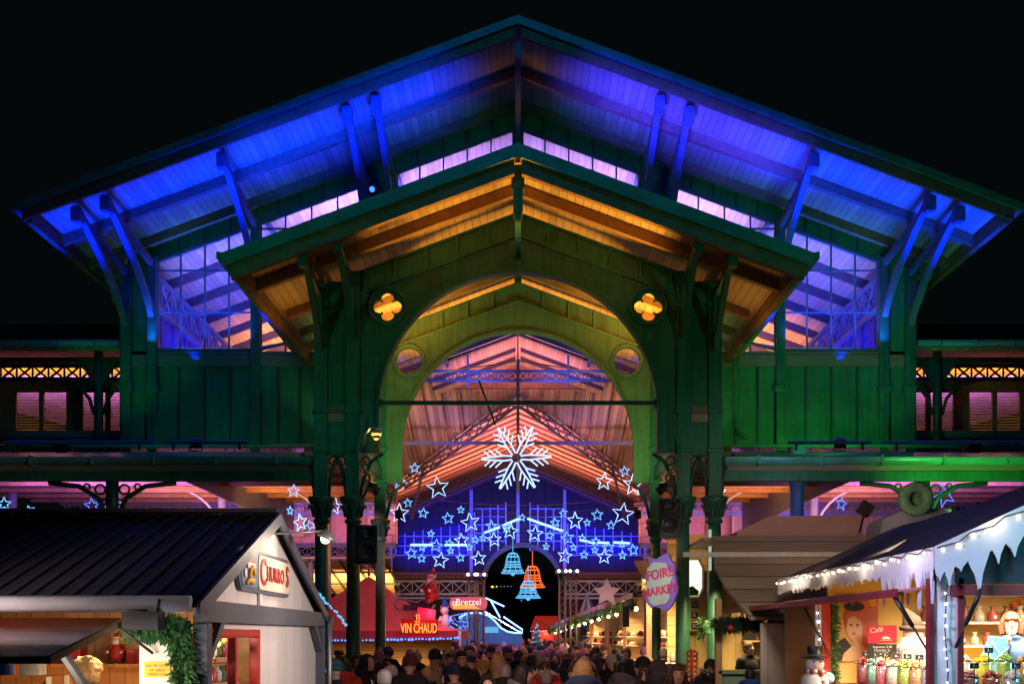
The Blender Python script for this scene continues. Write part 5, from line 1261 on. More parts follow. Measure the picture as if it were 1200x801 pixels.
for z in (2.17, 1.88): b = MB(); b.box(5.0, 9, 13.75, 14.09, z, z+.03); obj('shelf', b, M['white'], t)
lamp('AREA', (5.8, 11.6, 2.75), (5.8, 12.3, 1), 560, (1, .82, .55), (3.5, 2)); lamp('AREA', (4.2, 10.6, 2.45), (4.3, 11.2, 1.5), 9, (1, .82, .58), (.5, 1.2))
lamp('POINT', (4.9, 9.5, 2.6), (0, 0, 0), 2, (1, .8, .6), .1)
for (a, c, n_, lab) in ((Vector((EX-.06, YF, EZ+.02)), Vector((EX-.06, YN, EZ+.02)), 26, 'warm string lights along the low left eave of the sweets hut'), (Vector((EX-.02, YN-.06, EZ+.02)), Vector((EX+4, YN-.06, EZ+1.86)), 30, 'warm string lights climbing the front gable of the sweets hut')):
    pts = [a.lerp(c, i/40)+Vector((0, 0, -.018*(i % 3))) for i in range(41)]; string(pts, n_, lab, G['warm'], .015)
    for q_ in (.15, .4, .65, .9): lamp('POINT', a.lerp(c, q_)+Vector((-.1, -.1, -.05)), (0, 0, 0), 1.3, (1, .8, .6), .03)
string([(3.86, 9.98, 2.5), (3.84, 9.98, 2.1), (3.87, 9.98, 1.7), (3.84, 9.98, 1.2), (3.86, 9.98, .8)], 16, 'warm string lights running down the white corner post of the sweets hut', G['cool'], .013)
string([(3.77, 13.92, 2.4), (3.78, 13.92, 1.9), (3.77, 13.92, 1.2)], 9, 'string lights running down the far side post of the sweets hut', G['cool'], .015)
b = MB(); leafy(b, [(3.98, 13.98, 2.45), (3.97, 13.98, 1.9), (3.99, 13.98, 1.3)], .06, 700, .06, 4); obj('fir_garland', b, M['fir'], at=(3.98, 13.98, 1.3), label='thin fir garland beside the woman poster in the sweets hut', cat='garland')
# portrait poster: flat printed card
t = thing('portrait_poster', P(1004, 737, 14.05), 'poster of a red haired woman with a decorated hat on the yellow wall', 'poster'); y = 14.07
a, c = P(980, 774, y), P(1029, 697, y); W_, H_ = c.x-a.x, c.z-a.z; q = lambda u, v, dy=0: Vector((a.x+u*W_, y-.004*dy, a.z+v*H_))
def blob(pts, dy, m, name):
    b = MB(); b.slab([q(u, v, dy) for u, v in pts], (0, .0035, 0)); obj(name, b, m, t)
E = lambda cx, cy, rx, ry, a0=0, a1=360, n=22: [(cx+rx*math.cos(R(a0+(a1-a0)*i/n)), cy+ry*math.sin(R(a0+(a1-a0)*i/n))) for i in range(n)]
blob([(0, 0), (1, 0), (1, 1), (0, 1)], 0, mat('poster_ground', (.6, .36, .1), .5, var=.15, scale=2), 'card')
pk_ = mat('poster_red', (.5, .12, .09), .5, var=.35, scale=12)
blob([(.35, .98), (1, .98), (1, .35), (.85, .15), (.6, .1), (.5, .5), (.2, .5), (.15, .7)], 1, pk_, 'printed_hair')
blob([(.02, 0), (.0, .28), (.2, .36), (.4, .2), (.35, 0)], 2, M['black'], 'printed_coat')
blob([(.12, 0), (.18, .12), (.4, .25), (.38, .5), (.62, .5), (.6, .25), (.85, .1), (.8, 0)], 3, mat('poster_skin', (.68, .42, .28), .5, var=.1), 'printed_neck')
blob(E(.42, .52, .19, .2), 4, bpy.data.materials['poster_skin'], 'printed_face')
blob([(.2, .7), (.25, .52), (.27, .64), (.42, .68), (.62, .6), (.64, .75), (.45, .8)], 5, pk_, 'printed_fringe')
blob(E(.42, .83, .25, .07), 6, M['black'], 'printed_hat'); blob(E(.38, .88, .05, .045), 7, CLOTH['purple'], 'printed_flower'); blob(E(.85, .9, .09, .07), 7, mat('poster_orange', (.8, .35, .03), .5), 'printed_orange')
blob(E(.34, .55, .035, .012), 6, M['eye'], 'printed_eye'); blob(E(.5, .55, .035, .012), 6, M['eye'], 'printed_eye'); blob(E(.41, .42, .05, .018), 6, M['lip'], 'printed_lips')
# cafe sign with menu board
t = thing('cafe_menu_board', P(1034, 758, 13.8), 'red Café sign above a black chalked menu board in the sweets hut', 'menu board'); y = 13.8
a, c = P(1017, 753, y), P(1051, 732, y); b = MB(); b.box(a.x, c.x, y, y+.02, a.z, c.z); obj('red_header', b, mat('cafe_crimson', (.55, .02, .06), .4, var=.1), t)
e_, f_ = P(1017, 788, y), P(1051, 754, y); b = MB(); b.box(e_.x, f_.x, y, y+.02, e_.z, f_.z); obj('slate', b, M['black'], t)
b = MB(); on(b, 'Café', (a.x+.1, y-.006, c.z-.06), (1, 0, .15), (-.15, 0, 1), .09, font_shear=.3, extrude=.002); g_ = random.Random(1)
b.lathe((a.x+.22, y-.008, a.z+.05), [(.05, 0), (.055, .012), (.03, .03), (.0, .035)], 12, sy=.1); b.lathe((a.x+.22, y-.008, a.z+.035), [(.07, 0), (.07, .006)], 14, sy=.1)
for i in range(7):
    z = f_.z-.035-i*.042; on(b, ('Expresso 2.50', 'Chocolat 3.-', 'Thé 2.50', 'Renversé 3.-', 'Vin chaud 4.-', 'Sirop 1.-', 'Nougat 5.-')[i], ((e_.x+f_.x)/2, y-.004, z), (1, 0, 0), (0, 0, 1), .042, extrude=.001)
obj('writing', b, M['white'], t)
t = thing('menu_board', P(1128, 716, 14.0), 'small black menu board high on the sweets hut wall, right of the corner post', 'menu board'); y = 14.0
a, c = P(1116, 722, y), P(1132, 700, y); b = MB(); b.box(a.x, c.x, y, y+.02, a.z, c.z); obj('slate', b, M['black'], t); b = MB(); b.box(a.x, c.x, y-.003, y+.02, a.z-.07, a.z-.005); b.box(a.x, c.x, y-.003, y+.02, c.z+.005, c.z+.05); obj('pink_band', b, M['lip'], t)
b = MB()
for i in range(4): on(b, ('CREPES', 'sucre 4.-', 'citron 5.-', 'miel 5.-')[i], ((a.x+c.x)/2, y-.004, c.z-.03-i*.05), (1, 0, 0), (0, 0, 1), .042, extrude=.001)
obj('writing', b, M['white'], t)
# big bearded figure
q = P(1069, 752, 12.2); t = thing('bearded_figure', (q.x, q.y, 1.2), 'plush bearded gnome with a fluffy white beard behind the sweets counter', 'gnome figure')
X_, Y_ = q.x, q.y
b = MB(); b.lathe((X_, Y_, 1.2), [(.2, 0), (.24, .25), (.2, .5), (.13, .72), (.1, .78)], 16); b.tube([(X_-.17, Y_, 1.8), (X_-.27, Y_-.12, 1.65), (X_-.2, Y_-.22, 1.62)], [.07, .06, .05], 8); obj('body', b, CLOTH['brown'], t)
b = MB(); b.ball((X_, Y_-.03, 2.03), .11, .1, .13, 14, 10); b.ball((X_, Y_-.14, 2.0), .03); obj('head', b, mat('gnome_skin', (.5, .28, .2), .6), t)
b = MB(); g_ = random.Random(5)
for i in range(420):
    a_ = g_.uniform(-1.7, 1.7); p = Vector((X_+.12*math.sin(a_), Y_-.06-.09*math.cos(a_), 1.97+g_.uniform(-.04, .04))); b.tube([p, p+Vector((.05*math.sin(a_)+g_.gauss(0, .015), -.05, -.1)), p+Vector((.03*math.sin(a_)+g_.gauss(0, .03), -.03, -.22-g_.random()*.1))], [.012, .01, .003], 4)
obj('beard', b, mat('white_fluff', (.3, .28, .26), .9), t)
b = MB(); b.tube([(X_, Y_, 2.1), (X_-.01, Y_, 2.2), (X_-.08, Y_+.02, 2.33)], [.135, .1, .02], 12); b.tube([(X_+.12*math.cos(i*.6), Y_-.02+.12*math.sin(i*.6), 2.11) for i in range(11)], .03, 7); obj('hat', b, CLOTH['brown'], t)
# gift bags of sweets on the shelves
for (z, y, xs, rw) in ((2.2, 13.9, [5.1+i*.17 for i in range(22)], 'upper'), (1.91, 13.9, [5.08+i*.16 for i in range(24)], 'lower')):
    for i, x in enumerate(xs):
        if x > 8.2: continue
        c_ = [mat('bag_brown', (.25, .07, .03), .3, var=.5, scale=25), mat('bag_cream', (.6, .45, .3), .4, var=.5, scale=25), mat('bag_red', (.5, .08, .06), .35, var=.4, scale=25)] if 'bag_brown' not in bpy.data.materials else [bpy.data.materials[k] for k in ('bag_brown', 'bag_cream', 'bag_red')]
        b = MB(); s_ = 1 if rw == 'upper' else .82; b.lathe((x, y, z), [(.055*s_, 0), (.07*s_, .03), (.065*s_, .1*s_), (.025*s_, .15*s_), (.045*s_, .2*s_)], 9); b.cur = 1; b.box(x-.02, x+.02, y-.078*s_, y-.07*s_, z+.04, z+.08)
        kk = i % 3
        obj('sweet_bag', b, [c_[kk], M['white']], at=(x, y, z), label=f"{('brown', 'cream', 'red')[kk]} cellophane bag of sweets, {ORD[i] if i < 13 else 'far right, number '+str(i+1)} along the {rw} shelf", cat='sweet bag', group='bags of sweets on the hut shelves')
# heaps and jars of sweets on the counters
CAN = {k: mat(k+'_sweets', c, .35, var=.5, scale=45, bump=.6) for k, c in dict(yellow=(.8, .6, .03), pink=(.7, .2, .22), orange=(.75, .33, .12), white=(.7, .62, .5), red=(.6, .05, .06), mint=(.3, .6, .5), green=(.35, .5, .08)).items()}
cg = random.Random(12); slots = []
for i in range(15): slots.append((P(985+i*7.1, 793-(i % 2)*2, 11.9-i*.11), 'left'))
for i in range(11): slots.append((Vector((3.9+.0*i, 12.8-i*.24, 1.47)), 'edge'))
for i in range(13): slots.append((Vector((4.2+i*.19, 10.3, 1.47)), 'front'))
for i in range(12): slots.append((Vector((4.25+i*.2, 10.58, 1.47)), 'back'))
kinds = ['orange', 'white', 'yellow', 'pink', 'green', 'red', 'mint', 'orange', 'yellow', 'pink', 'white']
for i, (p, where) in enumerate(slots):
    if where == 'left': p = Vector((4.15 if i % 2 else 4.02, 12.9-i*.17, 1.47))
    if where == 'edge': continue
    kd = kinds[(i*7+3) % 11] if not (where == 'back' and i in (28+1, 28+2)) else 'yellow'; hh = .3 if where == 'back' else (.22 if where == 'left' else .16)
    cand = thing('sweet_jar', p, f"jar heaped with {kd} sweets, {ORD[(i if i < 15 else (i-26 if where == 'front' else i-39)) % 13]} of the {dict(left='side counter', front='front counter row', back='rear row on the front counter')[where]}", 'sweet jar', 'jars of sweets on the counters')
    b = MB(); b.lathe(p, [(.075, 0), (.085, .02), (.085, hh), (.078, hh+.01)], 12); obj('jar', b, M['clear'], cand)
    b = MB(); b.lathe(p+Vector((0, 0, .01)), [(.07, 0), (.075, .02), (.075, hh-.01)], 10)
    for j in range(26):
        a_ = cg.uniform(0, 6.28); r_ = cg.uniform(0, .075); q = p+Vector((r_*math.cos(a_), r_*math.sin(a_), hh+.07-r_*.7)); e_ = Vector((cg.gauss(0, 1), cg.gauss(0, 1), cg.gauss(0, .6))).normalized()*.03
        b.tube([q-e_, q+e_], .011, 5)
    obj('sweets', b, CAN[kd], cand)
    if i % 2 == 0:
        b = MB(); b.box(p.x-.04, p.x+.04, p.y-.1, p.y-.09, p.z+hh+.1, p.z+hh+.15); b.tube([(p.x, p.y-.09, p.z+hh), (p.x, p.y-.09, p.z+hh+.1)], .005, 4); obj('price_tag', b, M['black'], cand)
        b = MB(); on(b, str(3+i % 5)+'.-', (p.x, p.y-.103, p.z+hh+.125), (1, 0, 0), (0, 0, 1), .04, extrude=.001); obj('price', b, M['white'], cand)
t = thing('paper_bag', (4.95, 10.75, 1.47), 'pale turquoise paper bag standing in front of the auburn haired woman', 'bag')
b = MB(); b.slab([(4.64, 10.9, 1.47), (4.82, 10.9, 1.47), (4.81, 10.9, 2.01), (4.65, 10.9, 2.03)], (0, .08, 0)); obj('bag', b, mat('turquoise_paper', (.12, .42, .5), .6, var=.1), t, bevel=.006)
b = MB(); b.beam((4.63, 10.893, 1.75), (4.82, 10.893, 1.92), .004, .01); b.beam((4.65, 10.893, 1.98), (4.82, 10.893, 1.72), .004, .01); obj('folds', b, M['white'], t)
standalone('w', [((-.24, -.12, 1.16), (-.05, -.2, 1.42), (.15, -.1, 1)), ((.26, -.02, 1.14), (.16, -.28, 1.02), (-.3, -.6, -.3))], (5.0, 11.25, .53), -18, 'auburn haired woman in a blue padded jacket with her hand at her mouth', 'denim', ('bob', 'auburn'), True, 1.0, voxel=.0095, puffy=1)
# orange and black wall decoration at the frame edge
b = MB(); q = P(1196, 712, 14.02)
for i in range(5): b.ball(q+Vector((.09*math.cos(i*1.25), 0, .09*math.sin(i*1.25))), .05, .02, .05)
obj('wall_flower', b, mat('orange_felt', (.75, .18, .03), .8), at=q, label='orange petal decoration on the sweets hut wall at the frame edge', cat='decoration')
# snowman
q = Vector((0, 0, 0)); t = thing('snowman', q, 'white snowman with a black top hat and striped scarf beside the sweets hut', 'snowman')
b = MB(); b.lathe(q, [(.2, .0), (.3, .2), (.3, .6), (.22, .9), (.23, 1.0), (.27, 1.2), (.25, 1.4), (.14, 1.53)], 18); b.ball(q+Vector((0, 0, 1.66)), .17, .17, .17, 16, 10); b.ball(q+Vector((.24, -.05, 1.4)), .11); obj('body', b, mat('snowman_white', (.75, .73, .75), .7, var=.05), t)
b = MB(); b.lathe(q+Vector((0, 0, 1.77)), [(.24, 0), (.24, .02), (.13, .03), (.15, .2), (.145, .22)], 18); obj('top_hat', b, M['black'], t)
b = MB(); b.lathe(q+Vector((0, 0, 1.8)), [(.137, 0), (.141, .045)], 18); obj('hat_band', b, M['fir'], t)
b = MB(); b.tube([q+Vector((0, -.16, 1.65)), q+Vector((-.08, -.3, 1.62))], [.03, .004], 7); obj('carrot_nose', b, mat('carrot', (.7, .25, .03), .6), t)
b = MB()
for s_ in (-1, 1): b.ball(q+Vector((s_*.06, -.155, 1.7)), .018)
obj('eyes', b, M['black'], t)
b = MB()
for i in range(16):
    b.cur = i % 2; a0, a1 = i*22.5, (i+1)*22.5; b.tube([q+Vector((.17*math.cos(R(a0)), .17*math.sin(R(a0)), 1.52)), q+Vector((.17*math.cos(R(a1)), .17*math.sin(R(a1)), 1.52))], .045, 7)
for i in range(6): b.cur = i % 2; b.tube([q+Vector((.06+i*.01, -.2-.01*i, 1.5-i*.07)), q+Vector((.07+i*.01, -.21-.01*i, 1.43-i*.07))], .04, 6)
obj('scarf', b, [M['red'], M['white']], t)
t.scale = (.6,)*3; t.location = (Xp(955, 12.3), 12.3, .72)
b = MB(); b.box(Xp(955, 12.3)-.25, Xp(955, 12.3)+.25, 12.05, 12.55, 0, .718); obj('wooden_crate', b, M['warmwood'], at=(Xp(955, 12.3), 12.3, 0), label='wooden crate carrying the snowman beside the sweets hut', cat='crate', bevel=.01)
lamp('SPOT', (3.0, 11.3, 2.3), (3.3, 12.3, 1.6), 5, (1, .85, .7), .05, 90)

# ============================================================ timber stall between porch and sweets hut
t = thing('timber_stall', (4.5, 17.5, 0), 'grey plank stall with a yellow lit serving hatch behind the sweets hut', 'market stall')
M['greyplank'] = planks('weathered_planks', (.3, .24, .17), 2, .21, 0, gap=.06, var=.55, gaptone=.1)
zs = lambda y: 2.3+(y-16.3)*.615
b = MB(); b.slab([(3.25, 18.55, zs(18.55)), (7.6, 18.55, zs(18.55)), (7.6, 16.3, 2.3), (3.42, 16.3, 2.3), (3.2, 17.0, zs(17.0)), (3.12, 17.6, zs(17.6))], (0, .02, -.05)); obj('plank_roof', b, M['greyplank'], t)
b = MB(); b.box(2.66, 7.4, 17.86, 17.93, zs(17.9)+.002, zs(17.9)+.08); obj('top_rail', b, mat('pale_rail', (.5, .47, .42), .5), t)
b = MB(); b.box(3.5, 4.16, 16.0, 16.06, 0, 2.2); obj('side_boards', b, planks('pale_boards', (.5, .43, .38), 0, .3, 2, gap=.03), t)
b = MB(); b.box(3.1, 3.12, 17.5, 20.5, 0, 2.2) if 0 else b.box(3.05, 6.2, 20.4, 20.46, 0, 3.2); obj('back_wall', b, planks('yellow_boards', (.62, .42, .16), 0, .25, 2, gap=.03), t)
b = MB(); b.box(3.2, 5.6, 17.5, 17.95, .1, 1.42); b.box(3.15, 5.6, 17.4, 18.0, 1.42, 1.47); obj('counter', b, mat('green_counter', (.2, .35, .2), .5), t)
b = MB(); b.box(3.1, 3.2, 17.4, 17.5, 0, 2.6); obj('post', b, M['warmwood'], t)
b = MB(); b.box(4.1, 5.2, 20.1, 20.38, 1.9, 1.93); obj('shelf', b, M['warmwood'], t)
for i in range(7):
    x = 3.75+i*.21; z = 2.2+((i*3) % 4)*.07; b = MB(); b.cbox((x, 20.25, z), .17, .2, .13, Matrix.Rotation(.3*(i % 3-1), 3, 'Y')); obj('wooden_tray', b, M['warmwood'], at=(x, 20.25, z), label=f'pale wooden tray hung on the hatch back wall, {ORD[i]} from the left', cat='tray', group='wooden trays in the serving hatch')
for i in range(3):
    x = 4.1+i*.3; b = MB(); b.box(x, x+.22, 20.1, 20.3, 1.935, 2.05); obj('black_box', b, M['black'], at=(x, 20.2, 1.93), label=f'small black box on the hatch shelf, {ORD[i]} from the left', cat='box', group='black boxes on the hatch shelf')
lamp('AREA', (4.1, 19.2, 2.9), (4.1, 19.4, 1), 90, (1, .72, .35), (1.8, 1)); lamp('SPOT', (3.2, 13.6, 3.2), (4.4, 17.3, 2.9), 170, (1, .85, .68), .2, 80)
b = MB(); leafy(b, [P(838, 730, 17.0), P(860, 731, 17.0), P(885, 729, 17.0), P(925, 729, 16.9)], .1, 1300, .08, 6); obj('fir_garland', b, mat('dark_fir', (.02, .05, .025), .8, var=.5), at=P(880, 730, 17), label='dark fir garland across the top of the yellow serving hatch', cat='garland')
for (px, lab) in ((903, 'red bauble on the dark garland, right end'), (856, 'red bauble on the dark garland, left end')):
    b = MB(); b.ball(P(px, 735, 16.85), .05); obj('bauble', b, M['red'], at=P(px, 735, 16.85), label=lab, cat='bauble')
person((Xp(878, 18.9), 18.9, .25), 30, 'stall keeper in black with short brown hair behind the yellow lit hatch', None, pose=0, coat='black', hair=('short', 'brown'), k=.96)
# equipment above the stall
b = MB(); b.slab([(3.75, 19.0, 3.665), (5.9, 19.0, 3.665), (5.9, 19.0, 4.08), (4.3, 19.0, 4.06), (3.75, 19.0, 3.8)], (0, .8, 0)); obj('covered_crate', b, mat('pink_tarpaulin', (.5, .27, .24), .6, var=.2, scale=2), at=(4.7, 19, 3.62), label='long salmon tarpaulin covered crate resting on the stall roof', cat='crate')
b = MB(); b.slab([(6.1, 18.7, 3.665), (7.3, 18.7, 3.665), (7.3, 18.7, 4.15), (6.6, 18.7, 4.17), (6.15, 18.7, 3.98)], (0, .8, 0)); obj('white_tarpaulin', b, mat('white_tarp', (.55, .55, .6), .6, var=.2, scale=2), at=(6.5, 18.5, 3.6), label='lavender white tarpaulin heap beside the round green coil', cat='tarpaulin')
b = MB(); b.box(3.1, 12, 18.58, 20.4, 3.6, 3.66); obj('stall_roof', b, M['greyplank'], bpy.data.objects['timber_stall'])
q = P(1071, 585, 18.3); b = MB(); b.lathe(q, [(.13, 0), (.26, 0), (.28, .03), (.28, .12), (.25, .15), (.13, .15), (.12, .12), (.12, .03), (.13, 0)], 24, axis=(0, -1, 0)); obj('hose_coil', b, mat('pale_green_hose', (.2, .42, .22), .5), at=q, label='round pale green coil standing on top of the stall', cat='coil')
b = MB(); b.tube([P(1035, 622, 18.5)+Vector((0, 0, -.3)), P(1035, 600, 18.5)], .02, 5); c_ = P(1014, 596, 18); b.cbox(c_, .2, .16, .2, Matrix.Rotation(.6, 3, 'Y')); b.tube([c_, c_+Vector((0, .3, -.35))], .02, 5); t = thing('projector', c_, 'black projector standing on the white tarpaulin above the stall', 'projector'); b = MB(); b.cbox(c_, .2, .16, .2, Matrix.Rotation(.6, 3, 'Y')); obj('housing', b, M['black'], t); b = MB(); b.tube([c_, c_+Vector((0, .3, -.35))], .02, 5); obj('stand', b, M['black'], t)
lamp('SPOT', (4.5, 15.5, 5.2) if 0 else (5.0, 16.5, 4.6), (5.2, 19, 3.8), 30, (1, .55, .5), .2, 120)
b = MB(); b.tube([(3.75, 12.4, .0), (3.75, 12.4, .1)], .1, 5)
t = thing('blue_column', (Xp(934, 23.0), 23.0, 0), 'slim blue lit column rising behind the tarpaulin covered crate', 'column')
b = MB(); x = Xp(934, 23.0); b.lathe((x, 23, 0), [(.14, 0), (.14, 5.0), (.18, 5.2), (.2, 5.5), (.2, 5.9)], 12); obj('shaft', b, mat('blue_column_paint', (.08, .12, .35), .5), t); lamp('SPOT', (x-.6, 21.6, 3.9), (x, 23, 5.2), 25, (.1, .2, 1), .1, 70)

# ============================================================ kiosk with menu boards right of the arch
t = thing('food_kiosk', (3.0, 21.3, 0), 'wooden food kiosk with yellow boards between the two right porch columns', 'kiosk')
b = MB(); b.box(2.95, 4.2, 21.9, 21.96, 0, 4.0); obj('back_wall', b, planks('amber_boards', (.6, .38, .14), 2, .2, 0, gap=.05), t)
b = MB(); b.box(2.42, 3.3, 20.6, 21.1, .1, 1.45); b.box(2.38, 3.32, 20.55, 21.15, 1.45, 1.5); obj('counter', b, M['cream'], t)
for x in (2.5, 3.22): b = MB(); b.box(x-.05, x+.05, 21.15, 21.25, 0, 3.2); obj('post', b, M['warmwood'], t)
b = MB(); b.slab([(2.3, 20.4, 3.1), (3.4, 20.4, 3.1), (3.4, 22, 3.5), (2.3, 22, 3.5)], (0, 0, -.05)); obj('roof', b, M['warmwood'], t)
lamp('AREA', (2.9, 20.9, 3.0), (2.95, 21.4, 1.4), 60, (1, .7, .35), (.7, .5)); lamp('SPOT', (3.1, 20.6, 3.4), (3.5, 21.9, 3.2), 30, (1, .6, .25), .1, 120)
for i, ch in enumerate(('N', 'K', '2L')):
    z = Zp(708+i*12.5, 20.3); x0_, x1_ = Xp(803, 20.3), Xp(819, 20.3); t = thing('price_board', ((x0_+x1_)/2, 20.3, z), f"yellow panel with a black square marked {ch}, {('top', 'middle', 'bottom')[i]} of three", 'price panel', 'three yellow panels on the kiosk')
    b = MB(); b.box(x0_, x1_, 20.3, 20.33, z-.085, z+.085); obj('panel', b, mat('panel_yellow', (.75, .5, .12), .5) if i == 0 else bpy.data.materials['panel_yellow'], t)
    b = MB(); b.box(x1_-.14, x1_-.015, 20.292, 20.299, z-.06, z+.06); obj('black_square', b, M['black'], t); b = MB(); on(b, ch, (x1_-.078, 20.288, z), (1, 0, 0), (0, 0, 1), .1, extrude=.001); obj('letter', b, M['white'], t)
q = P(812, 677, 20.3); t = thing('octagonal_lamp', q, 'white glowing octagonal lantern box above the yellow price panels', 'lantern')
b = MB(); add_mesh(b, curve_mesh('p', [[(-.16, -.36), (.12, -.36), (.2, -.2), (.2, .2), (.12, .36), (-.16, .36)]], .06), plane_mtx(q, (.96, -.28, 0), (0, 0, 1))); obj('light_box', b, mat('pale_box', (.8, .75, .6), .5), t)
b = MB(); add_mesh(b, curve_mesh('p', [[(-.13, -.32), (.1, -.32), (.165, -.18), (.165, .18), (.1, .32), (-.13, .32)]], .004), plane_mtx(q+Vector((-.02, -.068, 0)), (.96, -.28, 0), (0, 0, 1))); obj('lit_face', b, glow('lantern_face', (1, .86, .6), 1.6), t)
b = MB(); add_mesh(b, curve_mesh('p', [[(-.13, -.32), (.1, -.32), (.12, -.24), (.0, -.14), (-.13, -.2)]], .003), plane_mtx(q+Vector((-.02, -.078, 0)), (.96, -.28, 0), (0, 0, 1))); obj('green_motif', b, M['fir'], t)
b = MB(); b.tube([P(832, 668, 19.7), P(832, 620, 19.7)], .028, 8); obj('light_tube', b, glow('dim_tube', (.75, .85, .7), .55), at=P(832, 645, 19.7), label='pale vertical tube on the outer right column above the white rail', cat='light tube')
b = MB(); leafy(b, [P(821, 728, 19.5), P(826, 732, 19.5), P(823, 745, 19.5)], .09, 350, .07, 3); obj('fir_bunch', b, M['fir'], at=P(823, 735, 19.5), label='fir bunch with ribbons between the price panels and the column', cat='garland')
# market sign
q = P(775, 682, 18.9); t = thing('market_sign', q, 'lavender and mint cut out sign reading FOIRE MARKET in pink on a column', 'sign'); xd, ud = Vector((.62, .78, 0)), Vector((0, 0, 1))
# text must read left to right from the camera: its right end is the nearer one
xd = Vector((.66, -.75, 0))
def outl(sx, sz, seed, n=40, amp=.12):
    g_ = random.Random(seed); k_ = [g_.uniform(-1, 1) for _ in range(6)]
    return [(sx*math.cos(a)*(abs(math.cos(a))**-.35 if abs(math.cos(a)) > .05 else 2.0)*.82*(1+amp*sum(k_[j]*math.sin((j+3)*a) for j in range(6))/2.2), sz*math.sin(a)*(abs(math.sin(a))**-.3 if abs(math.sin(a)) > .05 else 2)*.85*(1+amp*sum(k_[j]*math.cos((j+2)*a) for j in range(6))/2.2)) for a in [2*math.pi*i/n+.01 for i in range(n)]]
b = MB(); add_mesh(b, curve_mesh('p', [outl(.42, .52, 3, amp=.22)], .02), plane_mtx(q, xd, ud)); obj('lavender_board', b, mat('lavender_paint', (.35, .22, .75), .5, var=.25, scale=3), t)
nrm = xd.cross(ud).normalized()
b = MB(); add_mesh(b, curve_mesh('p', [[(x-.04, z-.02) for x, z in outl(.33, .43, 5, amp=.16)]], .006), plane_mtx(q+nrm*.03, xd, ud)); obj('mint_face', b, mat('mint_paint', (.55, .72, .6), .5, var=.15), t)
b = MB(); add_mesh(b, curve_mesh('t', None, .004, text='FOIRE', size=.23, offset=.006), plane_mtx(q+nrm*.042+Vector((0, 0, .14)), xd+Vector((0, 0, .12)), ud)); add_mesh(b, curve_mesh('t', None, .004, text='MARKET', size=.2, offset=.006), plane_mtx(q+nrm*.042-Vector((0, 0, .14)), xd+Vector((0, 0, .12)), ud)); obj('lettering', b, mat('hot_pink_paint', (.8, .08, .2), .5), t)
b = MB(); b.beam(q+Vector((.1, .1, .2)), (2.9, 19.95, q.z+.2), .04, .04); obj('arm', b, M['iron'], t)
lamp('SPOT', q+Vector((-.9, -1.3, .3)), q, 50, (1, .85, .9), .1, 70)
t = thing('traffic_barrier', (Xp(810, 18.4), 18.4, 0), 'orange red plastic barrier panel beside the dark green column', 'barrier')
b = MB(); q = Vector((Xp(811, 18.4), 18.4, 0))
for i in range(6): b.tube([q+Vector((.09*math.cos(a*.5236), 0, 1.3+i*.085+.05*math.sin(a*.5236))) for a in range(12)], .018, 5, closed=True)
b.tube([q, q+Vector((0, 0, 1.8))], .03, 6); obj('frame', b, mat('orange_plastic', (.8, .08, .02), .4), t)

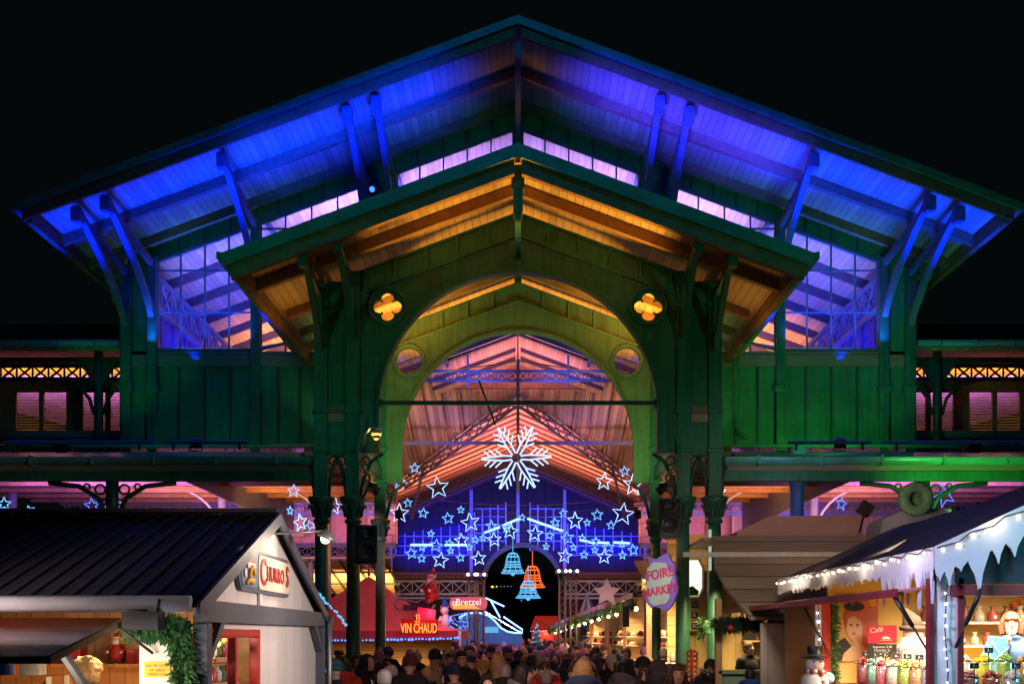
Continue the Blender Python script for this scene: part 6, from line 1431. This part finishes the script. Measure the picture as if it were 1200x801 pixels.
# ============================================================ chalet row on the right of the alley
def chalet(da, db, xa, xb, za, zb_, n, label, roofc):
    A, B = Vector((xa, da, 0)), Vector((xb, db, 0)); u = (B-A).normalized(); w_ = Vector((u.y, -u.x, 0)); 
    if w_.x < 0: w_ = -w_
    t = thing('chalet', A.lerp(B, .5), label, 'market chalet', 'row of lit chalets along the alley'); L = (B-A).length
    Z = lambda s_: za+(zb_-za)*s_/L
    b = MB(); b.slab([A+Vector((0, 0, Z(0)+.02))-w_*.3, B+Vector((0, 0, Z(L)+.02))-w_*.3, B+Vector((0, 0, Z(L)+.7))+w_*1.6, A+Vector((0, 0, Z(0)+.7))+w_*1.6], (0, 0, -.06)); obj('roof', b, M['slate'], t)
    b = MB(); b.beam(A-w_*.33+Vector((0, 0, Z(0)-.02)), B-w_*.33+Vector((0, 0, Z(L)-.02)), .04, .13); obj('eave_board', b, M['cream'], t)
    b = MB(); b.slab([A+w_*1.5, B+w_*1.5, B+w_*1.5+Vector((0, 0, Z(L)+.5)), A+w_*1.5+Vector((0, 0, Z(0)+.5))], w_*.05); obj('back_wall', b, planks('chalet_boards', (.62, .42, .22), 2, .2, 1, gap=.04) if 'chalet_boards' not in bpy.data.materials else bpy.data.materials['chalet_boards'], t)
    b = MB(); b.slab([A, B, B+Vector((0, 0, 1.25)), A+Vector((0, 0, 1.25))], w_*.4); obj('counter', b, M['warmwood'], t)
    for s_ in (0, .5, 1): b = MB(); p = A.lerp(B, s_); b.beam(p, p+Vector((0, 0, Z(L*s_)-.05)), .09, .09); obj('post', b, M['warmwood'], t)
    for zz in (1.65, 1.95): b = MB(); b.beam(A+w_*1.35+u*.3+Vector((0, 0, zz)), B+w_*1.35-u*.3+Vector((0, 0, zz)), .25, .03); obj('shelf', b, M['white'], t)
    g_ = random.Random(n)
    for zz in (1.3, 1.7, 2.0):
        for i in range(int(L/.38)):
            if g_.random() < .2: continue
            p = A+u*(.3+i*.38)+w_*(.2 if zz < 1.5 else 1.3)+Vector((0, 0, zz-(.05 if zz < 1.5 else .03))); b = MB(); h_ = g_.uniform(.1, .2); r_ = g_.uniform(.06, .1)
            b.lathe(p, [(r_, 0), (r_, h_*.7), (r_*.5, h_)], 8); nm = g_.choice([('honey_jar', CAN['orange'], 'amber jar'), ('tin_mug', M['white'], 'white mug'), ('gift_tin', M['red'], 'red tin'), ('dark_pot', CLOTH['brown'], 'brown pot')])
            obj(nm[0], b, nm[1], at=p, label=f"{nm[2]} on the {('counter' if zz < 1.5 else ('lower shelf' if zz < 1.9 else 'upper shelf'))} of the {label.split(',')[0]}", cat='ware', group=f'wares in the {label.split(",")[0]}')
    b = MB(); leafy(b, [A.lerp(B, s_/16)-w_*.3+Vector((0, 0, Z(L*s_/16)-.14-.1*abs(math.sin(s_*1.57)))) for s_ in range(17)], .1, 900, .09, n); obj('garland', b, M['fir'], t)
    for i in range(4):
        p = A+u*(L*(i+.5)/4)-w_*.1+Vector((0, 0, Z(L*(i+.5)/4)-.3)); lt = link('pendant_lamp', None, t)
        b = MB(); b.ball(p, .06); obj('globe', b, G['warm'], lt); b = MB(); b.tube([p, p+Vector((0, 0, .25))], .008, 4); obj('cord', b, M['rope'], lt)
    m_ = A.lerp(B, .5)+w_*.8; lamp('AREA', m_+Vector((0, 0, Z(L/2)-.05)), m_+Vector((0, 0, 1))-w_*.0, 190, (1, .66, .3), (1.2, L*.5)); 
    for s_ in (.2, .5, .8): lamp('POINT', A.lerp(B, s_)-w_*.35+Vector((0, 0, Z(L*s_)-.35)), (0, 0, 0), 14, (1, .68, .35), .08)
chalet(26.5, 33.5, 3.05, 2.72, 2.98, 2.85, 1, 'nearest chalet, with a dark sign and big fir garland', 0)
chalet(34, 42, 2.7, 2.3, 2.84, 2.65, 2, 'middle chalet, with a long white shelf of mugs', 0)
chalet(42.5, 52, 2.27, 1.75, 2.64, 2.36, 3, 'farthest chalet, lowest roof edge near the far arch', 0)
q = P(708, 716, 27.5) if 0 else P(735, 722, 27.0); b = MB(); b.box(q.x-.14, q.x+.02, q.y-.3, q.y-.26, q.z-.25, q.z+.25); obj('menu_slate', b, M['black'], at=q, label='small black slate hanging on the nearest chalet', cat='slate')
q = P(711, 694, 26.4); b = MB(); add_mesh(b, curve_mesh('p', [star_pts(.34, .5, 5)], .03), FRONT(q)); obj('paper_star', b, mat('pink_white_star', (.7, .5, .52), .6), at=q, label='pale pink star ornament on the end of the nearest chalet roof', cat='star ornament')
lamp('POINT', q+Vector((0, -.6, -.1)), (0, 0, 0), 5, (1, .7, .6), .1)
t = thing('conical_pavilion', (Xp(688, 53), 53, 0), 'small blue and white striped cone roof behind the chalet row', 'pavilion'); q = Vector((Xp(688, 53), 53, 0))
b = MB()
for i in range(12):
    b.cur = i % 2; a0, a1 = i*math.pi/6, (i+1)*math.pi/6; z0_, z1_ = 2.3, Zp(694, 53); b.add([q+Vector((.75*math.cos(a0), .75*math.sin(a0), z0_)), q+Vector((.75*math.cos(a1), .75*math.sin(a1), z0_)), q+Vector((0, 0, z1_))], [(0, 1, 2)])
obj('roof', b, [mat('cone_blue', (.05, .22, .5), .5), mat('cone_white', (.5, .55, .75), .5)], t); b = MB(); b.tube([q, q+Vector((0, 0, 2.3))], .6, 12); obj('drum', b, bpy.data.materials['cone_blue'], t)
lamp('SPOT', q+Vector((-1.5, -4, .6)), q+Vector((0, 0, 3)), 70, (.6, .75, 1), .1, 60)
t = thing('red_stall', (Xp(640, 58), 58, 0), 'small red roofed stall at the far right end of the alley', 'market stall'); q = Vector((Xp(641, 58), 58, 0))
b = MB(); b.slab([q+Vector((-.9, 0, 2.3)), q+Vector((.9, 0, 2.3)), q+Vector((.6, .8, 3.0)), q+Vector((-.6, .8, 3.0))], (0, 0, -.05)); obj('roof', b, M['red'], t); b = MB(); b.box(q.x-.8, q.x+.8, q.y+.8, q.y+.9, 0, 2.3); obj('back_wall', b, M['red'], t); b = MB(); b.box(q.x-.8, q.x+.8, q.y, q.y+.2, 0, 1.1); obj('counter', b, M['warmwood'], t)
lamp('POINT', q+Vector((0, .3, 2.1)), (0, 0, 0), 35, (1, .4, .15), .1)
string([q+Vector((-.9, -.05, 2.22)), q+Vector((.9, -.05, 2.22))], 14, 'blue string lights on the front edge of the far red stall', G['bluebulb'], .035)
# ============================================================ mulled wine tent on the left
TX0, TX1, TY0, TY1, TZ = -6.3, -1.36, 26.0, 30.5, 2.12; pk = Vector((Xp(431, 28), 28.2, Zp(674, 28)))
t = thing('mulled_wine_tent', (-3.8, 28, 0), 'red peaked tent with glowing VIN CHAUD lettering and blue bulbs along its edge', 'tent')
M['redcanvas'] = mat('red_canvas', (.5, .09, .1), .75, var=.15, scale=2, bump=.2)
b = MB(); b.smooth = False; cs = [Vector((TX0, TY0, TZ)), Vector((TX1, TY0, TZ)), Vector((TX1, TY1, TZ)), Vector((TX0, TY1, TZ))]; N = 8
for k in range(4):
    p, q = cs[k], cs[(k+1) % 4]
    for i in range(N):
        for j in range(6):
            def S(u, v):
                e = p.lerp(q, u); r = e.lerp(pk, v); r.z = TZ+(pk.z-TZ)*(v**1.35)-.04*math.sin(math.pi*u)*(1-v); return r
            b.add([S(i/N, j/6), S((i+1)/N, j/6), S((i+1)/N, (j+1)/6), S(i/N, (j+1)/6)], [(0, 1, 2, 3)])
obj('canopy', b, M['redcanvas'], t)
b = MB()
for k in range(4):
    p, q = cs[k], cs[(k+1) % 4]
    for i in range(24):
        a, c = p.lerp(q, i/24), p.lerp(q, (i+1)/24); dz = .16; b.add([a, c, c-Vector((0, 0, dz)), a.lerp(c, .5)-Vector((0, 0, dz+.05)), a-Vector((0, 0, dz))], [(0, 1, 2, 3, 4)])
obj('valance', b, M['redcanvas'], t)
for c_ in cs: b = MB(); b.tube([(c_.x, c_.y, 0), (c_.x, c_.y, TZ)], .04, 7); obj('pole', b, M['zinc'], t)
b = MB(); b.box(-5.6, -1.9, 26.5, 26.9, .1, 1.2); obj('counter', b, M['warmwood'], t)
b = MB(); b.box(-5.9, -1.8, 29.8, 29.9, .1, 2.1); obj('back_board', b, bpy.data.materials['amber_boards'], t)
b = MB(); b.tube([pk, pk+Vector((0, 0, .35))], [.04, .01], 6); obj('finial', b, M['redcanvas'], t)
lamp('AREA', (-3.6, 28, 2.1), (-3.6, 28.3, 1), 150, (1, .62, .25), (3, 1.5))
lamp('SPOT', (-3.3, 22.3, 4.4), (-3.8, 27, 2.9), 130, (1, .3, .5), .2, 60)
t = thing('mulled_wine_neon', P(491, 735, 25.8), 'orange neon letters reading VIN CHAUD with a steaming cup', 'neon sign')
b = MB(); me_ = curve_mesh('t', None, .006, text='VIN CHAUD', size=.32); w_ = max(v.co.x for v in me_.vertices)-min(v.co.x for v in me_.vertices)
add_mesh(b, me_, plane_mtx(P(491, 736, 25.8), (1, 0, 0), (0, 0, 1)) @ Matrix.Scale(.84/w_, 4, (1, 0, 0))); obj('letters', b, G['neonorange'], t)
b = MB(); q = P(489.5, 734, 25.8); b.tube([q+Vector((-.07, 0, .12)), q+Vector((.06, 0, .12))], .008, 5)
for s_ in (-.03, .03): b.tube([q+Vector((s_, 0, .15)), q+Vector((s_+.02, 0, .2)), q+Vector((s_-.01, 0, .25)), q+Vector((s_+.01, 0, .3))], .01, 5)
obj('cup', b, G['neonorange'], t)
b = MB(); b.slab([P(470, 742, 25.9), P(512, 743, 25.9), P(514, 726, 25.9), P(470, 724, 25.9)], (0, .03, 0)); obj('backing', b, M['red'], t)
lamp('POINT', P(491, 734, 25.3), (0, 0, 0), 16, (1, .03, .05), .2)
string([(TX0, TY0-.05, TZ-.14), ((TX0+TX1)/2, TY0-.05, TZ-.2), (TX1, TY0-.05, TZ-.14)], 60, 'blue string lights along the front edge of the red tent', G['bluebulb'], .026)
# decorations on the tent roof
q = P(506, 706, 27); santa((q.x, q.y, q.z), 1.02*.85, 'large red santa figure riding a sleigh on the tent roof', -.9, 'santa_figure', True)
q = P(488, 708, 27.2); t = thing('sleigh', q, 'wire outlined sleigh under the santa on the red tent', 'sleigh'); b = MB()
for s_ in (-.18, .18): b.tube([q+Vector((-.45, s_, .2)), q+Vector((-.5, s_, -.05)), q+Vector((-.3, s_, -.2)), q+Vector((.3, s_, -.2)), q+Vector((.45, s_, 0))], .02, 5); b.tube([q+Vector((-.45, s_, .15)), q+Vector((0, s_, .05)), q+Vector((.45, s_, .2))], .018, 5)
obj('runners', b, M['zinc'], t); b = MB(); b.cbox(q+Vector((0, 0, -.08)), .6, .34, .16); b.beam(q+Vector((0, 0, -.15)), (q.x, q.y, TZ+.5), .05, .05); obj('seat', b, CLOTH['purple'], t)
q = P(499, 722, 26.6); t = thing('gift_parcel', q, 'bright pink gift parcel on the red tent roof', 'parcel'); b = MB(); b.cbox(q, .42, .4, .4, Matrix.Rotation(.15, 3, 'Y')); obj('box', b, mat('hot_pink_foil', (.8, .02, .15), .35), t, bevel=.02); b = MB(); b.cbox(q, .07, .41, .41, Matrix.Rotation(.15, 3, 'Y')); obj('ribbon', b, M['red'], t)
lamp('POINT', q+Vector((.1, -.7, .1)), (0, 0, 0), 14, (1, .15, .3), .1)
q = P(522, 722, 26.6); t = thing('bear_figure', q, 'white standing bear figure lit warmly beside the pink parcel', 'bear figure')
b = MB(); b.ball(q+Vector((0, 0, -.12)), .12, .11, .2); b.ball(q+Vector((-.02, -.02, .15)), .1, .1, .1); b.ball(q+Vector((-.02, -.12, .13)), .045)
for s_ in (-1, 1): b.ball(q+Vector((-.02+s_*.07, 0, .24)), .03); b.tube([q+Vector((s_*.1, 0, 0)), q+Vector((s_*.15, -.08, -.12))], .04, 6); b.tube([q+Vector((s_*.06, 0, -.25)), q+Vector((s_*.07, -.02, -.42))], .05, 6)
obj('body', b, M['white'], t); b = MB(); b.lathe(q+Vector((-.02, 0, .23)), [(.09, 0), (.06, .12), (.01, .26)], 10); obj('hat', b, CLOTH['blue'], t)
lamp('POINT', q+Vector((.0, -.6, .2)), (0, 0, 0), 5, (1, .7, .55), .1)
q = P(537, 729, 26.5); t = thing('light_box_gift', q, 'gift box outlined in dense deep blue bulbs at the tent corner', 'light figure')
b = MB(); g_ = random.Random(2)
for i in range(230):
    f_ = g_.randrange(3); p = [g_.uniform(-1, 1) for _ in range(3)]; p[f_] = -1 if f_ == 1 else g_.choice((-1, 1)); b.ball(q+Vector((p[0]*.22, p[1]*.2, p[2]*.2+.05*p[0])), .014, n=5, m=3)
obj('bulbs', b, G['bluebulb'], t)
b = MB()
for x in (-1, 1):
    for z in (-1, 1): b.tube([q+Vector((x*.22, -.2, z*.2+.05*x)), q+Vector((x*.22, .2, z*.2+.05*x))], .012, 5)
for y in (-1, 1): b.tube([q+Vector((x*.22, y*.2, z*.2+.05*x)) for x, z in ((-1, -1), (1, -1), (1, 1), (-1, 1))], .012, 5, closed=True)
b.tube([q-Vector((0, 0, .15)), (q.x, q.y, TZ)], .03, 5); obj('frame', b, M['iron'], t)
# pretzel sign on truss masts
def mast(px, d, top, label):
    x = Xp(px, d); t = thing('truss_mast', (x, d, 0), label, 'truss mast', 'metal truss masts in the hall')
    b = MB()
    for s_ in (-.11, .11): b.tube([(x+s_, d, 0), (x+s_, d, top)], .045, 7)
    for i in range(int(top/.5)): b.tube([(x-.11, d, i*.5), (x+.11, d, i*.5+.25)], .015, 5); b.tube([(x+.11, d, i*.5+.25), (x-.11, d, i*.5+.5)], .015, 5)
    obj('tubes', b, M['zinc'], t); b = MB(); b.cbox((x, d, top+.08), .5, .3, .12); obj('head', b, M['zinc'], t)
    b = MB()
    for s_ in (-.13, .13): b.ball((x+s_, d-.16, top+.1), .055)
    obj('lamps', b, G['cool'], t)
mast(553, 40.5, Zp(676, 40.5), 'pale truss mast behind the left half of the pretzel sign'); mast(563.5, 40.5, Zp(676, 40.5), 'pale truss mast behind the right half of the pretzel sign')
mast(659, 41, Zp(672, 41), 'left of the two truss masts right of the far arch'); mast(672, 41, Zp(672, 41), 'right of the two truss masts right of the far arch')
t = thing('pretzel_sign', P(549, 706.5, 39.9), 'rounded pink and yellow BRETZEL sign hung on the truss masts', 'sign'); a, c = P(527, 714, 39.9), P(571, 699, 39.9)
b = MB(); add_mesh(b, curve_mesh('p', [rrect(a.x, c.x, a.z, c.z, .2)], .05), FRONT((0, 39.9, 0))); obj('board', b, glow('sign_pink_glow', (.75, .12, .18), .9), t)
b = MB(); b.slab([(a.x+.12, 39.84, a.z+.04), (c.x-.25, 39.84, a.z+.04), (c.x-.5, 39.84, a.z+.17), (a.x+.12, 39.84, a.z+.19)], (0, -.005, 0)); obj('yellow_band', b, glow('sign_yellow_glow', (.9, .5, .08), 1.0), t)
b = MB(); on(b, 'Bretzel', ((a.x+c.x)/2, 39.83, (a.z+c.z)/2+.04), (1, 0, 0), (0, 0, 1), .32, extrude=.004); b.tube([(a.x+.16+.07*math.cos(i*.7), 39.83, (a.z+c.z)/2+.06*math.sin(i*.7)) for i in range(9)], .015, 5, closed=True); obj('lettering', b, glow('sign_white_glow', (1, .8, .75), 1.3), t)
# glowing slide
d = 47; t = thing('neon_slide', (Xp(580, d), d, 0), 'teal slide front outlined in pale blue neon at the end of the hall', 'slide')
cv = [(538, 723), (546, 719), (556, 717), (565, 718), (573, 721), (580, 727), (587, 735), (595, 739.5), (604, 741), (612, 741)]
pts = [P(x, y, d) for x, y in cv]; base = [Vector((pts[-1].x, d, .1)), Vector((pts[0].x, d, .1))]
b = MB(); b.slab(pts+base, (0, .5, 0)); obj('side_panel', b, mat('teal_panel', (.05, .22, .3), .5), t)
b = MB(); b.tube([p-Vector((0, .06, 0)) for p in pts]+[P(612, 737, d-.06), P(590, 722, d-.06)], .04, 6); obj('neon_outline', b, G['neonwhite'], t)
b = MB(); b.tube([P(569, 700, d), P(591, 710, d)], .04, 6); b.tube([P(575, 703, d), P(586, 723, d)], .04, 6); obj('neon_gable', b, G['neonwhite'], t)
b = MB(); b.tube([P(586, 722, d+.2), (P(586, 722, d).x, d+.2, .1)], .05, 6); b.tube([P(569, 700, d+.1), (P(569, 700, d).x, d+.1, .1)], .05, 6); obj('posts', b, M['iron'], t)
b = MB(); b.box(P(568, 0, d).x, P(584, 0, d).x, d-.03, d-.005, Zp(741, d), Zp(734, d)); obj('lit_panel', b, glow('slide_panel_glow', (.15, .5, .9), .9), t)
string([P(568, 715, d), P(590, 728, d), P(611, 740, d)], 26, 'white bulbs along the slanting edge of the neon slide', G['cool'], .03)
lamp('SPOT', P(575, 722, d-4), P(572, 728, d), 50, (.1, .5, 1), .2, 60)
q = Vector((Xp(629, 45), 45, 1.2)); t = thing('light_tree', (q.x, q.y, 0), 'small tree outlined in icy blue bulbs near the far arch', 'light tree')
b = MB(); g_ = random.Random(4)
for i in range(170):
    v = g_.random(); a_ = v*40; r_ = .33*(1-v)+.02; b.ball(q+Vector((r_*math.cos(a_), r_*math.sin(a_), v*1.25)), .02, n=5, m=3)
obj('bulbs', b, G['bellblue'], t); b = MB(); b.lathe((q.x, q.y, 0), [(.1, 0), (.1, 1.15), (.3, 1.2), (.02, 2.4)], 10); obj('cone', b, M['fir'], t)
# blue sign sliver by the left columns
t = thing('blue_neon_sign', P(378, 785, 16.5), 'tall cyan neon sliver beside the left hut at the frame bottom', 'neon sign'); b = MB()
b.tube([P(376, 762, 16.5), P(380, 770, 16.5), P(376, 778, 16.5), P(381, 785, 16.5), P(377, 795, 16.5), P(380, 806, 16.5)], .02, 5); b.tube([P(384, 765, 16.5), P(383, 800, 16.5)], .015, 5); obj('tubes', b, G['bellblue'], t); b = MB(); b.box(*[Xp(374, 16.6), Xp(387, 16.6)], 16.55, 16.6, .9, 1.85); obj('backing', b, M['black'], t); b = MB(); b.box(Xp(378, 16.6), Xp(383, 16.6), 16.56, 16.59, 0, .9); obj('post', b, M['iron'], t)
# distant house beyond the arch
t = thing('distant_house', (-3, 150, 0), 'dark distant house with a few lit windows seen through the far arch', 'house'); b = MB(); b.box(-9, 6, 150, 156, 0, 8.5); obj('wall', b, M['slate'], t)
b = MB(); b.slab([(-9.4, 149.6, 8.5), (6.4, 149.6, 8.5), (6.4, 153, 10.5), (-9.4, 153, 10.5)], (0, 0, .1)); obj('roof', b, M['slate'], t)
for (px, py, w_, c_) in ((577, 687, 3, 'y'), (582, 686.5, 1.5, 'y'), (587, 686, 1.5, 'w'), (591, 686, 1.5, 'w'), (595, 686, 1.5, 'w'), (599, 686, 1.2, 'w'), (611, 703, 1.2, 'w')):
    b = MB(); p = P(px, py, 149.9); b.box(p.x-w_*.055, p.x+w_*.055, 149.85, 149.98, p.z-.12, p.z+.12); obj('lit_window', b, glow('far_window_yellow', (1, .7, .05), 1.5) if c_ == 'y' else glow('far_window_white', (.5, .6, .8), .35), t)
# ============================================================ lamps
BL, PU, AM, GR, TE, PK, OR = (.001, .018, 1), (.45, .25, 1), (1, .5, .06), (.1, 1, .25), (.05, .8, .6), (1, .3, .55), (1, .42, .16)
grp = 'coloured floodlights on the market hall'
for s, sd in ((-1, 'left'), (1, 'right')):
    ledbar((s*5.05, 20.75, 5.62), (s*6.6, 20.75, 5.62), (s*5.8, 22.1, 11.3), 84, BL, 27, f'inner blue light bar near the gutter of the low {sd} roof')
    ledbar((s*6.8, 20.75, 5.62), (s*9.6, 20.75, 5.62), (s*8.2, 22.1, 10.4), 100, BL, 27, f'outer blue light bar near the gutter of the low {sd} roof')
    ledbar((s*.35, 18.5, zp(.35)+.16), (s*4.3, 18.5, zp(4.3)+.16), (s*2.4, 22.1, 12.6), 185, (.001, .02, 1) if s < 0 else (.02, .02, 1), 27, f'sloping blue light bar along the {sd} front edge of the porch roof')
    floodlight((s*6.2, 21.4, 5.75), (s*6.4, 24.16, 7.2), 22 if s < 0 else 110, (.1, 1, .12) if s > 0 else (.03, .8, .5), 120, f'green floodlight washing the lower {sd} wall panels')
    floodlight((s*8.7, 21.2, 5.7), (s*8.3, 24.16, 8.6), 55 if s < 0 else 50, TE if s > 0 else (.08, 1, .35), 56, f'green floodlight washing the {sd} corner pier')
    floodlight((s*2.55, 19.55, 4.7), (s*1.2, 18.55, 9.6), 1900, AM, 38, f'amber floodlight above the {sd} front capital, aimed under the porch roof', k=.6)
    floodlight((s*2.6, 20.5, 4.75), (s*.9, 21.3, 9.3), 1500, AM, 36, f'amber floodlight inside the porch above the {sd} capital', k=.6)
    floodlight((s*2.3, 21.4, 4.4), (s*2.0, 24, 8.0), 210, (.4, 1, .35), 100, f'warm floodlight inside the porch aimed at the {sd} of the inner arch', k=.6)
    lamp('AREA', (s*1.5, 25.2, 7.6), (s*1.5, 25.8, 9.5), 150, AM, (2, .5))
    lamp('AREA', (s*2.3, 22.4, 7.7), (s*2.4, 22.9, 9), 45, AM, (.8, 1))
    lamp('AREA', (s*4.0, 20.5, 6.8), (s*4.0, 20.2, 8.5), 4, AM, (.4, 1.5))
    lamp('AREA', (s*6.9, 23.9, 8.26), (s*6.9, 24.16, 9.4), 30, (.02, .1, 1), (2.2, .05), spread=70)
    lamp('AREA', (s*6.5, 24.6, 8.0), (s*6.3, 24.4, 9.6), 60, BL, (3, .1))
    lamp('SPOT', (s*1.6, 21.2, 10.1), (s*1.7, 24.2, 12.3), 30, (.15, 1, .12) if s < 0 else (.06, .8, .3), .1, 56)
    lamp('SPOT', (s*4.6, 21.6, 9.6), (s*4.8, 24.2, 10.9), 26, (.08, 1, .2), .1, 56)
    lamp('SPOT', (s*7.0, 22.4, 9.4), (s*7.0, 24.2, 10.3), 10, (.06, .9, .3), .1, 60)
# green and teal wash on porch, fascia and gutter from added lamps without fixtures
lamp('SPOT', (-6.5, 12, 6.5), (-1.5, 20, 7.5), 150, (.02, 1, .5), .3, 50)
lamp('SPOT', (6.5, 12, 6.5), (1.5, 20, 7.5), 150, (.03, 1, .5), .3, 50)
lamp('SPOT', (0, 13, 15.5), (0, 20.9, 12.5), 420, (.01, .35, .9), .3, 110)
lamp('SPOT', (7.6, 18.4, 4.1), (8.2, 20, 5.2), 160, (.1, 1, .12), .2, 120); lamp('SPOT', (4.9, 18.6, 4.6), (5.2, 20, 5.2), 22, (.05, .5, .7), .2, 120)
# unseen fill lights added before the huts and over the crowd
lamp('AREA', (2.2, 9.6, 2.9), (-2.4, 11.0, 2.2), 60, (1, .78, .72), (1, 1), spread=80)
lamp('AREA', (-.5, 8.5, 4.6), (.3, 14.5, 1.0), 22, (1, .55, .5), (2, 1), spread=60)
lamp('AREA', (-1, 7, 3.6), (4.2, 10.6, 2.2), 20, (.7, .6, 1), (1, 1), spread=34)
lamp('AREA', (8.6, 7.2, 3.9), (5.6, 9.9, 2.9), 34, (.1, .75, 1), (1, 1), spread=60)
lamp('AREA', (-5.4, 5.4, 2.35), (-4.4, 7.6, 2.0), 26, (1, .75, .65), (1.2, .3), spread=36)
for yy_, cc_, pw_ in ((25, (.8, .35, .7), 40), (33, (.75, .3, 1), 110), (44, (.6, .25, 1), 200)): lamp('AREA', (0, yy_, 6.2), (0, yy_+1, 1.5), pw_, cc_, (3, 2))
# inside the high hall
for s in (-1, 1):
    lamp('AREA', (s*4.5, 26, 7.6), (s*6, 29, 11), 260, (.05, .09, 1), (3, 1), spread=90)
    lamp('AREA', (s*2.2, 31, 8.0), (s*4.5, 33, 11.5), 1300, (1, .4, .1), (2.5, 2), spread=90)
    lamp('AREA', (s*8.0, 27, 7.5), (s*8.3, 30, 10.5), 140, BL, (1, 2))
    lamp('AREA', (s*11.5, 29, 6.8), (s*11.5, 36, 9.5), 1300, (.42, .16, 1), (5, 4))
    lamp('AREA', (s*2.6, 24.5, 10.25), (s*2.6, 27.2, 13), 560, (.26, .19, 1), (4.5, .4), spread=85)
    lamp('AREA', (s*6.2, 24.6, 8.6), (s*6.2, 27.0, 11.5), 230, (.1, .12, 1), (3, .4), spread=85)
    lamp('AREA', (s*11.5, 26.2, 7.0), (s*11.5, 27.5, 9), 170, (1, .55, .1), (5, .5))
    lamp('AREA', (s*9, 34, 4.6), (s*9, 38, 7.5), 240, OR, (6, 3))
    lamp('AREA', (s*8, 42.3, 6.0), (s*8, 43.6, 6.9), 70, BL, (8, .3))
    lamp('AREA', (s*7, 41, 5.4), (s*7, 46, 7), 55, (1, .42, .34), (6, 1))
    lamp('AREA', (s*6, 42, 3.0), (s*6, 43.5, 4.5), 330, (1, .6, .2), (5, 1))
    lamp('AREA', (s*6.5, 47, 8), (s*6, 49, 12), 130, (1, .5, .25), (3, 2))
    lamp('AREA', (s*3.5, 58, 6.6), (s*3.7, 58, 11), 480, (1, .42, .26), (3, 10), spread=100)
    lamp('AREA', (s*5.0, 66.5, 6.2), (s*4.5, 69, 8.5), 190, BL, (5, 1))
    lamp('AREA', (s*1.2, 41, 10.6), (s*1.8, 42, 11.8), 60, (.1, .15, 1), (2, .4))
lamp('AREA', (0, 43.5, 10), (0, 44.5, 13.4), 170, (1, .32, .42), (4, 2))
lamp('AREA', (0, 51, 7.4), (0, 53, 12), 360, (1, .36, .42), (3, 2))
for s in (-1, 1): lamp('AREA', (s*2.6, 47.5, 8.6), (s*3.2, 49.5, 11.2), 30, (.08, .08, 1), (2, .5), spread=80)
lamp('AREA', (0, 66, 6.5), (0, 69, 9), 120, (.03, .08, 1), (5, 1))

# night sky
w = bpy.data.worlds.new('World'); sc.world = w; w.use_nodes = True
nt = w.node_tree; bg = nt.nodes['Background']; bg.inputs[0].default_value = (.0016, .0030, .0034, 1); bg.inputs[1].default_value = .8

cam = bpy.data.cameras.new('camera'); co = bpy.data.objects.new('camera', cam); C.objects.link(co)
co.location = (0, 0, H); co.rotation_euler = (R(90), 0, 0)
cam.sensor_width = 36; cam.lens = 36*F/1200; cam.shift_x = -7/1200; cam.shift_y = (HY-400.5)/1200; cam.clip_end = 600; cam.clip_start = .1
sc.camera = co
sc.view_settings.view_transform = 'Standard'; sc.view_settings.look = 'None'; sc.view_settings.exposure = 0; sc.view_settings.gamma = 1
sc.render.engine = 'CYCLES'; sc.cycles.use_denoising = True; sc.cycles.max_bounces = 6; sc.cycles.transparent_max_bounces = 24; sc.cycles.diffuse_bounces = 3; sc.cycles.glossy_bounces = 3
sc.cycles.sample_clamp_indirect = 4; sc.cycles.use_light_tree = True; sc.cycles.caustics_reflective = False; sc.cycles.caustics_refractive = False
